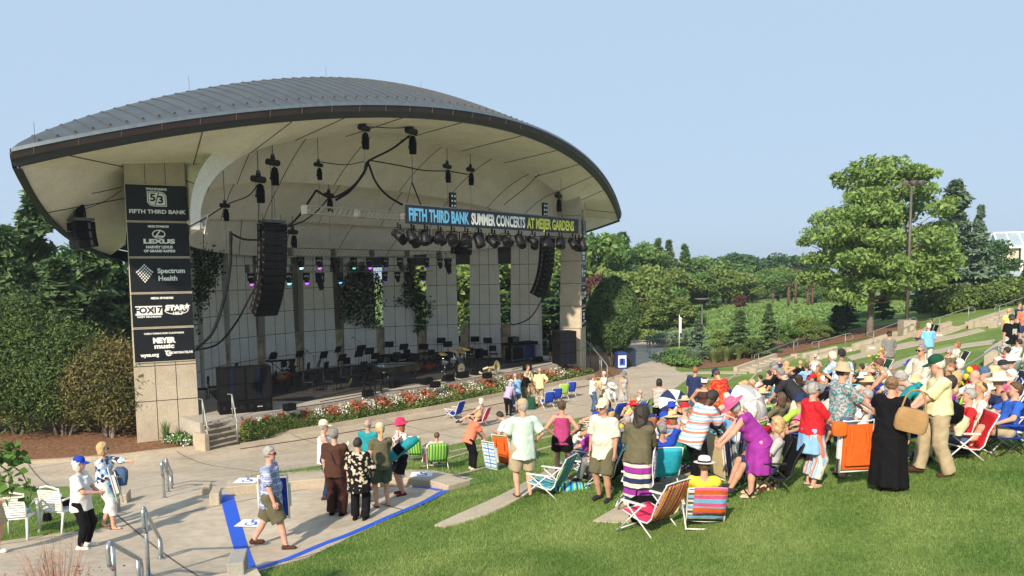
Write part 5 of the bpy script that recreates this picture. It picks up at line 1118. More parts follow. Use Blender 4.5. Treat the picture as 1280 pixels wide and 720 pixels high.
for i,(px,py,sh)in enumerate(SP):
 P=on_stage(px,py);d=math.atan2(cen[1]-P[1],cen[0]-P[0]);yaw=d+math.pi/2+rg.uniform(-.3,.3)+math.pi;zz=rg.uniform(1.,1.15)
 o=put(sp0,'s',P,yaw,f'{nth(i)} black music stand from the left in the orchestra'+(' with pale sheets' if sh else ''),'music stand','music stands of the orchestra','music_stand')
 if sh:
  m_=MB().box((-.11,0,0),(.21,.006,.28),0.0,0,None,-.35).box((.11,0,0),(.21,.006,.28),0.0,0,None,-.35);s_=m_.build('sheet_music',SHEETY if sh==2 else SHEET);s_.location=(P[0]+.03*math.cos(yaw-math.pi/2),P[1]+.03*math.sin(yaw-math.pi/2),P[2]+1.15);s_.rotation_euler=(0,0,yaw+rg.uniform(-.3,.3));
  tag(s_,['',f'white open sheet music on the {nth(i)} stand from the left','yellowish sheet music on a stand in the orchestra'][sh],'sheet music')
CP=[(252,500),(268,497),(302,478),(337,492),(352,489),(360,474),(372,482),(388,490),(392,477),(413,489),(414,476),(433,483),(437,470),(446,482),(459,476),(470,463),(480,470),(498,462),(512,458),(524,464),(541,458),(548,463),(566,462),(588,455),(604,459),(617,452)]
for i,(px,py)in enumerate(CP):
 P=on_stage(px,py,1.0 if px<300 else SZ);d=math.atan2(cen[1]-P[1],cen[0]-P[0])
 put(ch0,'c',P,d-math.pi/2+rg.uniform(-.4,.4),'black chair just left of the subwoofer stack' if i==0 else('black chair half behind the subwoofer stack' if i==1 else f'{nth(i)} black orchestra chair from the left'),'chair','black chairs of the orchestra','orchestra_chair')
for i,(px,py,w,h,lab)in enumerate([(505,452,2.0,.4,'low black riser behind the piano'),(560,448,2.4,.4,'low black riser behind the drum kit'),(610,446,2.2,.55,'black riser with amplifiers right of the drum kit')]):
 P=on_stage(px,py);e=empty('riser',tuple(P),TH,lab,'riser');MB().box((0,.6,h-.03),(w,1.2,.06)).build('deck',BLK2,e);MB().box((0,.03,h/2-.03),(w,.02,h-.06)).build('skirt',BLK2,e)
for i,(px,py,w,h,lab)in enumerate([(500,462,.7,.6,'dark amplifier box left of the cello'),(598,441,.6,.85,'tall black amplifier behind the drums'),(611,441,.6,.95,'tall black amplifier with a small pale plate'),(626,445,.9,.8,'wide black amplifier left of the road cases')]):
 P=on_stage(px,py);e=empty('amplifier',tuple(P),TH,lab,'amplifier');MB().box((0,0,h/2),(w,.4,h)).build('cabinet',SPK,e);MB().box((0,-.205,h*.42),(w*.88,.01,h*.75)).build('grille',GRL,e);MB().box((0,-.206,h*.9),(w*.8,.01,h*.1)).build('panel',mat('amp_panel',(.2,.2,.21),.4),e)
def piano():
 P=on_stage(488,482);e=empty('grand_piano',tuple(P),TH-.05,'black grand piano with its keyboard to the left','piano');PB=mat('piano_black',(.008,.008,.009),.12,.1)
 out=[(-.75,-.72),(-.75,.72),(-.2,.72),(.35,.68),(.75,.45),(1.0,.12),(1.3,-.15),(1.38,-.45),(1.25,-.66),(.9,-.72)]
 MB().prism(out,.66,.96).build('case',PB,e);MB().prism([(x*.99,y*.99)for x,y in out if x>-.4]+[(-.4,-.7),(-.4,.7)][::-1][:0],.965,.985).build('lid',PB,e)
 MB().box((-.86,0,.72),(.26,1.40,.05)).build('keybed',PB,e);MB().box((-.88,0,.752),(.15,1.24,.018)).build('keys',mat('keys',(.78,.76,.70),.3),e);b=MB()
 for i in range(36):
  if i%7 not in(2,6):b.box((-.85,-.6+i*.0345,.766),(.09,.013,.014))
 b.build('black_keys',PB,e);MB().box((-.98,0,.74),(.02,1.4,.1)).build('fallboard',PB,e)
 for x,y in((-.6,-.6),(-.6,.6),(1.1,-.45)):MB().tube([(x,y,.68),(x,y,.08)],[.07,.045],8).build('leg',PB,e,True)
 MB().box((-.45,0,.4),(.05,.08,.55)).box((-.45,0,.12),(.2,.3,.06)).build('pedals',PB,e)
 P=on_stage(466,491);e=empty('piano_bench',tuple(P),TH,'black padded piano bench left of the piano','bench');MB().box((0,0,.46),(.42,.85,.1)).build('seat',PB,e)
 for x in(-1,1):
  for y in(-1,1):MB().box((x*.17,y*.36,.21),(.045,.045,.42)).build('leg',PB,e)
piano()
WOODR=mat('varnish_red',(.22,.045,.018),.25,.3,3)
def string_bass(px,py,sc,yaw,tilt,lab,nm):
 P=on_stage(px,py);e=empty(nm,(P[0],P[1],P[2]+.22*sc),yaw,lab,nm.replace('_',' '));e.rotation_euler=(tilt,0,yaw);e.scale=(sc,)*3;o=[]
 for y,w in((0,.0),(.06,.22),(.22,.31),(.38,.27),(.5,.20),(.58,.19),(.70,.22),(.84,.24),(.96,.20),(1.05,.07),(1.08,0.0)):o.append((w,y))
 pl=o+[(-x,y)for x,y in o[::-1][1:-1]];MB().prism([(x,y)for x,y in pl],-.1,.1).build('body',WOODR,e,False)
 MB().box((0,1.35,.1),(.05,.65,.03)).box((0,1.0,.12),(.055,.9,.02)).build('neck',BLACK,e);MB().lathe([(.04,-.03),(.04,.03)],(0,1.72,.1),8,axis=(1,0,0)).build('scroll',WOODR,e);MB().box((0,.42,.13),(.12,.015,.06)).build('bridge',mat('maple',(.55,.42,.24),.5),e)
string_bass(347,483,1.0,TH-1.2,.25,'reddish double bass lying on its side at the left of the stage','double_bass')
string_bass(322,488,.85,TH-.5,.5,'second reddish bass beside the subwoofer, mostly hidden','double_bass')
string_bass(517,466,.8,TH-1.3,.35,'red cello lying on its side in front of the risers','cello');string_bass(530,465,.75,TH-1.7,.3,'second red cello lying right of the first','cello')
CHR=mat('chrome',(.6,.6,.62),.2,.05,metal=1.0);BRASS=mat('brass',(.62,.42,.13),.28,.1,metal=.9);CREAM=mat('drum_head',(.66,.56,.38),.5,.12,6)
P=on_stage(573,468);e=empty('drum_kit',tuple(P),TH+.05,'drum kit with a cream bass drum head in the middle of the stage','drum kit')
b=MB().lathe([(.28,-.2),(.30,-.2),(.30,.2),(.28,.2)],(0,0,.31),22,axis=(0,-1,0)).build('bass_drum',CAN,e,True,angle=40);MB().lathe([(.001,.201),(.275,.201)],(0,0,.31),22,axis=(0,-1,0)).build('head',CREAM,b);MB().box((0,-.205,.30),(.16,.004,.09)).build('head_mark',mat('drum_mark',(.12,.1,.08),.6),b)
for x,y,z,r_,h_,nm in((-.25,.1,.72,.16,.22,'tom'),(.22,.1,.72,.17,.24,'tom'),(.55,.4,.42,.2,.38,'floor_tom'),(-.55,.4,.62,.18,.14,'snare_drum')):
 d=MB().lathe([(r_*.96,-h_/2),(r_,-h_/2),(r_,h_/2),(r_*.96,h_/2)],(x,y,z),16,axis=(0,-.2,1)).build(nm,mat('drum_shell',(.07,.08,.11),.3,metal=.4),e,True,angle=40);MB().lathe([(.001,h_/2),(r_*.95,h_/2)],(x,y,z),16,axis=(0,-.2,1)).build('head',SIGNW,d)
 MB().tube([(x,y,z-h_/2),(x,y+.05,.02)],.012,5).build('stand',CHR,d,True)
for x,y,z,r_ in((-.75,.35,1.1,.24),(-.45,-.1,1.25,.22),(.6,0,1.25,.25),(.85,.45,1.05,.22)):
 c=MB().lathe([(.001,.03),(.05,.02),(r_,0),(r_,-.004)],(x,y,z),18,axis=(0,-.3,1)).build('cymbal',BRASS,e,True);s_=MB().tube([(x,y,z),(x,y,.3)],.01,5)
 for k in range(3):a=k*2.09;s_.tube([(x,y,.3),(x+.25*math.cos(a),y+.25*math.sin(a),.01)],.009,4)
 s_.build('stand',CHR,c,True)
P=on_stage(573,455);o=MB().lathe([(.001,-.09),(.06,-.07),(.09,0),(.06,.07),(.001,.09)],(P[0],P[1],1.8),12).build('orange_ball',mat('orange_ball',(.8,.17,.06),.5),None,True);tag(o,'small orange ball-shaped item above the bass drum','ball')
P=on_stage(621,467);e=empty('sousaphone',tuple(P),TH+.25,'brass and white sousaphone resting on the stage with its bell to the audience','sousaphone')
MB().lathe([(.05,-.5),(.06,-.3),(.10,-.12),(.2,-.02),(.33,.02),(.34,.03),(.32,.03),(.19,0),(.09,-.1),(.05,-.28)],(0,0,.34),26,axis=(0,-1,.12)).build('bell',mat('bell_lacquer',(.72,.62,.34),.25,.1,metal=.6),e,True)
MB().lathe([(.15,-.07),(.085,-.14),(.05,-.28)],(0,-.012,.34),20,axis=(0,-1,.12)).build('bell_throat',mat('bell_dark',(.30,.17,.07),.35,metal=.6),e,True)
c=MB();c.tube(catmull([(0,.5,.3),(-.3,.7,.2),(-.75,.6,.12),(-.95,.2,.1),(-.7,-.05,.1),(-.35,.05,.1),(-.2,.4,.15)],6),np.linspace(.06,.025,37),8);c.build('tubing',mat('tube_white',(.7,.66,.52),.3,metal=.3),e,True);c=MB()
for k in range(3):c.tube([(-.55+k*.09,.15,.1),(-.55+k*.09,.15,.32)],.03,8)
c.build('valves',BRASS,e,True)
P=on_stage(650,451);e=empty('road_case_cart',tuple(P),TH-.15,'silver framed cart with blue and black cases at the right of the stage','cart');f=MB()
for x in(-.95,0,.95):
 for y in(-.35,.35):f.tube([(x,y,0),(x,y,.95)],.025,5)
for z in(.12,.92):
 for y in(-.35,.35):f.tube([(-.95,y,z),(.95,y,z)],.025,5)
f.build('frame',ALU,e);MB().box((0,0,1.02),(2.2,.8,.16)).build('top_case',SPK,e);MB().box((-.48,0,.5),(.8,.6,.7)).build('black_case',SPK,e);MB().box((.5,0,.5),(.85,.6,.72)).build('blue_case',mat('case_blue',(.012,.02,.12),.5),e)
for x in(-.9,.9):MB().lathe([(.05,-.02),(.05,.02)],(x,-.3,.05),10,axis=(0,1,0)).build('wheel',BLACK,e)
e2=empty('rack_unit',(P[0],P[1],P[2]+1.1),TH-.15,'small black rack unit on top of the silver cart','rack');MB().box((-.5,0,.18),(.55,.4,.34)).build('case',SPK,e2);MB().box((-.5,-.205,.18),(.45,.01,.26)).build('panel',mat('rack_panel',(.05,.05,.055),.3),e2)
P=on_stage(352,474);e=empty('keyboard',tuple(P),TH-.4,'dark keyboard on a stand behind the lying double bass','keyboard');MB().box((0,0,.95),(1.35,.4,.1)).build('body',BLACK,e);MB().box((0,-.08,1.003),(1.2,.16,.008)).build('keys',mat('keys',(.7,.7,.7)),e);MB().tube([(-.5,-.15,.02),(.5,.1,.9)],.02,5).tube([(.5,-.15,.02),(-.5,.1,.9)],.02,5).build('stand',BLACK,e)
P=on_stage(506,448);e=empty('bell_bar_rack',tuple(P),TH,'thin T-shaped percussion rack above the orchestra chairs','rack');MB().tube([(0,0,0),(0,0,1.75)],.015,5).tube([(-.55,0,1.72),(.1,0,1.72)],.018,5).tube([(-.55,0,1.72),(-.55,0,1.6)],.012,5).build('frame',METALF,e)
def mic(px,py,yaw,hgt,lab):
 P=on_stage(px,py);e=empty('microphone_stand',tuple(P),yaw,lab,'microphone','boom microphones');b=MB().tube([(0,0,0),(0,0,hgt*.72)],.012,5).tube([(-.15,0,hgt*.62),(.55,0,hgt)],.009,5)
 for k in range(3):a=k*2.09;b.tube([(0,0,.2),(.28*math.cos(a),.28*math.sin(a),.01)],.009,4)
 b.build('stand',BLACK,e,True);MB().tube([(.5,0,hgt-.02),(.66,0,hgt-.12)],.022,8).build('microphone',METALF,e,True)
for j,(px,py,yw,hg,lab)in enumerate([(393,470,TH+2.6,1.5,'boom microphone left of the warm-lit sheet music'),(455,458,TH+2.4,1.7,'boom microphone above the second row of chairs'),(567,440,TH+2.3,2.4,'tall boom microphone behind the drum kit'),(636,444,TH+2.6,2.1,'boom microphone left of the road case cart'),(486,448,TH+2.2,1.9,'boom microphone near the back stone pilasters'),(587,462,TH+.4,1.2,'short boom microphone at the drum kit'),(380,470,TH+.6,1.3,'boom microphone left of the tall stands')]):mic(px,py,yw,hg,lab)
P=on_stage(598,440);e=empty('laptop_desk',(P[0],P[1],P[2]+1.0),TH,'grey-blue equipment box on a tall stand behind the drums','equipment');MB().box((0,0,.3),(.9,.4,.35)).build('box',mat('greyblue',(.16,.22,.27),.5),e);MB().tube([(0,0,-1),(0,0,.15)],.03,6).build('pole',BLACK,e)
P=on_stage(439,479);o=MB().lathe([(.05,0),(.05,.16),(.02,.2),(.02,.24)],(P[0],P[1],P[2]),10).build('bottle',mat('bottle_green',(.35,.55,.15),.3),None,True);tag(o,'small yellow-green bottle standing on the stage floor','bottle')
def stage_steps():
 A=gp(277,559);e=empty('stage_steps',tuple(A),TH,'pale stone steps up to the left end of the stage','steps');up=-SN;P1=st(-11.35,.15,1.0);L=(P1-A)[:2]@(-SN);m=MB()
 a0=np.array([A[0],A[1]]);
 for k in range(5):m.box((0,.32*(k+.5),(1.0-A[2])*(k+.8)/5-.25),(1.45,.32,.5+(1.0-A[2])/5*.4))
 m.build('treads',CONCW,e)
 return e
TOPC=at_z(273,525.5,1.0);BOTC=at_z(279,559,.05);dst=TOPC[:2]-BOTC[:2];LST=np.linalg.norm(dst);dst/=LST;RST=math.atan2(dst[1],dst[0])-math.pi/2
def stage_steps():
 e=empty('stage_steps',(BOTC[0],BOTC[1],0.0),RST,'pale stone steps up to the left end of the stage','steps');m=MB()
 r_s=MB()
 for k in range(5):t_=LST/5;r_s.box((0,t_*(k+.5)+.03,.19*(k+1)/2-.13),(1.14,t_-.01,.19*(k+1)+.16));m.box((0,t_*(k+.5),.19*(k+1)-.025),(1.15,t_+.03,.05))
 r_s.build('risers',mat('riser',(.20,.17,.135),.9),e)  # darker risers: shade below the tread edges is put into the colour
 m.build('treads',CONCW,e);MB().box((-.66,LST/2+.2,.3),(.16,LST+.5,.7)).build('side_kerb',CONCW,e)
stage_steps()
rst=np.array([dst[1],-dst[0]]);loc=BOTC
for(x,lab)in((-.60,'grey handrail on the column side of the stage steps'),(.60,'grey handrail on the flower-bed side of the stage steps')):
 q0=np.array([*(BOTC[:2]+rst*x),.92]);q1=np.array([*(TOPC[:2]+rst*x),1.85]);h=empty('handrail',(q0[0],q0[1],loc[2]),0,lab,'handrail');L0=np.array(h.location)
 MB().tube([q0-L0-np.array([*(dst*.15),.1]),q0-L0,q1-L0,q1-L0+np.array([*(dst*.25),0])],.024,8).build('top_rail',RAILW,h,True);MB().tube([q0-L0,(q0-L0)*np.array([1,1,0])],.024,8).build('post',RAILW,h,True);MB().tube([q1-L0,q1-L0-(0,0,.9)],.024,8).build('post',RAILW,h,True)
def rail_px(pts,z0s,lab):
 Q=[gp(x,y)for x,y in pts];h=empty('handrail',tuple(Q[0]),0,lab,'handrail');L0=np.array(h.location);top=[q-L0+(0,0,z)for q,z in zip(Q,z0s)]
 MB().tube(top,.03,8).build('top_rail',RAILW,h,True)
 for t,q in zip(top,Q):MB().tube([t,q-L0],.026,8).build('post',RAILW,h,True)
rail_px([(732,463),(752,472),(759,478)],[1.9,1.15,.95],'pale handrail running down from the right end of the stage');rail_px([(738,459),(750,466)],[1.6,1.0],'second pale handrail behind it at the right column')
def bin_(px,py,lab,m,m2,w=.62,h=1.05,front=False):
 P=gp(px,py);e=empty('litter_bin',tuple(P),.15,lab,'bin');b=MB().box((0,0,h*.45),(w,w,h*.9)).build('body',m,e);MB().box((0,0,h*.95),(w*1.04,w*1.04,h*.1)).box((0,0,h*1.03),(w*.7,w*.7,h*.06)).build('lid',m2,e)
 if front:MB().box((0,-w/2-.006,h*.48),(w*.84,.012,h*.72)).build('poster',SIGNW,e);MB().box((0,-w/2-.014,h*.44),(w*.62,.006,h*.42)).build('poster_panel',TAPE,e);MB().box((-.02,-w/2-.019,h*.5),(w*.26,.006,h*.34)).build('poster_figure',mat('navy',(.01,.015,.06),.6),e)
BLUEB=mat('bin_blue',(.02,.05,.20),.5);NAVB=mat('bin_navy',(.012,.022,.045),.5)
bin_(776,461,'blue bin with a white and blue poster at the path corner',BLUEB,BLUEB,front=True);bin_(786,458,'dark navy litter bin behind the poster bin',NAVB,NAVB,.7,1.15)
LPM=mat('lamp_post',(.10,.09,.08),.5,.1);
def path_lamp(px,py,ytop,lab):
 P=gp(px,py);s=FOC/P[1];h=(py-ytop)/s;e=empty('street_lamp',tuple(P),0,lab,'lamp','slim lamps on the far path');MB().tube([(0,0,0),(0,0,h-.4)],.06,8).build('post',LPM,e,True);MB().tube([(0,0,h-.45),(-.3,0,h-.03)],.02,5).tube([(0,0,h-.45),(.3,0,h-.03)],.02,5).build('bracket',LPM,e);MB().lathe([(.55,0),(.5,.08),(.001,.1)],(0,0,h-.05),18).build('lamp_head',LPM,e,True)
path_lamp(877,447,373,'slim dark lamp with a flat round head beside the bluish spruce shrub');path_lamp(801,421,373,'slim lamp with a flat head on the far path');
P=gp(849,437);e=empty('flag_pole',tuple(P),0,'thin white banner pole at the corner of the far path','pole');MB().tube([(0,0,0),(0,0,2.7)],.035,6).build('pole',SIGNW,e,True);MB().box((.1,0,1.9),(.12,.01,1.2)).build('pennant',SIGNW,e)
P=gp(1133,417);s=FOC/P[1];h=(417-232)/s;e=empty('street_lamp',tuple(P),0,'tall dark floodlight post on a concrete base in front of the big tree','lamp post');MB().tube([(0,0,.5),(0,0,h)],[.12,.07],10).build('post',LPM,e,True);MB().box((0,0,.35),(.75,.75,1.0)).build('base',CONCW,e)
MB().box((0,0,h-.05),(1.1,.1,.1)).build('cross_arm',LPM,e)
for x in(-.45,.05,.5):c=MB().lathe([(.001,-.22),(.14,-.18),(.19,.15),(.17,.17),(.001,.12)],(x,-.1,h+.05),12,axis=(-.3 if x<0 else.5,-.9,-.2)).build('floodlight',LPM,e,True)
for j,(px,py,lab)in enumerate([(799,444,'low metal barrier stand on the far path, left'),(823,440,'low metal barrier stand on the far path, right')]):
 P=gp(px,py);e=empty('barrier',tuple(P),.3,lab,'barrier','metal barriers on the far path');MB().tube([(-.9,0,.1),(-.9,0,1.0),(.9,0,1.0),(.9,0,.1)],.02,5).tube([(-.9,0,.3),(.9,0,.3)],.015,5).build('frame',RAILW,e,True);MB().tube([(-.9,-.3,0),(-.9,0,.12),(-.9,.3,0)],.02,5).tube([(.9,-.3,0),(.9,0,.12),(.9,.3,0)],.02,5).build('feet',RAILW,e,True);m=MB()
 for k in range(11):m.tube([(-.9+.163*(k+.5),0,.3),(-.9+.163*(k+.5),0,1.)],.007,4)
 m.build('bars',RAILW,e)
RUSTP=mat('corten',(.10,.05,.035),.8,.3,2)
for j,(px,yb,yt,w,lab)in enumerate([(966,384,360,.34,'shortest rusty sculpture post, partly sunk behind the meadow'),(985,387,350,.40,'second rusty sculpture post from the left, plain-topped'),(994,385,333,.42,'tallest rusty sculpture post with a small spiky top'),(1009,387,356,.42,'rusty sculpture post with a wide spiky head'),(1015,387,352,.38,'rightmost rusty sculpture post, close to the one with the wide head')]):
 P=gp(px,yb);s=FOC/P[1];h=(yb-yt)/s;e=empty('sculpture_post',(P[0],P[1],P[2]-.1),0,lab,'sculpture','rusty steel sculpture posts');MB().tube([(0,0,0),(.03,0,h*.8)],w*.32,8).build('post',RUSTP,e,True);m=MB();rg=np.random.default_rng(j)
 for k in range(16):d=dirs(1,rg)[0];d[2]=abs(d[2])+.2;m.tube([(.03,0,h*.8),(.03+d[0]*w*1.1,d[1]*w*1.1,h*.8+d[2]*h*.16)],[.05,.02],4)
 m.build('spiky_head',RUSTP,e)
def greenhouse():
 A=at_depth(1249,355,75);e=empty('greenhouse',(A[0],A[1],ht(A[0],A[1])),-.25,'pale greenhouse building with a white frame and glazed gabled roof at the right edge','building');z0=A[2]-e.location[2]-.6;z1=at_depth(1249,309,75)[2]-e.location[2];z2=at_depth(1256,291,75)[2]-e.location[2]
 WALLG=mat('gh_wall',(.52,.47,.37),.8,.1,2);FRW=mat('gh_white',(.75,.75,.72),.5);GL=mat('gh_glass',(.28,.36,.40),.15,.15,.5)
 L=6.;D=9.;x1=1.7
 MB().box((x1/2-.1,D/2,(z0+z1)/2),(x1,D,z1-z0)).build('side_wall',WALLG,e);MB().box((x1+3.2,-.1+D/2,(z0+z1)/2),(5.5,D-.2,z1-z0)).build('glass_wall',GL,e)
 f=MB();
 for x in(-.2,x1+.1,x1+1.9,x1+3.7,x1+5.5):f.box((x,-.25,(z0+z1)/2),(.22 if x>0 else.1,.22,z1-z0))
 f.box((x1/2+2.6,-.25,z1),(L+2.2,.3,.25));f.box((x1/2+2.6,-.25,(z0+z1)*.5),(L+2,.12,.1));f.build('frame',FRW,e)
 for k in range(3):
  y=k*3.;m=MB();V=[(-.2,y,z1+.12),(-.2,y+1.5,z2),(-.2,y+3,z1+.12),(7.5,y,z1+.12),(7.5,y+1.5,z2),(7.5,y+3,z1+.12)];m.add(V,[(0,1,2),(3,5,4),(0,3,4,1),(1,4,5,2),(0,2,5,3)]);r_=m.build('roof',GL,e);q=MB()
  for x in np.arange(-.2,7.6,1.1):q.tube([(x,y,z1+.14),(x,y+1.5,z2+.03),(x,y+3,z1+.14)],.07,4)
  q.tube([(-.2,y+1.5,z2+.05),(7.5,y+1.5,z2+.05)],.1,4);q.build('roof_bars',FRW,r_)
 MB().box((1.0,-.7,z0+1.6),(2.2,1.0,.08),0,0,None,.5).build('awning',mat('gh_awning',(.30,.37,.42),.4),e)
greenhouse()
def surf_nets(S,org,h):
 """vertices and quads of the zero surface of grid S"""
 nx,ny,nz=S.shape;ins=S<0
 c=[ins[i:nx-1+i,j:ny-1+j,k:nz-1+k]for i in(0,1)for j in(0,1)for k in(0,1)]
 cnt=sum(a.astype(np.int8)for a in c);act=(cnt>0)&(cnt<8);idx=np.full(act.shape,-1,np.int64);A=np.argwhere(act)
 if len(A)==0:return np.zeros((0,3)),np.zeros((0,4),int)
 idx[act]=np.arange(len(A));P=np.zeros((len(A),3));N=np.zeros(len(A))
 cor=[(i,j,k)for i in(0,1)for j in(0,1)for k in(0,1)];val={q:S[A[:,0]+q[0],A[:,1]+q[1],A[:,2]+q[2]]for q in cor}
 for a in cor:
  for ax in range(3):
   if a[ax]==0:
    b=list(a);b[ax]=1;b=tuple(b);va,vb=val[a],val[b];m=(va<0)!=(vb<0)
    t=va[m]/(va[m]-vb[m]);p=np.tile(np.array(a,float),(m.sum(),1));p[:,ax]+=t;P[m]+=p;N[m]+=1
 V=(A+P/N[:,None])*h+org;F=[]
 for ax in range(3):
  o=[slice(1,-1)]*3;a=S;i0=[slice(None)]*3;i1=[slice(None)]*3;i0[ax]=slice(0,-1);i1[ax]=slice(1,None)
  s0=ins[tuple(i0)];s1=ins[tuple(i1)];ch=np.argwhere(s0!=s1);u,v=(ax+1)%3,(ax+2)%3
  ch=ch[(ch[:,u]>0)&(ch[:,v]>0)&(ch[:,u]<S.shape[u]-1)&(ch[:,v]<S.shape[v]-1)]
  if len(ch)==0:continue
  fl=s0[ch[:,0],ch[:,1],ch[:,2]];q=[]
  for du,dv in((1,1),(0,1),(0,0),(1,0)):
   e=ch.copy();e[:,u]-=du;e[:,v]-=dv;q.append(idx[e[:,0],e[:,1],e[:,2]])
  q=np.stack(q,1);q[~fl]=q[~fl][:,::-1];F.append(q)
 F=np.concatenate(F);F=F[(F>=0).all(1)];return V,F
class Field:
 def __init__(s,lo,hi,h,k=.03):
  s.h=h;s.lo=np.array(lo,float)-2*h;n=np.ceil((np.array(hi)-s.lo)/h).astype(int)+3;s.S=np.full(n,.5);s.ax=[s.lo[i]+h*np.arange(n[i])for i in range(3)];s.k=k
 def reg(s,lo,hi,pad):
  r=[]
  for i in range(3):
   a=int(max(0,math.floor((lo[i]-pad-s.lo[i])/s.h)));b=int(min(s.S.shape[i],math.ceil((hi[i]+pad-s.lo[i])/s.h)+1));r.append(slice(a,max(a+1,b)))
  X,Y,Z=np.meshgrid(s.ax[0][r[0]],s.ax[1][r[1]],s.ax[2][r[2]],indexing='ij');return tuple(r),np.stack([X,Y,Z],-1)
 def mix(s,r,d,k=None):
  k=s.k if k is None else k;a=s.S[r]
  if k<=0:s.S[r]=np.minimum(a,d);return
  hh=np.clip(.5+.5*(a-d)/k,0,1);s.S[r]=a*(1-hh)+d*hh-k*hh*(1-hh)
 def cap(s,a,b,ra,rb,k=None,planes=()):
  a=np.array(a,float);b=np.array(b,float);rm=max(ra,rb);r,P=s.reg(np.minimum(a,b),np.maximum(a,b),rm+.06);ab=b-a
  t=np.clip(((P-a)@ab)/(ab@ab+1e-9),0,1);d=np.linalg.norm(P-(a+t[...,None]*ab),axis=-1)-(ra+(rb-ra)*t)
  for o,n in planes:d=np.maximum(d,(P-np.array(o))@np.array(n))
  s.mix(r,d,k);return s
 def ell(s,c,rad,M=None,k=None,planes=()):
  c=np.array(c,float);rad=np.array(rad,float);m=rad.max();r,P=s.reg(c,c,m+.06);q=P-c
  if M is not None:q=q@np.array(M)
  k0=np.linalg.norm(q/rad,axis=-1);k1=np.linalg.norm(q/rad**2,axis=-1)+1e-9;d=k0*(k0-1)/k1;d=np.where(k0<1e-3,-rad.min(),d)
  for o,n in planes:d=np.maximum(d,(P-np.array(o))@np.array(n))
  s.mix(r,d,k);return s
 def cone(s,a,b,ra,rb,xd,k=None,rip=0.,nr=9,planes=(),ph=0.):
  """elliptic tapered column a->b, radii (rx,ry), xd = direction of rx"""
  a=np.array(a,float);b=np.array(b,float);L=np.linalg.norm(b-a);t_=(b-a)/L;xd=np.array(xd,float)-t_*(np.array(xd)@t_);xd/=np.linalg.norm(xd);yd=np.cross(t_,xd);m=max(*ra,*rb)*(1+rip)
  r,P=s.reg(np.minimum(a,b),np.maximum(a,b),m+.05);q=P-a;z=q@t_;t=np.clip(z/L,0,1);x=q@xd;y=q@yd;rx=ra[0]+(rb[0]-ra[0])*t;ry=ra[1]+(rb[1]-ra[1])*t
  f=1.0
  if rip:f=1+rip*t*np.sin(np.arctan2(y,x)*nr+ph)
  e=np.sqrt((x/rx)**2+(y/ry)**2)/f;d=(e-1)*np.minimum(rx,ry);d=np.maximum(d,np.maximum(-z,z-L))
  for o,n in planes:d=np.maximum(d,(P-np.array(o))@np.array(n))
  s.mix(r,d,k);return s
 def folds(s,amp,fr,seed=0.):
  X,Y,Z=np.meshgrid(*s.ax,indexing='ij');a=np.sin(X*fr+Z*fr*.45+seed)*np.sin(Y*fr*.9-Z*fr*.35+seed*2)+.6*np.sin((X+Y)*fr*1.7+Z*fr*.9+seed*3)*np.sin(Z*fr*.8+seed)
  s.S=s.S+amp*a;return s
 def mesh(s):return surf_nets(s.S,s.lo,s.h)
def ik(a,t,l1,l2,pole):
 a=np.array(a,float);t=np.array(t,float);d=t-a;L=np.linalg.norm(d);mx=(l1+l2)*.995
 if L>mx:t=a+d*mx/L;d=t-a;L=mx
 L=max(L,abs(l1-l2)+.02);u=d/np.linalg.norm(d);x=(l1*l1-l2*l2+L*L)/(2*L);hh=math.sqrt(max(l1*l1-x*x,0));p=np.array(pole,float);p=p-u*(p@u);p/=np.linalg.norm(p)+1e-9
 return a+u*x+p*hh,t
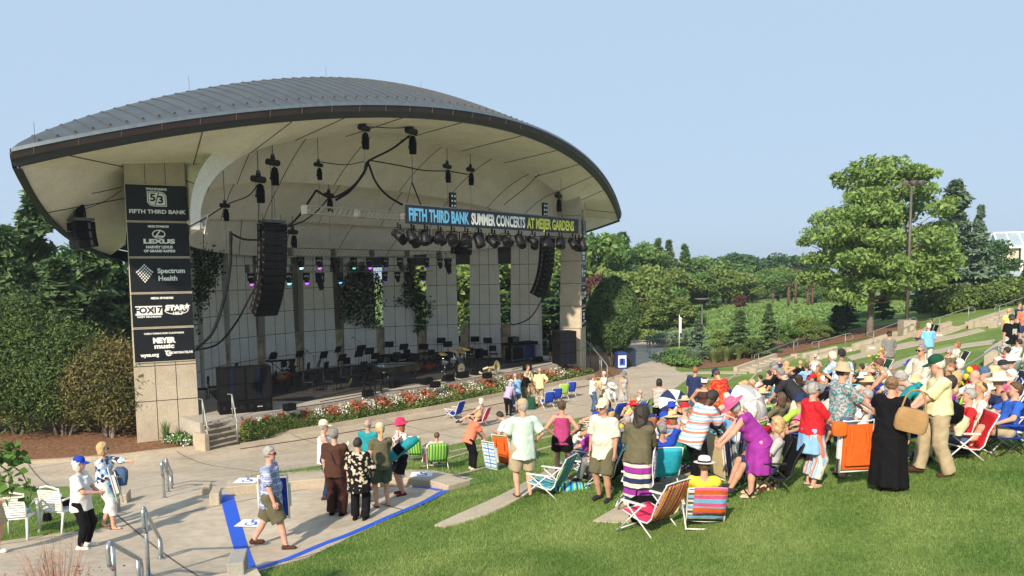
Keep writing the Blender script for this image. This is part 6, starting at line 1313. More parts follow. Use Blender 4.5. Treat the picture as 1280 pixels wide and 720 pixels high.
def fabric(kind,c1,c2=(1,1,1),sc=1.0,c3=None):
 """solid / hstripe / vstripe / plaid / print; colours are linear base colours"""
 key=f'fabric_{kind}_{c1}_{c2}_{sc}_{c3}'
 if key in MATS:return MATS[key]
 if kind=='solid':
  m=mat(key,c1,.85,.10,5,bump=.5,bscale=16,spec=.15);return m
 m=bpy.data.materials.new('fabric_'+kind);m.use_nodes=True;nt=m.node_tree;b=nt.nodes['Principled BSDF'];b.inputs['Roughness'].default_value=.85;b.inputs['Specular IOR Level'].default_value=.2
 tc=nt.nodes.new('ShaderNodeTexCoord');sp=nt.nodes.new('ShaderNodeSeparateXYZ');nt.links.new(tc.outputs['Object'],sp.inputs[0])
 def stripe(ax,per,duty):
  a=nt.nodes.new('ShaderNodeMath');a.operation='PINGPONG';a.inputs[1].default_value=per/2;nt.links.new(sp.outputs[ax],a.inputs[0]);l=nt.nodes.new('ShaderNodeMath');l.operation='LESS_THAN';l.inputs[1].default_value=per/2*duty;nt.links.new(a.outputs[0],l.inputs[0]);return l.outputs[0]
 def mixc(f,a,c):
  mx=nt.nodes.new('ShaderNodeMix');mx.data_type='RGBA';nt.links.new(f,mx.inputs[0])
  if isinstance(a,tuple):mx.inputs[6].default_value=(*a,1)
  else:nt.links.new(a,mx.inputs[6])
  mx.inputs[7].default_value=(*c,1);return mx.outputs[2]
 if kind=='hstripe':
  out=mixc(stripe('Z',.05*sc,.45),c1,c2)
  if c3:out=mixc(stripe('Z',.115*sc,.25),out,c3)
 elif kind=='vstripe':
  out=mixc(stripe('X',.05*sc,.45),c1,c2)
  if c3:out=mixc(stripe('X',.085*sc,.3),out,c3)
 elif kind=='plaid':
  out=mixc(stripe('Z',.07*sc,.4),c1,c2);f2=stripe('X',.07*sc,.4);mm=nt.nodes.new('ShaderNodeMath');mm.operation='MULTIPLY';mm.inputs[1].default_value=.55;nt.links.new(f2,mm.inputs[0]);out=mixc(mm.outputs[0],out,c2)
  if c3:out=mixc(stripe('X',.14*sc,.1),out,c3);out=mixc(stripe('Z',.14*sc,.1),out,c3)
 else:
  v=nt.nodes.new('ShaderNodeTexVoronoi' if kind=='print' else 'ShaderNodeTexNoise');v.inputs['Scale'].default_value=16/sc;nt.links.new(tc.outputs['Object'],v.inputs['Vector']);r=nt.nodes.new('ShaderNodeValToRGB');r.color_ramp.interpolation='CONSTANT'
  if kind=='print':src=v.outputs['Color'];q=nt.nodes.new('ShaderNodeSeparateColor');nt.links.new(src,q.inputs[0]);src=q.outputs[0]
  else:src=v.outputs['Fac']
  els=[(0,c1),(.5,c2)]+([(.75,c3)]if c3 else[])
  while len(r.color_ramp.elements)<len(els):r.color_ramp.elements.new(.5)
  for e,(p,c)in zip(r.color_ramp.elements,els):e.position=p;e.color=(*c,1)
  nt.links.new(src,r.inputs['Fac']);out=r.outputs['Color']
 nt.links.new(out,b.inputs['Base Color']);n2=nt.nodes.new('ShaderNodeTexNoise');n2.inputs['Scale'].default_value=16;bp=nt.nodes.new('ShaderNodeBump');bp.inputs['Strength'].default_value=.5;bp.inputs['Distance'].default_value=.02;nt.links.new(tc.outputs['Object'],n2.inputs['Vector']);nt.links.new(n2.outputs['Fac'],bp.inputs['Height']);nt.links.new(bp.outputs[0],b.inputs['Normal'])
 MATS[key]=m;return m
def skinmat(tone):
 c={'fair':(.58,.33,.235),'tan':(.50,.275,.18),'pink':(.62,.33,.25),'dark':(.085,.042,.026),'brown':(.19,.095,.055)}[tone];return mat('skin_'+tone,c,.55,.08,4,spec=.3)
HAIRC={'grey':(.34,.33,.31),'white':(.66,.64,.58),'blond':(.50,.34,.16),'brown':(.10,.055,.03),'dark':(.025,.018,.014),'auburn':(.30,.12,.05),'ltbrown':(.22,.13,.07),'saltpepper':(.22,.21,.20)}
def hairmat(c):return mat('hair_'+c,HAIRC[c],.6,.25,25,bump=.6,bscale=70)
col=C255
CL={'white':(.72,.71,.68),'offwhite':(.66,.62,.52),'cream':(.70,.62,.42),'black':(.006,.006,.008),'charcoal':(.028,.028,.034),'grey':(.20,.20,.20),'ltgrey':(.42,.42,.42),'navy':(.022,.035,.10),'blue':(.03,.11,.50),'royal':(.02,.06,.42),'ltblue':(.24,.45,.72),'sky':(.20,.48,.78),'teal':(.02,.26,.30),'turq':(.03,.45,.62),'green':(.03,.25,.08),'lime':(.35,.60,.08),'olive':(.12,.11,.065),'khaki':(.42,.34,.22),'beige':(.52,.45,.34),'brown':(.07,.032,.022),'red':(.55,.02,.03),'orange':(.70,.13,.02),'salmon':(.72,.20,.12),'pink':(.72,.12,.26),'hotpink':(.75,.04,.12),'magenta':(.38,.05,.16),'purple':(.30,.035,.30),'lilac':(.42,.36,.55),'yellow':(.72,.55,.05),'paleyellow':(.72,.66,.36),'denim':(.07,.12,.22),'tan':(.36,.22,.10),'maroon':(.14,.02,.03),'straw':(.60,.48,.26),'dkgreen':(.015,.075,.045),'mint':(.50,.62,.56)}
def C_(x):return CL[x]if isinstance(x,str)else tuple(x)
def cloth(x):
 if isinstance(x,str)or not isinstance(x[0],str):return fabric('solid',C_(x))
 k=x[0];return fabric(k,C_(x[1]),C_(x[2]),x[3]if len(x)>3 else 1.0,C_(x[4])if len(x)>4 else None)
def person(sp):
 """sp: dict describing one person, built in local axes (x right, y forward, z up)"""
 H=sp.get('h',1.70);s=H/1.72;w=sp.get('w',1.0)*1.07;pose=sp.get('pose','stand');fem=sp.get('f',0);hd=R(sp.get('yaw',0))
 lean=R(sp.get('lean',0));side=R(sp.get('side',0));tw=R(sp.get('twist',0));seat=sp.get('seat',.30)
 crouch=sp.get('crouch',0.0)
 if pose=='sit':pz=seat+.10*s;py=0.0
 else:pz=.93*s-crouch;py=-.18*math.sin(max(lean,0))if lean>.3 else 0
 P=np.array([0,py,pz]);t=np.array([math.sin(side),math.sin(lean)*math.cos(side),math.cos(lean)*math.cos(side)]);X=np.array([math.cos(tw),math.sin(tw),0]);X=X-t*(X@t);X/=np.linalg.norm(X);Yt=np.cross(t,X)
 NB=P+t*.50*s;hp=R(sp.get('headp',0))-lean*sp.get('headlift',.45);hy=R(sp.get('heady',0));
 Rz=np.array([[math.cos(-hy),-math.sin(-hy),0],[math.sin(-hy),math.cos(-hy),0],[0,0,1]]);a_=-(lean+hp)
 Rx=np.array([[1,0,0],[0,math.cos(a_),-math.sin(a_)],[0,math.sin(a_),math.cos(a_)]]);HM=Rz@Rx;hx,hyv,hz=HM[:,0],HM[:,1],HM[:,2]
 HC=NB+t*.045*s+hz*.135*s+hyv*.02*s
 shw=(.165 if fem else.185)*s*(.9+.1*w);SHs={q:NB-t*.055*s+X*q*shw for q in(-1,1)};hip={q:P+X*q*.088*s*w**.5-t*.03*s for q in(-1,1)}
 if pose=='sit':fd=sp.get('feet',((-.13,.62,.07),(.13,.58,.07)));pole=(0,.3,1)
 else:
  fd=sp.get('feet',((-.11,.02,.07),(.11,-.02,.07)));pole=(0,1,0)
 foot={};knee={}
 for q,f_ in zip((-1,1),fd):knee[q],foot[q]=ik(hip[q],np.array(f_)*np.array([s,s,1]),.43*s,.425*s,np.array(pole)+np.array([q*.15,0,0]))
 AP={'down':((.25,.06,.80),(1,-1,0)),'hips':((.175,.02,1.0),(1.6,-1,0)),'fwd':((.10,.36,1.06),(1,-.4,-1)),'low':((.14,.38,.70),(1,-.5,0)),'reach':((.12,.55,.62),(1,-.5,.2)),'lap':((.12,.30,None),(1,-.6,0)),'rest':((.27,.26,None),(1,-1,0)),'head':((.10,.05,1.70),(1.5,.2,.6)),'chest':((.06,.26,1.18),(1,-.3,-1)),'face':((.05,.16,1.48),(1,.2,-1)),'side':((.62,.25,1.42),(0,-.2,-1)),'point':((.05,.62,1.36),(.6,-.1,-1)),'carry':((.27,.02,.78),(1,-1,0))}
 el={};hand={};arms=sp.get('arms',('down','down'))
 for q,a in zip((-1,1),arms):
  tgt,pl=AP[a]if isinstance(a,str)else(a,(1,-1,-.2));tx,ty,tz=tgt
  if tz is None:tz=(pz+.14*s)/s
  elif pose=='sit' and isinstance(a,str):tz=tz-.93+pz/s
  T=np.array([q*tx*s,ty*s,tz*s])
  if lean>.3 and isinstance(a,str)and a in('low','reach','fwd'):T[1]+=.12
  el[q],hand[q]=ik(SHs[q],T,.285*s,.25*s,(q*pl[0],pl[1],pl[2]))
 hgt=scale=sp['_s'];vox=.0155 if scale>60 else(.018 if scale>38 else.024)
 allp=[P,HC+(0,0,.2),HC-(0,0,.2)]+list(foot.values())+list(knee.values())+list(el.values())+list(hand.values());allp=np.array(allp);lo=allp.min(0)-.26*max(1,w);hi=allp.max(0)+.26*max(1,w);lo[2]=max(lo[2],-.05)
 sk=.045;B=Field(lo,hi,vox,.035)
 B.cone(P-t*.06*s,P+t*.14*s,(.150*s*w,.110*s*w),(.132*s*w,.100*s*w),X);B.cone(P+t*.12*s,P+t*.42*s,(.128*s*w,.098*s*w),(.158*s*w**.6,.105*s*w**.6),X)
 B.cap(SHs[-1]-t*.01,SHs[1]-t*.01,.062*s,.062*s);B.cap(NB-t*.05*s,NB+t*.04*s+hz*.05*s,.058*s,.050*s)
 if fem:
  for q in(-1,1):B.ell(P+t*.33*s+Yt*.075*s*w+X*q*.07*s,(.062*s*w,.06*s*w,.062*s*w))
 B.ell(P+t*.12*s+Yt*(.03*s*w*w if w>1 else.01),(.12*s*w,.105*s*w,.13*s))
 for q in(-1,1):
  wl=w**.6;B.cap(hip[q],knee[q],.086*s*wl,.056*s*wl);B.cap(knee[q],knee[q]*.55+foot[q]*.45,.055*s*wl,.050*s*wl,.02);B.cap(knee[q]*.6+foot[q]*.4,foot[q],.050*s*wl,.036*s,.02);B.cap(foot[q]-(0,0,.03),foot[q]+np.array([q*.02,.13*s,-.035]),.034*s,.026*s,.02)
  B.cap(SHs[q],el[q],.050*s*wl,.040*s*wl);B.cap(el[q],hand[q],.040*s*wl,.026*s,.02)
  hdv=hand[q]-el[q];hdv/=np.linalg.norm(hdv);pc=hand[q]+hdv*.045*s;sd=np.cross(hdv,np.array([q*1.,.2,.1]));sd/=np.linalg.norm(sd)+1e-9
  nrm=np.cross(hdv,sd);M=np.stack([sd,hdv,nrm],1);B.ell(pc,(.040*s,.052*s,.017*s),M,.012)
 B.ell(HC+hz*.018*s-hyv*.012*s,(.074*s,.092*s,.098*s),HM,.02);B.ell(HC-hz*.055*s+hyv*.022*s,(.054*s,.058*s,.060*s),HM,.02)
 B.cap(HC+hyv*.085*s-hz*.005*s,HC+hyv*.098*s-hz*.028*s,.008*s,.014*s,.012);B.cap(HC-hz*.095*s+hyv*.05*s,HC-hz*.095*s+hyv*.058*s,.02*s,.02*s,.02)
 for q in(-1,1):B.ell(HC+hx*q*.076*s-hz*.01*s-hyv*.01*s,(.010*s,.020*s,.030*s),HM,.006)
 V,F=B.mesh()
 fm=MB()
 for q in(-1,1):
  hdv=hand[q]-el[q];hdv/=np.linalg.norm(hdv);sd=np.cross(hdv,np.array([q*1.,.2,.1]));sd/=np.linalg.norm(sd)+1e-9;nrm=np.cross(hdv,sd)
  if nrm@np.array([-q,0,0])<0:nrm=-nrm
  r0=hand[q]+hdv*.075*s
  for j,ln in enumerate((.062,.072,.068,.052)):
   o=r0+sd*(j-1.5)*.019*s-hdv*.008;c=.35+.1*j*.3
   fm.tube([o-hdv*.02*s,o+hdv*ln*.45*s+nrm*.006*s,o+hdv*ln*.78*s+nrm*ln*c*.55*s,o+hdv*ln*.92*s+nrm*ln*c*1.15*s],[.0088*s,.0085*s,.0078*s,.006*s],5)
  tb=hand[q]+hdv*.03*s+sd*(-1)*.034*s;fm.tube([tb-hdv*.01,tb-sd*.018*s+hdv*.025*s+nrm*.012*s,tb-sd*.014*s+hdv*.052*s+nrm*.028*s],[.011*s,.0098*s,.007*s],5)
 SM=skinmat(sp.get('skin','fair'));fv=np.concatenate(fm.v)
 me_q=[list(f)for f in F];me=bpy.data.meshes.new('person');me.from_pydata(np.concatenate([V,fv]).tolist(),[],me_q+[[i+len(V)for i in f]for f in fm.f]);me.materials.append(SM);me.polygons.foreach_set('use_smooth',[True]*len(me.polygons));me.update()
 root=bpy.data.objects.new('person',me);COL.objects.link(root)
 def part(nm,fld,m):
  if nm in('shirt','trousers','shorts','skirt'):fld.folds(.0075 if nm!='skirt' else.006,24,H*50);fld.S=fld.S-.005
  if nm=='hair':fld.folds(.0075,62,H*31)
  v,f=fld.mesh()
  if len(v)==0:return None
  o=raw_mesh(nm,v,f,m,root,smooth=True)
  return o
 top=sp.get('top');loose=sp.get('loose',.016);sl=sp.get('sleeve',.8);hem=sp.get('hem',.12);wl=w**.6
 if sp.get('topless_band'):pass
 if top is not None:
  T_=Field(lo,hi,vox,.03);g=loose;hz0=P-t*hem*s;nk=[(NB+t*.015*s+Yt*.02,t*.92+Yt*.38),]
  if sl<=0:nk=[(NB-t*.03*s,t*.9+Yt*.43)]
  if pose=='sit' and hem>.05:hz0=P-t*.04*s
  fl=1+.10*(g/.016)
  T_.cone(hz0,P+t*.16*s,((.152*w+g*1.3)*s,(.118*w+g*1.5)*s),((.134*w+g)*s,(.105*w+g)*s),X,None,.02,7,(),1.);T_.cone(P+t*.12*s,P+t*.44*s,((.130*w+g)*s,(.102*w+g)*s),((.160*wl+g*.6)*s,(.108*wl+g*.6)*s),X,.02,0,7,nk)
  T_.ell(P+t*.12*s+Yt*(.03*s*w*w if w>1 else.01),((.122*w+g)*s,(.107*w+g)*s,.14*s))
  if fem:
   for q in(-1,1):T_.ell(P+t*.33*s+Yt*.075*s*w+X*q*.07*s,((.064*w+g*.6)*s,(.062*w+g*.6)*s,(.07*w)*s))
  if sl>0:T_.cap(SHs[-1]-t*.014,SHs[1]-t*.014,(.062+g*.45)*s,(.062+g*.45)*s,None,nk)
  else:
   for q in(-1,1):T_.cap(P+t*.34*s+X*q*.085*s,NB+X*q*.085*s-t*.015*s,.045*s,.03*s,.01)
  for q in(-1,1):
   if sl>0:
    f1=min(sl,1.0);e1=SHs[q]+(el[q]-SHs[q])*f1;ra,rb=(.050+g*.5)*s*wl,(.043+(.006 if sl>1 else g*.6)+g*.3)*s*wl
    d=(el[q]-SHs[q])/np.linalg.norm(el[q]-SHs[q]);T_.cap(SHs[q],e1,ra,rb,.02,[(e1,d)]if sl<=1 else())
    if sl>1:
     e2=el[q]+(hand[q]-el[q])*(sl-1);d=(hand[q]-el[q])/np.linalg.norm(hand[q]-el[q]);T_.cap(el[q],e2,rb,(.030+g*.8)*s,.015,[(e2,d)])
  part('shirt',T_,cloth(top))
 bot=sp.get('bot');bl=sp.get('leg',2.0);bg=sp.get('bloose',.014)
 if bot is not None and not sp.get('skirt'):
  T_=Field(lo,hi,vox,.025);T_.cone(P-t*.08*s,P+t*.06*s,((.152*w+bg*.7)*s,(.112*w+bg)*s),((.140*w+bg*.5)*s,(.104*w+bg*.5)*s),X)
  for q in(-1,1):
   f1=min(bl,1.0);e1=hip[q]+(knee[q]-hip[q])*f1;d=(knee[q]-hip[q])/np.linalg.norm(knee[q]-hip[q]);T_.cap(hip[q],e1,(.090*wl+bg)*s,(.060+.026*(1-f1)+bg*(1.6 if bl<1.1 else 1))*s*wl,.02,[(e1,d)]if bl<=1 else())
   if bl>1:
    e2=knee[q]+(foot[q]-knee[q])*(bl-1);d=(foot[q]-knee[q])/np.linalg.norm(foot[q]-knee[q]);T_.cap(knee[q],e2,(.060+bg)*s*wl,(sp.get('cuff',.052)+bg*.6)*s,.02,[(e2,d)])
  part('shorts' if bl<1.2 else 'trousers',T_,cloth(bot))
 if sp.get('skirt'):
  L=sp['skirt'];T_=Field(lo,hi,vox,.02)
  if pose=='sit':
   for q in(-1,1):T_.cap(hip[q],hip[q]+(knee[q]-hip[q])*min(1,L/.45),.115*s*wl,.09*s*wl,.12)
   T_.cone(P-t*.06*s,P+t*.1*s,(.17*s*w,.13*s*w),(.15*s*w,.11*s*w),X)
  else:
   fc=(foot[-1]+foot[1])/2;bz=pz-L*s;fx=sp.get('flare',.22);c0=P+t*.08*s;kn=P*.5+fc*.5;b0=np.array([P[0]*(1-L)+fc[0]*L,P[1]*.9+fc[1]*.1+.0,bz])
   hipc=P-np.array([0,0,.1*s]);T_.cone(c0,hipc,(.145*s*w,.115*s*w),(.175*s*w,.14*s*w),X,.02);T_.cone(hipc+(0,0,.02),b0,(.175*s*w,.145*s*w),(fx*s,fx*.8*s),X,.02,.07,8)
  part('skirt',T_,cloth(bot))
 shoe=sp.get('shoe','charcoal');T_=Field(lo,hi,min(vox,.018),.015);sand=sp.get('sandal')
 for q in(-1,1):
  fo=foot[q];d=np.array([q*.02,.14*s,0]);z0=fo[2]-.045
  if sand:T_.cone((fo[0],fo[1]-.03,z0-.012),(fo[0],fo[1]-.03,z0+.008),(.05*s,.05*s),(.05*s,.05*s),(1,0,0));T_.cap(fo-(0,.03,.052),fo+d-(0,0,.052),.032*s,.036*s,.01,[((0,0,z0+.012),(0,0,1))]);T_.cap(fo+d*.45+(-.035*s,0,-.01),fo+d*.45+(.035*s,0,-.01),.014,.014,.01)
  else:T_.cap(fo-(0,.035,.03),fo+d-(0,0,.035),.044*s,.038*s);T_.cap(fo-(0,.01,.0),fo-(0,0,.02),.046*s,.044*s)
 T_.S=np.maximum(T_.S,-(T_.ax[2][None,None,:]-0.0)+np.zeros_like(T_.S)-.003);part('shoes',T_,cloth(shoe))
 hs=sp.get('hair','short');hc=sp.get('hairc','brown');r=.0
 if hs!='bald':
  T_=Field(HC-.34,HC+.24,min(vox,.018),.02);c=HC+hz*.022*s-hyv*.016*s;cut=(HC+hyv*.035*s+hz*.035*s,hyv*.80-hz*.60)
  th={'short':.012,'bob':.022,'long':.024,'curly':.055,'bun':.014,'balding':.010,'pony':.014}[hs];T_.ell(c,((.076+th)*s,(.094+th)*s,(.100+th)*s),HM,None,[cut]+([(HC+hz*.045*s,hz)]if hs=='balding' else[]))
  if hs in('short','balding','bun','pony'):T_.S=np.maximum(T_.S,-((np.stack(np.meshgrid(*T_.ax,indexing='ij'),-1)-(HC-hz*.055*s))@hz))
  if hs=='bob':
   for q in(-1,1):T_.ell(HC+hx*q*.062*s-hyv*.02*s-hz*.045*s,(.036*s,.062*s,.085*s),HM)
   T_.ell(HC-hyv*.055*s-hz*.05*s,(.078*s,.05*s,.085*s),HM)
  if hs in('long','curly'):
   e=.10 if hs=='long' else.13;T_.ell(HC-hyv*.055*s-hz*.09*s,(.082*s+(.03 if hs=='curly' else 0),.052*s,e*1.35*s),HM)
   for q in(-1,1):T_.ell(HC+hx*q*(.07 if hs=='long' else.085)*s-hyv*.015*s-hz*.06*s,(.032*s,.055*s,.12*s),HM)
  if hs=='bun':T_.ell(HC-hyv*.105*s+hz*.045*s,(.042*s,)*3)
  if hs=='pony':T_.cap(HC-hyv*.10*s+hz*.02*s,HC-hyv*.15*s-hz*.13*s,.03*s,.015*s)
  if hs=='curly':
   G=np.stack(np.meshgrid(*T_.ax,indexing='ij'),-1);T_.S=T_.S+.010*np.sin(G[...,0]*95)*np.sin(G[...,1]*90)*np.sin(G[...,2]*80)
  part('hair',T_,hairmat(hc))
 q4=np.eye(4);q4[:3,:3]=HM;
 def headpart(nm,mb,m,dz=0.,tilt=0.):
  T0=np.eye(4);T0[:3,3]=HC+hz*dz*s;Rt=np.array(Matrix.Rotation(tilt,4,'X'));mb.xf(0,T0@q4@Rt@np.diag([s,s,s,1]));return mb.build(nm,m,root,True,angle=50)
 if scale>24 and not sp.get('noface'):
  e=MB()
  for q in(-1,1):e.lathe([(.001,-.006),(.011,0),(.001,.006)],(q*.031,.080,.005),8,axis=(0,1,0),sy=.6)
  headpart('eyes',e,mat('eye',(.04,.03,.025),.3));e=MB();e.tube([(-.022,.074,-.058),(0,.082,-.061),(.022,.074,-.058)],[.003,.006,.003],5);headpart('mouth',e,mat('lips',(.30,.09,.075),.5))
 if sp.get('glasses'):
  e=MB()
  for q in(-1,1):e.lathe([(.001,.008),(.026,.004),(.027,-.004),(.001,-.004)],(q*.032,.088,.004),10,axis=(q*.25,1,0),sy=.78);e.tube([(q*.058,.08,.008),(q*.082,-.01,.006)],.0035,4)
  e.box((0,.093,.008),(.02,.006,.005));headpart('sunglasses',e,mat('sunglass',(.012,.010,.012),.15))
 hat=sp.get('hat');hcL=sp.get('hatc','navy')
 if hat:
  e=MB();hm=cloth(hcL)
  if hat in('cap','visor'):
   dome=[(.092,.0),(.093,.03),(.086,.065),(.062,.096),(.03,.11),(.001,.113)]if hat=='cap' else[(.090,.0),(.094,.002),(.094,.040),(.089,.040)]
   e.lathe(dome,(0,-.012,0),18,sy=1.13);G=[]
   for rr in(.0,.5,1.0):G.append([(.082*math.sin(a)*(1-.1*rr),.045+.05*math.cos(a)+rr*(.075+.02*math.cos(a*1.5)),.006-.012*rr*rr-.018*abs(math.sin(a))**2*rr)for a in np.linspace(-1.45,1.45,13)])
   e.sheet(np.array(G),.005);headpart('cap' if hat=='cap' else 'visor',e,hm,.048,-.12)
  elif hat in('bucket','sun','fedora'):
   br={'bucket':.055,'sun':.105,'fedora':.062}[hat];dp={'bucket':.035,'sun':.025,'fedora':.0}[hat]
   e.lathe([(.094+br,-dp),(.094+br+.002,-dp+.006),(.098,.010),(.093,.045),(.084,.085),(.060,.102),(.001,.104 if hat!='fedora' else.088)],(0,-.01,0),22,sy=1.12);o=headpart('hat',e,hm,.045,-.10)
   if sp.get('band'):e=MB().lathe([(.099,.006),(.100,.012),(.096,.034),(.093,.036)],(0,-.01,0),22,sy=1.12);o2=headpart('hat_band',e,cloth(sp['band']),.045,-.10);o2.parent=o
 if sp.get('belt'):
  T_=Field(lo,hi,min(vox,.018),.0);T_.cone(P+t*.045*s,P+t*.075*s,((.146*w+.02)*s,(.112*w+.02)*s),((.146*w+.02)*s,(.112*w+.02)*s),X);part('belt',T_,cloth(sp['belt']))
 if sp.get('strap'):
  e=MB();pts=[SHs[-1]*.55+SHs[1]*.45+X*(-.06)+t*.045,P+t*.34*s+Yt*-.135*w*s,P+t*.12*s-Yt*.12*w*s+X*.09*s,P+X*.17*s*w-t*.02];e.tube(catmull(pts,5),.012,5);e.build('strap',cloth(sp['strap']),root,True)
 root.location=sp['_loc'];root.rotation_euler=(0,0,-hd)
 tag(root,sp['label'],'person',sp.get('group'));root['_j']=0;del root['_j']
 sp['_joint']=dict(P=P,NB=NB,HC=HC,hand=hand,el=el,foot=foot,knee=knee,sh=SHs)
 return root
def to_world(sp,p):
 a=-R(sp.get('yaw',0));p=np.array(p);L=np.array(sp['_loc']);return L+np.array([p[0]*math.cos(a)-p[1]*math.sin(a),p[0]*math.sin(a)+p[1]*math.cos(a),p[2]])
def top_of(sp):
 s=sp.get('h',1.7)/1.72;lean=R(sp.get('lean',0))
 base=(sp.get('seat',.30)+.10*s)if sp.get('pose')=='sit' else.93*s-sp.get('crouch',0)
 return base+(.50+.045)*s*math.cos(lean)+.135*s*math.cos(lean*.55)+.115*s
def place(sp):
 if 'at' in sp:x,y=sp['at'];L=gp(x,y)
 else:
  x,y=sp['top_at'];Hh=top_of(sp);s=sp.get('h',1.7)/1.72;lean=R(sp.get('lean',0));hd=R(sp.get('yaw',0));off=.62*s*math.sin(lean)+(-.18*math.sin(lean)if lean>.3 and sp.get('pose')!='sit' else 0)
  L=gp(x,y,Hh);dx,dy=off*math.sin(hd),off*math.cos(hd)
  for _ in range(3):
   L2=gp(x,y,Hh)-np.array([dx,dy,0]);zc=ht(L2[0],L2[1]);zt=ht(L2[0]+dx,L2[1]+dy);d=zc-zt;Pt=gp(x,y,Hh+d);L=np.array([Pt[0]-dx,Pt[1]-dy,0]);L[2]=ht(L[0],L[1])
 L=np.array(L);L[2]+=sp.get('dz',0)if 'z' not in sp else 0
 if 'z' in sp:q=at_z(sp['at'][0],sp['at'][1],sp['z']);L=q
 sp['_loc']=tuple(L);sp['_s']=FOC/L[1];return person(sp)
FR_W=mat('frame_white',(.70,.70,.68),.35,.05);FR_A=mat('frame_alu',(.50,.51,.52),.35,.08,metal=.6);FR_K=mat('frame_black',(.009,.009,.011),.5)
def beach_chair(loc,yaw,fab,frame,label,seat=.26,back=.62,tilt=28,w=.54,arms=True,armc=None,seatfab=None,group='folding lawn chairs on the grass',name='folding_chair',headpad=None,rz3=None):
 e=empty(name,loc,-R(yaw),label,'chair',group);sl=.12;d=.46;ta=R(tilt);r=.012
 A=np.array([0,-.20,seat-.04]);Fp=np.array([0,.27,seat+.05]);T=A+np.array([0,-math.sin(ta),math.cos(ta)])*back;x=w/2
 fr=MB()
 fr.tube(catmull([(-x,Fp[1],Fp[2]),(-x,A[1],A[2]),(-x,*(A+(T-A)*.5)[1:]),(-x,T[1],T[2]-.04),(-x+.05,T[1]-.01,T[2]),(x-.05,T[1]-.01,T[2]),(x,T[1],T[2]-.04),(x,*(A+(T-A)*.5)[1:]),(x,A[1],A[2]),(x,Fp[1],Fp[2])],3),r,6)
 fr.tube([(-x,Fp[1],Fp[2]),(x,Fp[1],Fp[2])],r,6);fr.build('frame',frame,e,True)
 for q in(-1,1):
  MB().tube([(q*(x+.012),-.34,.0),(q*(x+.012),.20,seat+.18 if arms else seat+.04)],r,6).build('leg',frame,e,True);MB().tube([(q*(x+.02),.36,.0),(q*(x+.02),-.12,seat+.20 if arms else seat)],r,6).build('leg',frame,e,True)
  if arms:MB().box((q*(x+.03),.04,seat+.22),(.045,.46,.022)).build('armrest',armc or frame,e)
 MB().tube([(-x-.012,-.34,.012),(x+.012,-.34,.012)],r,6).tube([(-x-.02,.36,.012),(x+.02,.36,.012)],r,6).build('foot_bar',frame,e,True)
 G=[]
 for k in np.linspace(0,1,7):p=A*(1-k)+Fp*k;p=p-(0,0,.035*4*k*(1-k));G.append([(xx,p[1],p[2]+.02*abs(xx/x)**2)for xx in np.linspace(-x+.005,x-.005,5)])
 so=MB().sheet(np.array(G),.008).build('seat',seatfab or fab,e,True)
 G=[]
 for k in np.linspace(.04,.985,8):p=A*(1-k)+T*k;p=p-np.array([0,.03*4*k*(1-k),0]);G.append([(xx,p[1]+.0,p[2])for xx in np.linspace(-x+.005,x-.005,5)])
 bo=MB().sheet(np.array(G)[:,::-1],.01).build('backrest',fab,e,True)
 if headpad is not None:p=A*.12+T*.88;MB().box((0,p[1]+.03,p[2]),(w*.75,.05,.12),0,0,None,ta).build('head_pad',headpad,e)
 return e
def camp_chair(loc,yaw,fab,label,seat=.42,back=.50,w=.56,frame=None,group='folding lawn chairs on the grass',trim=None):
 frame=frame or FR_K;e=empty('camp_chair',loc,-R(yaw),label,'chair',group);x=w/2;y=.24;r=.011
 for q in(-1,1):
  MB().tube([(q*x,-y,0),(-q*x*.9,-y,seat)],r,5).build('leg',frame,e,True);MB().tube([(q*x,y,0),(-q*x*.9,y,seat)],r,5).build('leg',frame,e,True);MB().tube([(q*x,-y,0),(q*x,y,seat)],r,5).tube([(q*x,y,0),(q*x,-y,seat)],r,5).build('side_brace',frame,e,True);MB().tube([(q*x,-y,seat),(q*x*1.02,-y-.13,seat+back)],r,5).tube([(q*x,y,seat-.02),(q*x,y,seat+.2)],r,5).build('upright',frame,e,True)
  MB().box((q*x,0,seat+.2),(.06,.5,.018)).build('armrest',fab,e)
 G=[[(xx,yy,seat-.05*(1-(xx/x)**2))for xx in np.linspace(-x,x,5)]for yy in np.linspace(-y,y,4)];MB().sheet(np.array(G),.008).build('seat',fab,e,True)
 G=[[(xx,-y-.13*k-.035*(1-(xx/x)**2),seat+.04+(back-.04)*k)for xx in np.linspace(-x,x,6)]for k in np.linspace(0,1,5)];b=MB().sheet(np.array(G)[:,::-1],.012).build('backrest',fab,e,True)
 if trim is not None:MB().box((0,-y-.115,seat+back-.05),(w*.96,.02,.05)).build('trim',trim,b)
 return e
PEOPLE=[]
def P_(label,**k):k['label']=label;r=place(k);PEOPLE.append(k);return k
def yaw_to_stage(L):c=st(1.5,-2,0);return math.degrees(math.atan2(c[0]-L[0],c[1]-L[1]))
LOW=dict(seat=.26,back=.60)
def S_(label,top_at,chair,clabel,yaw=None,seat=.30,ctype='beach',lean=-14,frame=None,feet=None,**k):
 k.update(label=label,top_at=top_at,pose='sit',seat=seat,lean=lean);k.setdefault('arms',('rest','lap'));k.setdefault('headlift',1.0)
 if feet:k['feet']=feet
 if yaw is None:
  L=gp(top_at[0],top_at[1],top_of(k));yaw=yaw_to_stage(L)
 k['yaw']=yaw;r=place(k);PEOPLE.append(k)
 if chair is not None:
  f=cloth(chair)
  if ctype=='beach':beach_chair(k['_loc'],yaw,f,frame or FR_W,clabel,seat=seat-.02,tilt=24)
  else:camp_chair(k['_loc'],yaw,f,clabel,seat=seat+.02)
 return k
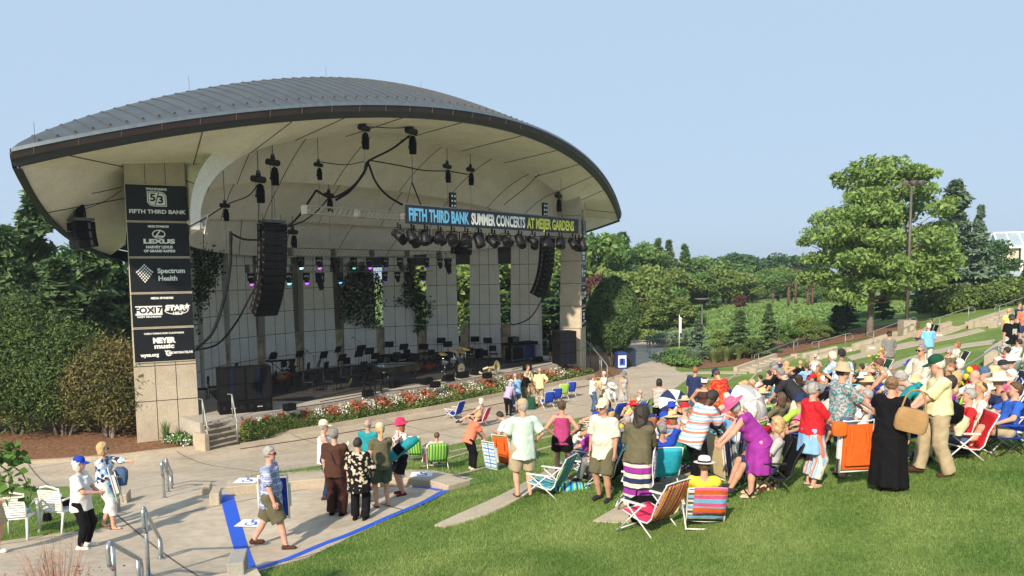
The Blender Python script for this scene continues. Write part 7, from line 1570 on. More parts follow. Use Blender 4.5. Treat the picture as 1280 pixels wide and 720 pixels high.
def folded_chair(P,yaw,fab,label,frame=None,h=.85,w=.55,lean=.15,th=.09,n=3,pack=False,group=None,lift=0.):
 """a flat-folded lawn chair standing on edge"""
 frame=frame or FR_W;e=empty('folded_chair',(P[0],P[1],P[2]+lift),-R(yaw),label,'folded chair',group);x=w/2;e.rotation_euler=(lean,0,-R(yaw))
 b=MB().tube(catmull([(-x,0,.03),(-x,0,h-.05),(-x+.06,0,h),(x-.06,0,h),(x,0,h-.05),(x,0,.03)],3),.012,6).tube([(-x,0,.05),(x,0,.05)],.012,6).build('frame',frame,e,True)
 MB().tube([(-x+.04,th,.0),(-x+.04,th,h*.82),(x-.04,th,h*.82),(x-.04,th,0)],.011,6).build('seat_frame',frame,e,True)
 MB().box((0,.0,h*.52),(w-.04,.02,h*.84)).build('backrest',fab,e);MB().box((0,th,h*.45),(w-.10,.02,h*.66)).build('seat',fab,e)
 for q in(-1,1):MB().box((q*(x+.02),th*.5,h*.55),(.03,.05,h*.5)).build('armrest',frame,e)
 if pack:
  MB().box((0,-.035,h*.36),(w-.1,.05,h*.34)).build('pouch',fab,e)
  for q in(-1,1):MB().tube(catmull([(q*.12,-.02,h*.9),(q*.13,-.07,h*.62),(q*.14,-.03,h*.3)],4),.018,5).build('strap',fab,e,True)
 return e
def bag(P,name,label,fab,w=.36,d=.2,h=.34,handle=True,cat='bag',yaw=0.):
 e=empty(name,tuple(P),-R(yaw),label,cat);m=MB();rows=[]
 for z,k in((0,.86),(.04*h/.3,1.),(h*.55,1.02),(h*.9,.9),(h,.72)):rows.append([(w/2*k*math.copysign(abs(math.cos(a))**.6,math.cos(a)),d/2*k*math.copysign(abs(math.sin(a))**.6,math.sin(a)),z)for a in np.linspace(0,2*math.pi,16,endpoint=False)])
 m.grid(np.array(rows),wrap=True);k0=len(m.f);m.add(rows[-1],[tuple(range(16))]);m.add(rows[0],[tuple(range(16))[::-1]]);m.build('body',fab,e,True,angle=60)
 if handle:MB().tube(catmull([(-w*.28,0,h*.9),(-w*.22,0,h*1.35),(w*.22,0,h*1.35),(w*.28,0,h*.9)],4),.012,5).build('handle',fab,e,True)
 return e
def draped(name,label,cat,pts,m,nr=9,loc=None):
 """cloth-like lofted lump; pts: rings (centre, rx, ry)"""
 rows=[]
 for i,(c,rx,ry)in enumerate(pts):rows.append([(c[0]+rx*math.cos(a)*(1+.10*math.sin(a*nr+i)),c[1]+ry*math.sin(a)*(1+.10*math.sin(a*nr+i*2)),c[2])for a in np.linspace(0,2*math.pi,26,endpoint=False)])
 b=MB().grid(np.array(rows),wrap=True);b.add(rows[-1],[tuple(range(26))]);b.add(rows[0],[tuple(range(26))[::-1]]);o=b.build(name,m,None,True)
 if loc is not None:o.location=tuple(loc)
 return tag(o,label,cat)if label else o
STR=7
a=P_('woman in white polo shirt, blue cap and black trousers standing by the white chairs',at=(105,686),h=1.60,yaw=85,f=1,w=1.12,top='white',sleeve=.75,loose=.026,hem=.17,bot='black',leg=1.93,cuff=.04,shoe='white',hair='bob',hairc='white',hat='cap',hatc='royal',arms=((.10,.30,1.05),(.06,.34,1.08)),skin='pink')
b=P_('blonde woman in blue and white blouse and white capris pointing right',at=(134,661),h=1.66,yaw=80,f=1,top=('print','white','navy',1.0,'ltblue'),sleeve=1.55,loose=.02,bot='white',leg=1.45,cuff=.06,sandal=1,shoe='maroon',hair='bob',hairc='blond',glasses=1,arms=((-.10,.62,1.34),(.10,.30,1.06)),feet=((-.10,-.10,.07),(.12,.16,.07)))
P=to_world(b,(.02,.30,.86));draped('denim_jacket','blue denim jacket hanging over the arm of the pointing woman','jacket',[((0,0,-.02),.10,.07),((0,0,.10),.13,.09),((.02,0,.26),.12,.08),((0,0,.33),.07,.05)],cloth('denim'),loc=P)
P=to_world(b,(.06,.24,.62));folded_chair(P-np.array([0,0,.1]),60,cloth('sky'),'folded blue and white chair carried by the pointing woman',h=.72,w=.30,lean=.2)
c=P_('person in tan shorts and white shoes, mostly cut by the left edge of the picture',at=(-12,694),h=1.72,yaw=100,top='khaki',sleeve=.7,bot='khaki',leg=.95,shoe='white',bloose=.03,arms=((.12,.3,1.05),(.12,.3,1.0)),hair='short',hairc='grey')
def plastic_chair(px,py,yaw,label):
 P=gp(px,py);e=empty('plastic_armchair',tuple(P),-R(yaw),label,'chair','white plastic armchairs on the grass patch');m=WHITEP;
 MB().sheet(np.array([[(x,y,.42-.02*math.sin((y+.2)*4))for x in np.linspace(-.23,.23,4)]for y in np.linspace(-.22,.23,5)]),.02).build('seat',m,e,True)
 b=MB()
 for k in range(9):z=.47+.045*k;b.box((0,-.24-.10*(z-.45),z),(.44,.014,.03))
 b.build('back_slats',m,e);b=MB()
 for q in(-1,1):b.tube([(q*.235,-.215,.36),(q*.235,-.30,.90)],.018,6)
 b.tube(catmull([(-.235,-.30,.88),(0,-.31,.93),(.235,-.30,.88)],5),.02,6);b.build('back_frame',m,e,True)
 for q in(-1,1):
  MB().tube(catmull([(q*.26,-.25,.66),(q*.28,0,.67),(q*.27,.2,.65),(q*.25,.24,.55)],4),.022,6).build('armrest',m,e,True);MB().tube([(q*.26,.25,0),(q*.245,.22,.62)],[.024,.02],6).build('leg',m,e,True);MB().tube([(q*.26,-.32,0),(q*.235,-.22,.44)],[.024,.02],6).build('leg',m,e,True)
 return e
WHITEP=mat('white_plastic',(.74,.73,.70),.35,.03)
plastic_chair(24,672,-12,'white slatted plastic armchair nearest the left edge');plastic_chair(80,662,14,'white slatted plastic armchair just behind the woman in the blue cap')
P=gp(80,660);o=MB().box((0,0,.52),(.30,.10,.14)).build('black_pouch',BLK2,None);o.location=tuple(P);o.rotation_euler=(0,0,-.25);tag(o,'black pouch lying on the seat of the second plastic armchair','bag')
P=gp(23,670);o=MB().box((0,0,.465),(.36,.3,.03)).build('cushion',cloth('ltblue'),None);o.location=tuple(P);tag(o,'pale blue cushion on the leftmost plastic armchair','cushion')
P=gp(58,654);bag(P,'camera_bag','small black camera bag on the grass between the plastic chairs',BLK2,.2,.12,.2)
d=P_('grey-haired man in plaid shirt and olive shorts walking right with sunglasses',at=(341,686),h=1.80,yaw=88,w=1.06,top=('plaid',(.20,.24,.42),(.52,.55,.66),.8,(.07,.09,.22)),sleeve=.85,loose=.034,hem=.20,bot='olive',leg=.98,bloose=.036,shoe='brown',hair='short',hairc='grey',glasses=1,skin='pink',feet=((-.10,-.34,.12),(.12,.26,.07)),arms=((.27,-.10,.86),(.26,.14,.80)),twist=0)
P=to_world(d,(-.30,-.02,.40));folded_chair(P,-8,cloth('royal'),'folded blue and white chair carried by the walking man',h=.85,w=.5,lean=.12,pack=True)
P_('person in dark brown T-shirt and brown trousers seen from behind in the taped bay',at=(421,645),h=1.74,yaw=12,w=1.1,top='brown',sleeve=.8,loose=.024,bot=(.045,.018,.015),leg=1.98,cuff=.085,bloose=.024,shoe='black',hair='short',hairc='saltpepper',strap='charcoal',arms=('down','fwd'))
P_('woman in black and white patterned top and black trousers seen from behind',at=(450,651),h=1.60,yaw=8,f=1,w=1.18,top=('print','black','beige',.8,'black'),sleeve=1.2,loose=.045,hem=.30,bot='black',leg=1.95,cuff=.08,shoe='black',hair='short',hairc='dark',arms=((.26,.1,.86),(.24,.2,.95)))
P_('person in white sleeveless top and pale cap behind the brown-shirted person',at=(407,624),h=1.68,yaw=75,f=1,top='white',sleeve=0,bot='navy',leg=1.9,shoe='charcoal',hair='short',hairc='grey',hat='cap',hatc='cream',arms=((.1,.36,1.1),(.12,.34,1.08)))
P=to_world(PEOPLE[-1],(0,.46,1.12));o=MB().box((0,0,0),(.30,.01,.22),0,0,None,-.6).build('newspaper',mat('newsprint',(.62,.62,.60),.8,.12,12));o.location=tuple(P);o.rotation_euler=(0,0,-R(75));tag(o,'open newspaper held by the person in the white top','newspaper')
P=to_world(PEOPLE[-1],(-.2,.05,.50));bag(P,'shopping_bag','pink bag hanging beside the person in the white top',cloth('pink'),.16,.1,.3)
P_('bald man in blue-green shirt seen between the people in the taped bay',at=(462,613),h=1.60,yaw=20,top='teal',sleeve=.8,bot='khaki',leg=1.9,hair='balding',hairc='grey',skin='tan')
g1=P_('woman in olive T-shirt, green shorts and beige cap with a ponytail',at=(478,634),h=1.70,yaw=-25,f=1,top='olive',sleeve=.5,bot=(.06,.09,.055),leg=.88,bloose=.03,sandal=1,shoe='brown',hair='pony',hairc='blond',hat='cap',hatc='beige',arms=('down','fwd'),w=1.05)
P=to_world(g1,(-.24,.12,.66));bag(P,'blue_cloth','bright blue cloth bag held by the woman in the olive T-shirt',cloth('sky'),.16,.10,.42,False)
g2=P_('woman in pink sun hat, white floral top and black shorts carrying a chair bag',at=(503,619),h=1.66,yaw=-120,f=1,top=('print','offwhite','white',.6,'red'),sleeve=.6,loose=.03,bot='black',leg=.9,bloose=.024,shoe='maroon',hair='long',hairc='auburn',hat='bucket',hatc='hotpink',arms=((.2,.22,1.1),(.22,.12,.95)))
P0=to_world(g2,(.28,.15,1.05));o=MB();Q=[at_depth(484,576,g2['_loc'][1]-.35),at_depth(500,560,g2['_loc'][1]-.3),at_depth(522,548,g2['_loc'][1]-.25)];L0=Q[0]
e=empty('chair_bag',tuple(L0),0,'teal and black chair bag slung over the shoulder of the woman in the pink hat','bag')
q=np.array(Q)-L0;MB().tube([q[0],q[0]*.45+q[1]*.55,q[1]*.4+q[2]*.6,q[2]],[.105,.12,.11,.07],12).build('bag_body',cloth('teal'),e,True);MB().tube([q[0]*.35+q[1]*.65,q[1]*.85+q[2]*.15],.124,12).build('black_band',BLK2,e,True)
P=to_world(g2,(.05,.30,.72));o=MB().box((0,0,0),(.2,.02,.28),.4,0,None,.2,.3).build('brochure',fabric('print',C_('white'),C_('lime'),1.0,C_('olive')));o.location=tuple(P);tag(o,'white and green brochure held by the woman in the pink hat','brochure')
GC=('vstripe','lime','green',1.6)
L=gp(519,577);beach_chair(tuple(L),8,cloth(GC),FR_A,'green folding chair with its back to the camera, nearest the woman in the pink hat',seat=.28,tilt=16);
S_('boy with short brown hair sitting facing left between the green chairs',(546,541),GC,'green folding chair with its back to the camera, under the seated boy',yaw=-12,h=1.45,top='beige',sleeve=.8,bot='khaki',leg=.9,hair='short',hairc='brown',frame=FR_A)
P=gp(536,578);bag(P,'cooler_bag','dark red bag on the ground between the two green chairs',cloth('maroon'),.3,.2,.28)
s1=P_('woman in salmon T-shirt and black trousers leaning over the orange chair',at=(590,588),h=1.64,yaw=62,f=1,w=1.08,lean=24,top='salmon',sleeve=.7,loose=.026,bot='black',leg=1.9,cuff=.07,shoe='offwhite',hair='pony',hairc='blond',arms=((.12,.42,.84),(.12,.46,.80)),headp=18)
P=gp(615,588);folded_chair(P,40,fabric('plaid',C_('white'),C_('sky'),1.5,C_('royal')),'white and light blue folded chair held by the woman in salmon',h=.82,w=.42,lean=.2)
P=gp(630,583);folded_chair(P,30,cloth('orange'),'orange and white backpack chair being unfolded by the bending man',h=.95,w=.5,lean=.25,pack=True)
P_('young man in white T-shirt with black strap bending over the orange chair',at=(643,582),h=1.78,yaw=-68,lean=58,top='white',sleeve=.8,loose=.03,bot='ltblue',leg=.95,bloose=.03,shoe='charcoal',hair='short',hairc='dark',arms=((.1,.50,.92),(.12,.46,.85)),strap='black')
k1=P_('man in khaki cap, pale shirt and beige shorts seen from behind on the concrete strip',at=(655,621),h=1.82,yaw=-15,w=1.1,top='mint',sleeve=.85,loose=.036,hem=.22,bot='khaki',leg=.95,bloose=.036,sandal=1,shoe='brown',hair='short',hairc='grey',hat='cap',hatc='khaki',arms=((.18,.26,1.05),(.25,.1,.95)),heady=-35)
k2=P_('woman in magenta tank top and black shorts with hands on her hips',at=(703,601),h=1.70,yaw=8,f=1,w=1.05,top='magenta',sleeve=0,bot='black',leg=.55,bloose=.03,shoe='charcoal',hair='bun',hairc='brown',arms=('hips','hips'),skin='tan')
BG2=('vstripe','turq','lime',1.4,'royal')
L=gp(684,618);beach_chair(tuple(L),-62,cloth(BG2),FR_W,'blue and green striped low chair on the strip beside the khaki-capped man',seat=.22,back=.66,tilt=26);L=gp(741,601);beach_chair(tuple(L),-55,cloth(BG2),FR_W,'blue and green striped low chair to the right of the woman in magenta',seat=.22,back=.66,tilt=30)
P=gp(713,611);draped('towel','crumpled blue and green towel on the grass between the two striped chairs','towel',[((0,0,0),.42,.22),((0,0,.05),.40,.20),((.03,.02,.10),.26,.13),((.02,0,.12),.08,.05)],cloth(BG2),loc=P)
P_('person in lilac top and black trousers bending over by the flower bed',at=(636,520),h=1.62,yaw=30,f=1,lean=34,top='lilac',sleeve=1.4,loose=.03,bot='black',leg=1.9,hair='short',hairc='white',arms=((.1,.4,.7),(.1,.4,.7)),hat='sun',hatc='white',shoe='black')
P_('man in light blue shirt and jeans leaning beside the person in lilac',at=(646,516),h=1.76,yaw=-20,lean=16,top='ltblue',sleeve=.85,loose=.03,bot='denim',leg=1.95,hair='balding',hairc='grey',skin='pink',arms=('hips','low'),shoe='brown')
P_('bald man in black T-shirt and dark shorts in the group by the flower bed',at=(655,511),h=1.76,yaw=70,lean=14,top='black',sleeve=.8,bot='olive',leg=1.0,bloose=.04,hair='balding',hairc='grey',arms=((.1,.4,.9),(.1,.45,.9)),skin='tan')
P_('young man in yellow shirt standing farthest back in the group by the flower bed',at=(660,503),h=1.80,yaw=120,top='paleyellow',sleeve=.8,bot='khaki',leg=1.0,hair='short',hairc='brown',arms=('low','down'))
P_('man in yellow polo shirt and khaki trousers with one hand on his hip',at=(675,508),h=1.78,yaw=-12,w=1.05,top='paleyellow',sleeve=.85,loose=.026,bot='khaki',leg=1.97,cuff=.07,belt='brown',hair='balding',hairc='grey',arms=('down','hips'),shoe='brown',skin='pink')
P=gp(662,512);bag(P,'bag','dark green bag on the ground in the middle of the group by the flower bed',cloth('dkgreen'),.55,.35,.55)
L=gp(567,524);beach_chair(tuple(L),-62,cloth('royal'),FR_W,'empty blue low chair on the plaza left of the sunbathing woman',seat=.26,tilt=22)
S_('white-haired woman sunbathing with bare legs stretched out to the left',(602,498),'hotpink','red folding chair under the sunbathing woman',yaw=-72,f=1,top='beige',sleeve=.3,bot='brown',leg=.8,hair='bob',hairc='white',feet=((-.1,.78,.22),(.1,.80,.22)),arms=('lap','rest'))
for px,py,c_,lab,yw in((683,511,'royal','leftmost blue chair of the four beside the man in yellow',-28),(693,506,'royal','second blue chair of the four beside the man in yellow',-24),(702,500,'lime','pale green chair between the blue ones by the flower bed',-20),(711,497,'royal','rightmost blue chair of the four by the flower bed',-24)):
 L=gp(px,py);beach_chair(tuple(L),yw,cloth(c_),FR_W,lab,seat=.36,back=.52,tilt=14,w=.5)
P_('stage hand in black standing in the opening beside the right speaker stack',z=1.0,at=(690,450),h=1.80,yaw=170,top='black',sleeve=.8,bot='black',leg=1.0,bloose=.03,hair='short',hairc='dark',skin='tan',arms=('low','down'))
P_('woman in white sleeveless top and jeans looking down, by the plaza',at=(741,515),h=1.66,yaw=75,f=1,top='white',sleeve=.15,bot='denim',leg=1.9,hair='short',hairc='ltbrown',arms=('fwd','chest'),headp=25,w=1.1)
P_('older woman in white shirt holding a straw bag, facing left',at=(755,508),h=1.60,yaw=-110,f=1,top='white',sleeve=.9,bot='khaki',leg=1.5,hair='short',hairc='white',arms=('chest','chest'),w=1.1);P=to_world(PEOPLE[-1],(0,.30,.86));bag(P,'straw_bag','round straw bag held by the older woman in white',cloth('straw'),.36,.2,.34)
P_('woman in white hat and white shirt bending over a blue chair',top_at=(765,479),h=1.62,yaw=150,f=1,lean=42,top='white',sleeve=1.5,bot='black',leg=1.9,hat='sun',hatc='white',band='charcoal',hair='short',hairc='grey',arms=((.1,.4,.75),(.1,.4,.75)))
L=gp(768,527);beach_chair(tuple(L),-30,cloth('royal'),FR_W,'bright blue chair in front of the bending woman in the white hat',seat=.3)
P_('woman in grey sleeveless dress and grey hat at the edge of the plaza',at=(779,512),h=1.68,yaw=165,f=1,top='ltgrey',sleeve=0,bot='ltgrey',skirt=.5,hat='bucket',hatc='grey',hair='short',hairc='grey',headp=25,arms=('down','low'),skin='tan')
P_('woman in grey and white striped sleeveless top with dark hair seen from behind',top_at=(824,474),h=1.68,yaw=12,f=1,w=1.15,top=('hstripe','white','charcoal',.8),sleeve=0,bot='black',leg=1.9,hair='bob',hairc='dark',arms=('low','low'),lean=10)
P_('man in navy polo shirt and jeans shorts looking right',top_at=(869,459),h=1.82,yaw=40,w=1.15,top='navy',sleeve=.85,loose=.03,bot='denim',leg=.98,hair='short',hairc='auburn',skin='pink',arms=('down','down'))
P_('man in orange and yellow flowered shirt and navy cap looking down',top_at=(898,461),h=1.80,yaw=-30,w=1.2,lean=14,top=('blot','red','orange',1.0,'yellow'),sleeve=.85,loose=.035,hem=.2,bot='charcoal',leg=1.0,hat='cap',hatc='navy',hair='short',hairc='brown',headp=28,arms=('fwd','down'))
P_('woman in white visor and brown tank top with hands on her hips facing the camera',top_at=(881,472),h=1.70,yaw=-160,f=1,w=1.12,top=(.09,.05,.045)and 'brown',sleeve=0,bot='olive',leg=.9,bloose=.03,hat='visor',hatc='white',glasses=1,hair='short',hairc='brown',arms=('hips','hips'),skin='tan',shoe='white')
P_('man in cream shirt and cream cap standing left of the woman in olive',top_at=(755,500),h=1.76,yaw=-140,w=1.12,top='offwhite',sleeve=.9,loose=.036,hem=.18,bot='olive',leg=1.0,bloose=.03,hat='cap',hatc='cream',hair='short',hairc='grey',skin='tan',arms=('down','down'))
L=gp(733,581);camp_chair(tuple(L),-40,cloth('dkgreen'),'dark green chair with a small crest, right of the woman in magenta',seat=.36,back=.62,w=.6);L=gp(757,588);camp_chair(tuple(L),-30,cloth('charcoal'),'black chair between the dark green chair and the woman in olive',seat=.36,back=.6)
L=gp(738,553);camp_chair(tuple(L),-35,cloth('black'),'black camp chair at the plaza edge',seat=.4)
o1=P_('woman in olive sweater and striped skirt with dark curly hair lifting a white chair',at=(797,640),h=1.72,yaw=35,f=1,w=1.25,lean=8,top=(.075,.062,.035)and 'olive',sleeve=1.85,loose=.03,hem=.10,bot=('hstripe','navy','offwhite',3.2,'purple'),skirt=.80,flare=.22,hair='curly',hairc='dark',skin='brown',headp=22,arms=((.20,.34,1.0),(.12,.42,.92)),sandal=1,shoe='black')
P=to_world(o1,(-.12,.50,.50));beach_chair(tuple(P-np.array([.12,.28,.42])),-75,fabric('plaid',C_('white'),C_('lilac'),.9,C_('navy')),FR_W,'white-framed woven chair being lifted by the woman in olive',seat=.38,back=.62,tilt=4,w=.50)
P=gp(806,650);bag(P,'backpack','black backpack on the concrete behind the red plaid chair',BLK2,.5,.34,.36,True)
b1=P_('man in striped polo shirt and black trousers leaning over folded chairs',at=(872,613),h=1.80,yaw=72,w=1.12,lean=26,top=('hstripe','white','ltblue',1.3,'salmon'),sleeve=.85,loose=.036,hem=.2,bot='black',leg=1.97,cuff=.07,shoe='black',hair='short',hairc='dark',skin='dark',headp=22,arms=((.14,.50,.86),(.12,.54,.84)))
p1=P_('woman in purple sleeveless dress and pink hat bending over folded chairs',at=(939,620),h=1.68,yaw=-78,f=1,w=1.16,lean=36,top='purple',sleeve=.05,bot='purple',skirt=.52,flare=.26,hair='bob',hairc='grey',hat='sun',hatc=(.62,.17,.40)and 'pink',skin='pink',headp=18,arms=((.12,.52,.80),(.14,.50,.84)),sandal=1,shoe='beige')
for i,(px,py,yw,c_,fr_,lab,hh)in enumerate([(886,596,60,'navy',FR_W,'navy folded chair nearest the man in the striped shirt',.85),(898,600,75,'straw',FR_W,'folded chair with a pale wooden edge between the two navy ones',.9),(906,592,80,'sky',FR_W,'bright blue folded chair standing between the striped man and the purple dress',1.05),(915,606,95,'navy',FR_A,'navy folded chair with grey tubes held by the woman in purple',.95),(923,602,105,'navy',FR_W,'navy folded chair directly in front of the purple dress',.85)]):
 folded_chair(gp(px,py),yw,cloth(c_),lab,fr_,h=hh,w=.5,lean=.12 if i%2 else-.1)
P=gp(957,612);bag(P,'floral_bag','cream and maroon floral bag on the grass behind the purple dress',fabric('print',C_('cream'),C_('olive'),.7,C_('maroon')),.42,.2,.36)
L=gp(812,664);beach_chair(tuple(L),-40,fabric('vstripe',C_('yellow'),C_('red'),.9,C_('purple')),FR_W,'empty red and orange plaid chair with white arms, nearest the camera',seat=.28,back=.72,tilt=28,w=.60,seatfab=cloth('hotpink'))
S_('person in yellow shirt and white fedora sitting with their back to the camera',(881,573),('hstripe','olive','white',1.5,'sky'),'chair with a striped towel under the person in the white fedora',yaw=6,seat=.14,lean=-14,feet=((-.13,.72,.07),(.13,.70,.07)),w=1.05,top='yellow',sleeve=.8,bot='khaki',leg=.9,hair='short',hairc='brown',hat='fedora',hatc='white',band='black')
K=PEOPLE[-1];e_=MB();G=[]
for k in np.linspace(0,1,9):zz_=.22+.46*k;p=np.array([.05,-.235-(zz_-.08)*.445-.012,zz_]);G.append([(x+.05,p[1]-.02*abs(math.sin(6*x+k*3)),p[2])for x in np.linspace(-.24,.22,6)])
o=e_.sheet(np.array(G),.012).build('striped_towel',fabric('hstripe',C_('sky'),C_('pink'),2.6,C_('orange')),None,True);o.location=K['_loc'];o.rotation_euler=(0,0,-R(K['yaw']));tag(o,'blue, orange and pink striped towel hanging over the chair of the person in the fedora','towel')
r1=P_('woman in red T-shirt with a light blue shirt tied round her waist',at=(1013,608),h=1.62,yaw=82,f=1,w=1.18,top='red',sleeve=.85,loose=.03,hem=.02,bot=('vstripe','offwhite','ltblue',.9,'salmon'),leg=1.75,cuff=.085,bloose=.03,hair='short',hairc='grey',glasses=1,skin='pink',arms=((.12,.34,1.0),(.10,.38,1.02)),sandal=1,shoe='beige')
T_=Field((-.32,-.30,.30),(.32,.32,1.02),.02,.02);sc_=1.62/1.72;T_.cone((0,0,.95),(0,-.0,.55),(.205,.172),(.235,.20),(1,0,0),None,.07,7);v_,f_=T_.mesh();o=raw_mesh('tied_shirt',v_,f_,cloth('ltblue'),None,smooth=True);o.location=r1['_loc'];o.rotation_euler=(0,0,-R(82));tag(o,'light blue shirt tied around the waist of the woman in red','shirt')
r2=P_('man in grey patterned shirt, bucket hat and sunglasses holding the orange chair',at=(1049,596),h=1.82,yaw=88,w=1.08,top=('print','ltgrey','grey',.4,'teal'),sleeve=.9,loose=.036,hem=.2,bot='denim',leg=1.0,bloose=.028,sandal=1,shoe='black',hair='short',hairc='dark',hat='bucket',hatc='khaki',glasses=1,arms=((.16,.42,1.0),(.10,.46,1.02)))
P=gp(1068,611);folded_chair(P+np.array([0,0,.22]),-8,cloth('orange'),'large orange backpack chair held upright between the man in grey and the woman in black',FR_W,h=.82,w=.49,lean=.08,pack=True);bag(P+np.array([-.30,-.12,.84]),'orange_pouch','small orange pouch strapped to the upper left of the orange chair',cloth('orange'),.22,.12,.2,False)
r3=P_('woman in long black dress carrying a tan shoulder bag, seen from behind',at=(1110,613),h=1.66,yaw=38,f=1,w=1.2,top='black',sleeve=.45,loose=.02,bot='black',skirt=.84,flare=.28,hair='bun',hairc='ltbrown',glasses=1,arms=('fwd','down'),sandal=1,shoe='brown',skin='pink')
P=to_world(r3,(.27,-.16,.93));e=bag(P,'shoulder_bag','tan leather shoulder bag hanging on the woman in the black dress',cloth('tan'),.42,.15,.33,False,yaw=30);e.rotation_euler[1]=.18;MB().tube(catmull([(-.16,0,.27),(-.12,.02,.52),(0,.05,.60),(.10,.02,.5),(.15,0,.27)],4),.014,5).build('handle',cloth('tan'),e,True)
r4=P_('older man in pale yellow shirt, green cap and khaki trousers leaning on a cane',at=(1170,594),h=1.80,yaw=-75,w=1.12,top=('hstripe','paleyellow','cream',.6),sleeve=.9,loose=.034,hem=.02,bot='khaki',leg=1.98,cuff=.075,bloose=.022,belt='brown',shoe='brown',hair='short',hairc='white',hat='cap',hatc='dkgreen',glasses=0,skin='pink',headp=14,arms=((.10,.38,.95),(.10,.36,.94)),feet=((-.12,-.14,.07),(.12,.20,.07)))
A=to_world(r4,(-.05,.42,.98));B=to_world(r4,(-.05,.62,0.02));o=MB().tube(catmull([A+(0,0,.02),A*.8+B*.2,B],3),.013,6).build('cane',BLACK,None,True);tag(o,'black walking cane under the hand of the man in pale yellow','cane')
P=to_world(r4,(.10,-.20,.78));draped('black_jacket','black jacket tied at the back of the man in pale yellow','jacket',[((.05,.02,.0),.05,.05),((0,0,.10),.17,.12),((-.02,0,.25),.20,.13),((-.08,0,.36),.10,.07)],BLK2,loc=P)
P=to_world(r4,(.22,-.34,.58));draped('cream_sweater','cream sweater hanging below the black jacket of the man with the cane','sweater',[((.0,0,0),.05,.04),((.02,0,.12),.10,.07),((.0,0,.26),.16,.08),((-.02,0,.32),.08,.05)],cloth('cream'),loc=P)
P_('man in grey polo shirt and pale shorts bending forward with his back to us',at=(992,548),h=1.78,yaw=-50,w=1.1,lean=44,top='charcoal',sleeve=.9,loose=.03,bot='offwhite',leg=1.0,bloose=.034,belt='brown',hair='short',hairc='saltpepper',arms=('reach','low'))
P_('man in black shirt and grey cap behind the bending man in grey',at=(975,534),h=1.74,yaw=-60,lean=22,top='black',sleeve=.9,bot='black',leg=1.9,hat='cap',hatc='grey',hair='short',hairc='grey',arms=('low','down'))
P_('blonde woman in white and pale blue dress leaning forward',top_at=(983,452),h=1.68,yaw=80,f=1,lean=28,top='white',sleeve=0,bot='sky',skirt=.5,hair='long',hairc='blond',arms=('chest','face'),skin='tan')
P_('man in grey-green shirt bending low beside the red-shirted woman',top_at=(1000,468),h=1.74,yaw=-95,lean=72,top='grey',sleeve=1.5,bot='black',leg=1.9,hair='short',hairc='dark',skin='dark',arms=('reach','reach'))
P_('man in dark grey cap with white badge and pale blue flowered shirt',top_at=(1052,438),h=1.80,yaw=-170,w=1.1,top=('print','ltblue','white',.6),sleeve=.9,loose=.034,bot='khaki',leg=1.0,hat='cap',hatc='charcoal',glasses=1,arms=('low','hips'),hair='short',hairc='brown')
P_('man in navy shirt and cream cap just left of the man in the badged cap',top_at=(1041,441),h=1.76,yaw=-40,top='navy',sleeve=.9,bot='khaki',leg=1.0,hat='cap',hatc='cream',hair='short',hairc='white')
P_('woman in white sleeveless top and salmon trousers bending forward, sunglasses',top_at=(1099,448),h=1.68,yaw=-70,f=1,lean=34,top='white',sleeve=0,bot='salmon',leg=1.9,cuff=.08,hair='bun',hairc='brown',glasses=1,skin='tan',arms=('reach','low'))
P_('person in teal long-sleeved top bending behind the seated straw-hat wearer',top_at=(1128,463),h=1.76,yaw=-60,w=1.2,lean=56,top='teal',sleeve=1.8,loose=.03,bot='beige',leg=1.9,hair='short',hairc='grey',arms=('reach','low'))
P_('man in beige shirt and sunglasses standing behind the man in the green cap',top_at=(1153,431),h=1.80,yaw=-105,w=1.08,top=('print','beige','offwhite',.3),sleeve=1.6,loose=.03,bot='beige',leg=1.9,hair='short',hairc='saltpepper',glasses=1,skin='tan',arms=('low','fwd'))
P_('person in bright blue cap and pale blue shirt seated left of the beige man',top_at=(1139,451),h=1.70,yaw=-90,pose='sit',seat=.4,arms=('lap','lap'),top=('blot','sky','white',1.),sleeve=.9,bot='navy',leg=1.0,hat='cap',hatc='royal',hair='short',hairc='brown')
P_('man in grey T-shirt and khaki shorts with his back to us, far right lawn',top_at=(1112,415),h=1.80,yaw=0,w=1.15,top=(.12,.115,.105)and 'grey',sleeve=.85,loose=.03,hem=.2,bot='khaki',leg=1.0,bloose=.034,hat='cap',hatc='charcoal',hair='short',hairc='brown')
P_('man in pale blue shirt and white trousers, back to us on far lawn',top_at=(1161,405),h=1.80,yaw=0,w=1.15,top='sky',sleeve=.9,loose=.034,hem=.14,bot='white',leg=1.97,cuff=.07,hat='cap',hatc='offwhite',hair='short',hairc='white')
P_('man in black T-shirt, plaid shorts and green cap at the right edge',top_at=(1265,394),h=1.82,yaw=-5,w=1.15,top='black',sleeve=.85,loose=.034,hem=.2,bot=('plaid','ltgrey','white',1.0,'charcoal'),leg=1.02,bloose=.036,hat='cap',hatc='dkgreen',hair='short',hairc='brown',arms=('down','down'))
K=PEOPLE[-1];P=to_world(K,(0,-.175,1.22));o=MB().box((0,0,0),(.17,.012,.22)).build('shirt_print',mat('print_grey',(.40,.40,.38),.8,.5,30));o.location=tuple(P);o.rotation_euler=(0,0,-R(K['yaw']));tag(o,'grey square print on the back of the black T-shirt at the right edge','shirt print')
P_('woman in yellow flowered top left of the man in the black T-shirt',top_at=(1261,386),h=1.66,yaw=10,f=1,top=('blot','yellow','cream',.5),sleeve=.6,bot='khaki',leg=1.4,hair='short',hairc='blond')
P_('man in navy shirt with folded arms at the top right edge',top_at=(1274,378),h=1.78,yaw=150,top='navy',sleeve=.9,bot='khaki',leg=1.0,hair='short',hairc='brown',arms=('chest','chest'))
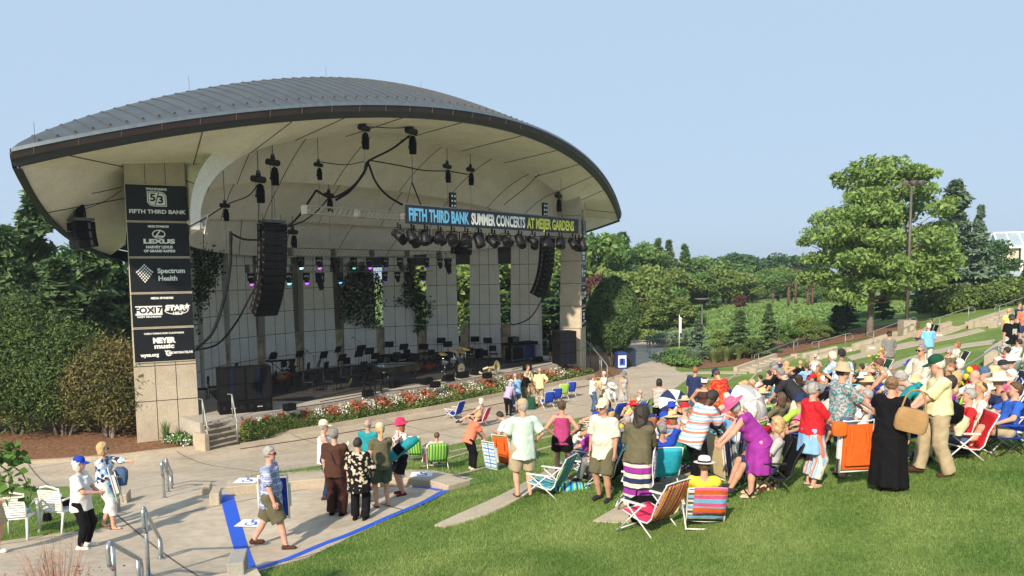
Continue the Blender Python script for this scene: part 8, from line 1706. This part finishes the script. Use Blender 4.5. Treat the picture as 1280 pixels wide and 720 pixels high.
P_('man in pink shirt cut by the right edge of the picture',top_at=(1281,381),h=1.74,yaw=-150,top='salmon',sleeve=.9,bot='navy',leg=1.0,hair='balding',hairc='grey',skin='pink')
SE=[(801,487,'bald man in cream shirt and sunglasses seated facing left',dict(top='offwhite',sleeve=.9,hair='balding',hairc='grey',glasses=1,yaw=-70,skin='pink',bot='khaki',leg=.95),'dkgreen','dark green chair of the bald man in cream'),(793,498,'person in brown bucket hat seated beside the bald man',dict(top='lime',hat='bucket',hatc='tan',hair='short',bot='denim',yaw=-60),'green','green reclining chair beside the bald man'),(828,529,'grey-haired man in blue shirt seated with one hand on his head',dict(top='royal',sleeve=.9,hair='short',hairc='saltpepper',arms=('rest',(.10,.02,1.13)),bot='denim',w=1.1,yaw=-5,seat=.36),'turq','turquoise chair left of the man in the striped shirt'),(812,527,'person in pale top seated left of the man with his hand on his head',dict(top='offwhite',hair='short',hairc='dark',bot='ltgrey',f=1,yaw=-20),'turq','turquoise chair behind the woman in olive'),(853,503,'person in black lying back in a chair below the navy and white umbrella',dict(top='black',hair='short',hairc='brown',bot='black',yaw=-70,lean=-30),'charcoal','dark chair below the navy and white umbrella'),(841,492,'person in maroon and blue seated under the navy and white umbrella',dict(top='maroon',hat='cap',hatc='navy',bot='royal',yaw=-40),'maroon','maroon chair under the navy and white umbrella'),(857,496,'person in tan sun hat seated right of the umbrella',dict(top='tan',hat='sun',hatc='straw',bot='khaki',yaw=-30,f=1,hair='bob'),'navy','navy chair right of the umbrella'),(831,517,'person in navy cap seated low in front of the striped-top woman',dict(top='ltgrey',hat='cap',hatc='royal',bot='denim',yaw=-50),'navy','navy chair in front of the striped-top woman'),(866,511,'person stretching a bare arm in a white sleeve from a dark chair',dict(top='white',hair='short',hairc='ltbrown',arms=((.6,.35,.60),'lap'),yaw=-60),'dkgreen','dark chair with metal arms left of the striped polo shirt'),(896,511,'person with brown bob in a dark top seated behind the pink hat',dict(top='black',hair='bob',hairc='brown',f=1,bot='teal',yaw=-40),'teal','teal chair behind the pink hat'),(752,504,'person in peach top lying back in the bright blue chair at the plaza edge',dict(top='salmon',hair='short',hairc='ltbrown',hat='cap',hatc='straw',yaw=-65,lean=-28,bot='khaki',leg=.9),'royal','bright blue chair at the plaza edge'),(772,518,'person in yellow top seated by the cream-shirted man',dict(top='yellow',hair='short',hairc='dark',bot='navy',yaw=-40),'navy','navy chair by the cream-shirted man'),(763,511,'child in white and blue seated at the plaza edge',dict(top='white',h=1.4,hat='cap',hatc='royal',bot='royal',yaw=-60),'royal','small blue chair of the child at the plaza edge'),(785,520,'person in grey seated with a dark bag behind the woman in olive',dict(top='grey',hair='short',hairc='grey',bot='black',yaw=-50),'charcoal','dark chair behind the woman in olive, left'),(932,476,'blonde person in navy and white seated in the row left of the parasol, left one',dict(top=('hstripe','navy','white',1.),hair='bob',hairc='blond',f=1,yaw=-60),'navy','navy and white chair in the row left of the parasol'),(941,475,'blonde person in striped top seated in the row left of the parasol, right one',dict(top=('hstripe','white','navy',1.),hair='long',hairc='blond',f=1,yaw=-60),'red','red chair in the row left of the parasol'),(922,482,'person in red and blue seated farther left in the row',dict(top=('blot','red','navy',1.),hair='short',hairc='brown',yaw=-50),'maroon','red chair left of the two blondes'),(911,487,'person under a bright blue hat seated right of the flowered shirt',dict(top='grey',hat='sun',hatc='royal',yaw=-50),'charcoal','grey chair right of the flowered shirt'),(951,469,'dark-haired child in white shirt seated behind the parasol',dict(top='white',h=1.45,hair='short',hairc='dark',yaw=-60),'turq','turquoise chair of the dark-haired child'),(962,464,'man in black shirt seated in profile in a bright blue chair',dict(top='black',hair='short',hairc='dark',yaw=-75),'sky','bright blue chair of the man in profile'),(943,489,'man in red plaid shirt seated with his back to us beside the parasol',dict(top=('plaid','offwhite','red',.7),hair='balding',hairc='brown',yaw=-35,skin='tan',seat=.36),'green','green and white chair of the man in red plaid'),(951,487,'boy with brown hair beside the man in red plaid',dict(top='white',h=1.5,hair='short',hairc='brown',yaw=-35),'teal','teal chair of the boy beside the man in red plaid'),(975,447,'bald man in navy seated on the far side of the lawn',dict(top='navy',hair='bald',yaw=-110,skin='pink'),'navy','navy chair of the bald man on the far lawn'),(974,522,'blonde woman in grey seated in a dark chair below the red-shirted woman',dict(top='ltgrey',hair='bob',hairc='blond',f=1,yaw=-85,arms=('chest','rest'),seat=.32,bot='navy'),'black','dark chair of the blonde woman in grey'),(1009,455,'person in light blue shirt seated with back turned, left of the navy shirt',dict(top='ltblue',hair='short',hairc='brown',yaw=-20,w=1.1),'navy','navy chair of the person in light blue'),(1019,443,'person in white top and pale cap on the far side of the crowd',dict(top='white',hat='cap',hatc='beige',sleeve=0,f=1,yaw=-150,skin='tan'),'grey','grey chair on the far side of the crowd'),(1023,457,'woman in orange top with brown hair bending in her seat',dict(top='orange',hair='bob',hairc='ltbrown',f=1,yaw=-100,lean=15),'charcoal','dark chair of the woman in orange'),(1001,451,'person with short fair hair in black top seated left of the light blue shirt',dict(top='black',hair='short',hairc='blond',yaw=-30),'black','black chair left of the light blue shirt'),(1067,452,'woman with brown hair seated right of the badged cap',dict(top='brown',hair='long',hairc='brown',f=1,yaw=-60),'brown','brown chair right of the badged cap'),(1078,455,'dark-haired person in a bright blue backpack chair',dict(top='charcoal',hair='short',hairc='dark',yaw=-60),'sky','bright blue backpack chair in the middle of the crowd'),(1103,438,'person in pink with a yellow flowered bag on the far lawn',dict(top='salmon',hair='short',hairc='auburn',yaw=-90),'dkgreen','dark green chair on the far lawn beside the man in grey'),(1086,487,'person in white shirt seated behind the woman in the black dress',dict(top='white',hair='short',hairc='grey',yaw=-60),'navy','navy chair behind the woman in the black dress'),(1141,480,'woman with pale hair wearing a cream shawl, back to us beside the green cloth',dict(top='beige',hair='long',hairc='white',f=1,yaw=-20,seat=.40,bot='beige'),'royal','blue chair of the woman in the cream shawl'),(1187,437,'grey-haired man in sunglasses and dark shirt reclining on the far lawn',dict(top='olive',hair='short',hairc='grey',glasses=1,yaw=-120,lean=-25),'black','black chair of the grey-haired reclining man'),(1198,427,'auburn-haired woman in white seated behind the reclining man',dict(top='offwhite',hair='bob',hairc='auburn',f=1,yaw=-80),'charcoal','dark chair of the auburn-haired woman'),(1166,399,'person in black lounging on the far lawn by the stairs with bare legs',dict(top='black',hair='short',hairc='dark',yaw=-80,lean=-20,bot='black',leg=.4),'black','black chair on the far lawn by the stairs'),(1260,434,'man in red T-shirt with dark hair seated with his back to us',dict(top='red',hair='short',hairc='dark',yaw=-35,w=1.1),'ltgrey','grey chair of the man in red at the right edge'),(1275,424,'dark-haired person in white seated at the right edge above the man in red',dict(top='white',hair='short',hairc='dark',yaw=-40),'white','white chair at the right edge above the man in red'),(1256,452,'man in dark cap and blue top seated at the right',dict(top='royal',hat='cap',hatc='charcoal',yaw=-60),'royal','blue chair of the man in the dark cap'),(1245,459,'woman in wide straw hat seated at the right',dict(top='cream',hat='sun',hatc='straw',hair='bob',hairc='blond',f=1,yaw=-70),'khaki','khaki chair of the woman in the wide straw hat'),(1266,462,'person in pink and blue seated below the man in the dark cap',dict(top='pink',hair='short',hairc='white',yaw=-70),'royal','blue chair of the person in pink'),(1233,461,'man in grey-blue cap and white shirt seated facing left',dict(top='white',sleeve=.9,hat='cap',hatc='denim',hair='short',hairc='grey',yaw=-85,skin='pink',w=1.1,arms=('reach','rest')),'charcoal','dark chair of the man in the grey-blue cap'),(1221,463,'bald man with red flowers beside him, left of the grey-blue cap',dict(top='white',hair='bald',yaw=-80,skin='pink'),'red','red chair of the bald man with the flowers'),(1197,465,'blonde person seated right of the man with the green cap',dict(top='khaki',hair='bob',hairc='blond',f=1,yaw=-60),'black','black chair of the blonde person by the green cap'),(1249,467,'woman in navy sleeveless top and white sun hat on a white lounge chair',dict(top='navy',sleeve=0,hat='sun',hatc='offwhite',hair='short',hairc='grey',f=1,yaw=-85,seat=.40,bot='navy',leg=.7,arms=('lap','reach'),skin='tan',lean=12,sandal=1),'white','white framed lounge chair at the right edge'),(1272,478,'person in blue with bare knees seated at the right edge',dict(top='blue',hair='short',hairc='brown',yaw=-80,bot='khaki',leg=.6),'royal','blue chair at the right edge, lowest'),(1214,486,'person in red jacket seated low beside the white and red cap',dict(top='red',hair='short',hairc='grey',yaw=-80),'red','red low chair beside the white and red cap'),(992,487,'person in olive jacket seated beyond the bending man in grey',dict(top='olive',hair='short',hairc='brown',yaw=-50),'khaki','khaki chair beyond the bending man in grey'),(1010,482,'person in teal seated between the two bending men',dict(top='teal',hair='short',hairc='grey',yaw=-60),'green','green chair between the two bending men'),(1030,470,'person in white and blue seated behind the red-shirted woman',dict(top=('plaid','white','ltblue',.7),hair='short',hairc='white',yaw=-40),'white','white chair behind the red-shirted woman'),(1118,462,'person in light grey hood under a grey towel on the chair back',dict(top='ltgrey',hair='short',hairc='ltbrown',yaw=-40),'ltgrey','chair with a light grey towel over its back'),(1128,478,'person in navy seated in front of the teal long-sleeved top',dict(top='navy',hair='short',hairc='grey',yaw=-40),'navy','navy chair in front of the teal long-sleeved top'),(915,500,'person in salmon seated behind the purple dress',dict(top='salmon',hair='bob',hairc='ltbrown',f=1,yaw=-60),'teal','teal chair behind the purple dress'),(884,523,'boy in turquoise seated below the woman with the visor',dict(top='turq',h=1.45,hair='short',hairc='brown',yaw=-45),'sky','light blue chair below the woman with the visor'),(770,532,'person in denim seated in front of the cream-shirted man, right',dict(top='denim',hair='short',hairc='grey',yaw=-50),'charcoal','charcoal chair right of the cream-shirted man'),(1172,456,'person in pale green seated behind the man with the cane',dict(top='mint',hair='short',hairc='white',yaw=-40),'green','green chair behind the man with the cane'),(1228,478,'person in white with flowers seated left of the sun hat',dict(top='offwhite',hair='short',hairc='blond',f=1,yaw=-80),'khaki','khaki chair left of the white sun hat'),]
SMALL=[]
for i,(x,y,lab,kw,cc,cl)in enumerate(SE):
 kw.setdefault('bot',['khaki','denim','navy','olive','grey'][i%5]);kw.setdefault('leg',.95 if i%3 else 1.9);kw.setdefault('skin',['fair','pink','tan'][i%3]);kw.setdefault('hairc','grey')
 S_(lab,(x,y),cc,cl,ctype='camp' if(i%4==1)else 'beach',frame=[FR_W,FR_A,FR_W,FR_K][i%4],**kw)
rg=np.random.default_rng(101);tops=['white','navy','red','ltblue','teal','offwhite','charcoal','pink','lime','royal','salmon','olive','yellow','purple','beige'];hats=[None,'cap','bucket','sun',None];hcs=['grey','white','blond','brown','dark','auburn'];chs=['royal','green','navy','red','turq','charcoal','lime','orange']
def landmark(x,y):
 LM=[(736,500,'at the plaza edge'),(790,510,'behind the olive sweater'),(845,505,'near the navy and white umbrella'),(880,495,'near the white visor'),(925,490,'by the flowered shirt'),(940,505,'near the parasol'),(985,470,'beyond the grey bending man'),(1015,465,'behind the red-shirted woman'),(1050,460,'by the badged cap'),(1090,465,'near the woman in salmon trousers'),(1125,455,'near the grey towel chair'),(1160,450,'behind the man with the cane'),(1200,460,'near the two-bar handrail'),(1240,450,'near the wide straw hat'),(1270,450,'at the right edge')]
 return min(LM,key=lambda m:abs(m[0]-x)+abs(m[1]-y)*.7)[2]
seen=set(q['label']for q in PEOPLE);cnt=0;tries=0
NM={'ltblue':'light blue','offwhite':'cream','hotpink':'pink','royal':'royal blue','turq':'turquoise','lime':'lime green'}
while cnt<44 and tries<900:
 tries+=1;x=rg.uniform(735,1276);t=(x-735)/540;ylo=508-62*t if x<900 else 478-36*(x-900)/376;yhi=ylo+(34 if x>860 else 26);y=rg.uniform(ylo,yhi)
 hatk=hats[rg.integers(0,5)];tc=tops[rg.integers(0,len(tops))];hc=hcs[rg.integers(0,6)];cc=chs[rg.integers(0,len(chs))];hatc=['white','navy','straw','beige','red','royal'][rg.integers(0,6)]
 kk=dict(pose='sit',seat=.30,lean=-14);L=gp(x,y,top_of(kk))
 if L[1]<13.5 or min(math.hypot(L[0]-q['_loc'][0],L[1]-q['_loc'][1])for q in PEOPLE)<.72:continue
 lab=f"person in {NM.get(tc, tc)} top "+(f"and {NM.get(hatc, hatc)} {dict(cap='cap', bucket='bucket hat', sun='sun hat')[hatk]}" if hatk else f"with {hc} hair")+f" seated {landmark(x, y)}"
 if lab in seen:continue
 seen.add(lab);ct='camp' if rg.random()<.3 else 'beach'
 S_(lab,(x,y),cc,f"{NM.get(cc, cc)} chair under the {hatk or hc} person in {NM.get(tc, tc)} {landmark(x, y)}",ctype=ct,yaw=-55+rg.uniform(-30,25)+(10 if x<850 else 0),top=tc,sleeve=.9 if rg.random()<.7 else 0,f=int(rg.random()<.5),hat=hatk,hatc=hatc,hair=['short','bob','long','balding'][rg.integers(0,4)],hairc=hc,bot=['khaki','denim','navy','white','black'][rg.integers(0,5)],leg=[.6,.95,1.9][rg.integers(0,3)],skin=['fair','pink','tan'][rg.integers(0,3)],frame=[FR_W,FR_A,FR_K][rg.integers(0,3)]);cnt+=1
def umbrella(P,tilt,c1,c2,label,r=.62):
 e=empty('umbrella',tuple(P),0,label,'umbrella');e.rotation_euler=tilt;A_=MB();n=8
 for k in range(n):
  a0,a1=2*math.pi*k/n,2*math.pi*(k+1)/n;rows=[]
  for f in np.linspace(0.02,1,6):rows.append([(r*f*math.cos(a)*(1-.04*math.sin((a-a0)/(a1-a0)*math.pi)*f),r*f*math.sin(a)*(1-.04*math.sin((a-a0)/(a1-a0)*math.pi)*f),.28*(1-f*f))for a in np.linspace(a0,a1,4)])
  A_.grid(np.array(rows),k%2);
 A_.build('canopy',[cloth(c1),cloth(c2)],e,True);MB().tube([(0,0,.34),(0,0,-.5)],.01,6).build('shaft',FR_A,e);b=MB()
 for k in range(n):a=2*math.pi*k/n;b.tube([(0,0,.26),(r*.5*math.cos(a),r*.5*math.sin(a),.2),(r*math.cos(a),r*math.sin(a),0)],.005,4)
 b.build('ribs',FR_A,e);return e
P=gp(843,505,.95);umbrella(P,(1.05,-.25,.2),'navy','white','navy and white segmented umbrella tilted over a seated person',.48)
P=gp(936,505,1.0);umbrella(P,(1.0,.4,.2),(.62,.62,.70)and 'ltgrey','white','plain white parasol tilted towards us beside the man in red plaid',.50)
P=gp(1140,540);draped('green_cloth','pale green cloth draped over a chair left of the man with the cane','cloth',[((0,0,0),.42,.30),((0,0,.3),.36,.26),((.05,0,.6),.26,.20),((.10,0,.82),.16,.12),((.12,0,.90),.05,.05)],mat('cloth_green',(.30,.62,.22),.8,.08,3),nr=6,loc=P)
def lying_hat(px,py,lift,fab,label,nm='hat',r=.18,tilt=(0,0,0)):
 P=gp(px,py,lift);o=MB().lathe([(r,0),(r,.006),(.10,.012),(.095,.05),(.07,.10),(.001,.11)],seg=20).build(nm,fab,None,True);o.location=tuple(P);o.rotation_euler=tilt;tag(o,label,'hat');return o
lying_hat(1147,480,1.05,cloth('straw'),'straw hat with a dark band hanging on the back of the teal long-sleeved top',tilt=(1.35,0,.3),r=.2)
P=gp(1216,497,.25);e=empty('cap_shaped_bag',tuple(P),0,'large white and red cap-shaped cooler on the grass near the two-bar handrail','cooler');MB().lathe([(.30,.1),(.28,.22),(.2,.34),(.001,.40)],seg=18).build('crown',cloth('white'),e,True);MB().lathe([(.26,-.1),(.31,0),(.305,.1)],seg=18).build('rim',cloth('red'),e,True);MB().lathe([(.03,0),(.03,.01),(.001,.012)],(0,-.27,.22),8,axis=(0,-1,.3)).build('badge',cloth('royal'),e)
def flowers(px,py,lift,label,cols,n=9):
 P=gp(px,py,lift);e=empty('flower_bunch',tuple(P),0,label,'flowers');rg=np.random.default_rng(int(px));
 for j in range(n):
  c=rg.normal(0,.12,3);b=MB().lathe([(.001,.02),(.05,.02),(.085,.0),(.05,-.01)],c,9,axis=tuple(rg.normal(0,.6,3)+np.array([0,-1,.4]))).build('flower',cloth(cols[j%len(cols)]),e,True)
 V,F=cards(rg.normal(0,.12,(80,3))-np.array([0,0,.1]),.08,rg=rg);raw_mesh('leaves',V,F,LF_MID,e)
flowers(1208,476,.75,'yellow and red artificial flowers on a chair near the two-bar handrail',['yellow','orange','yellow']);flowers(1221,470,.85,'red flowers beside the bald man near the two-bar handrail',['red','red','yellow'],6);flowers(1096,446,.6,'yellow flowers on a bag beside the man in the grey T-shirt',['yellow','lime'],7)
for px,py,lab,c_,w_,h_ in[(993,575,'black trolley bag with lime trim beside the blonde woman in grey','black',.42,.55),(760,600,'black bag between the striped chairs and the black chair','black',.3,.3),(745,560,'dark bag under the dark green chair','charcoal',.4,.3),(980,545,'brown blanket bag beyond the trolley bag','olive',.4,.5),(905,545,'white tote bag behind the folded chairs','white',.3,.35),(822,575,'white and red cool bag behind the woman in olive','offwhite',.35,.35),(1062,540,'blue bag in the crowd behind the orange chair','royal',.35,.3),(1180,520,'dark bag on the grass behind the man with the cane','navy',.4,.3),(848,545,'grey bag beside the turquoise chair','grey',.3,.3)]:
 bag(gp(px,py),'bag',lab,cloth(c_),w_,.24,h_)
def haze():
 m=bpy.data.materials.new('haze');m.use_nodes=True;nt=m.node_tree;nt.nodes.remove(nt.nodes['Principled BSDF']);v=nt.nodes.new('ShaderNodeVolumePrincipled');v.inputs['Color'].default_value=(.86,.92,1,1);v.inputs['Density'].default_value=.0005;v.inputs['Anisotropy'].default_value=.2
 nt.links.new(v.outputs[0],nt.nodes['Material Output'].inputs['Volume']);o=MB().box((20,520,9),(1900,1700,30)).build('haze',m);o['kind']='stuff';o['label']='thin pale summer haze over the lawn and wood'
haze()
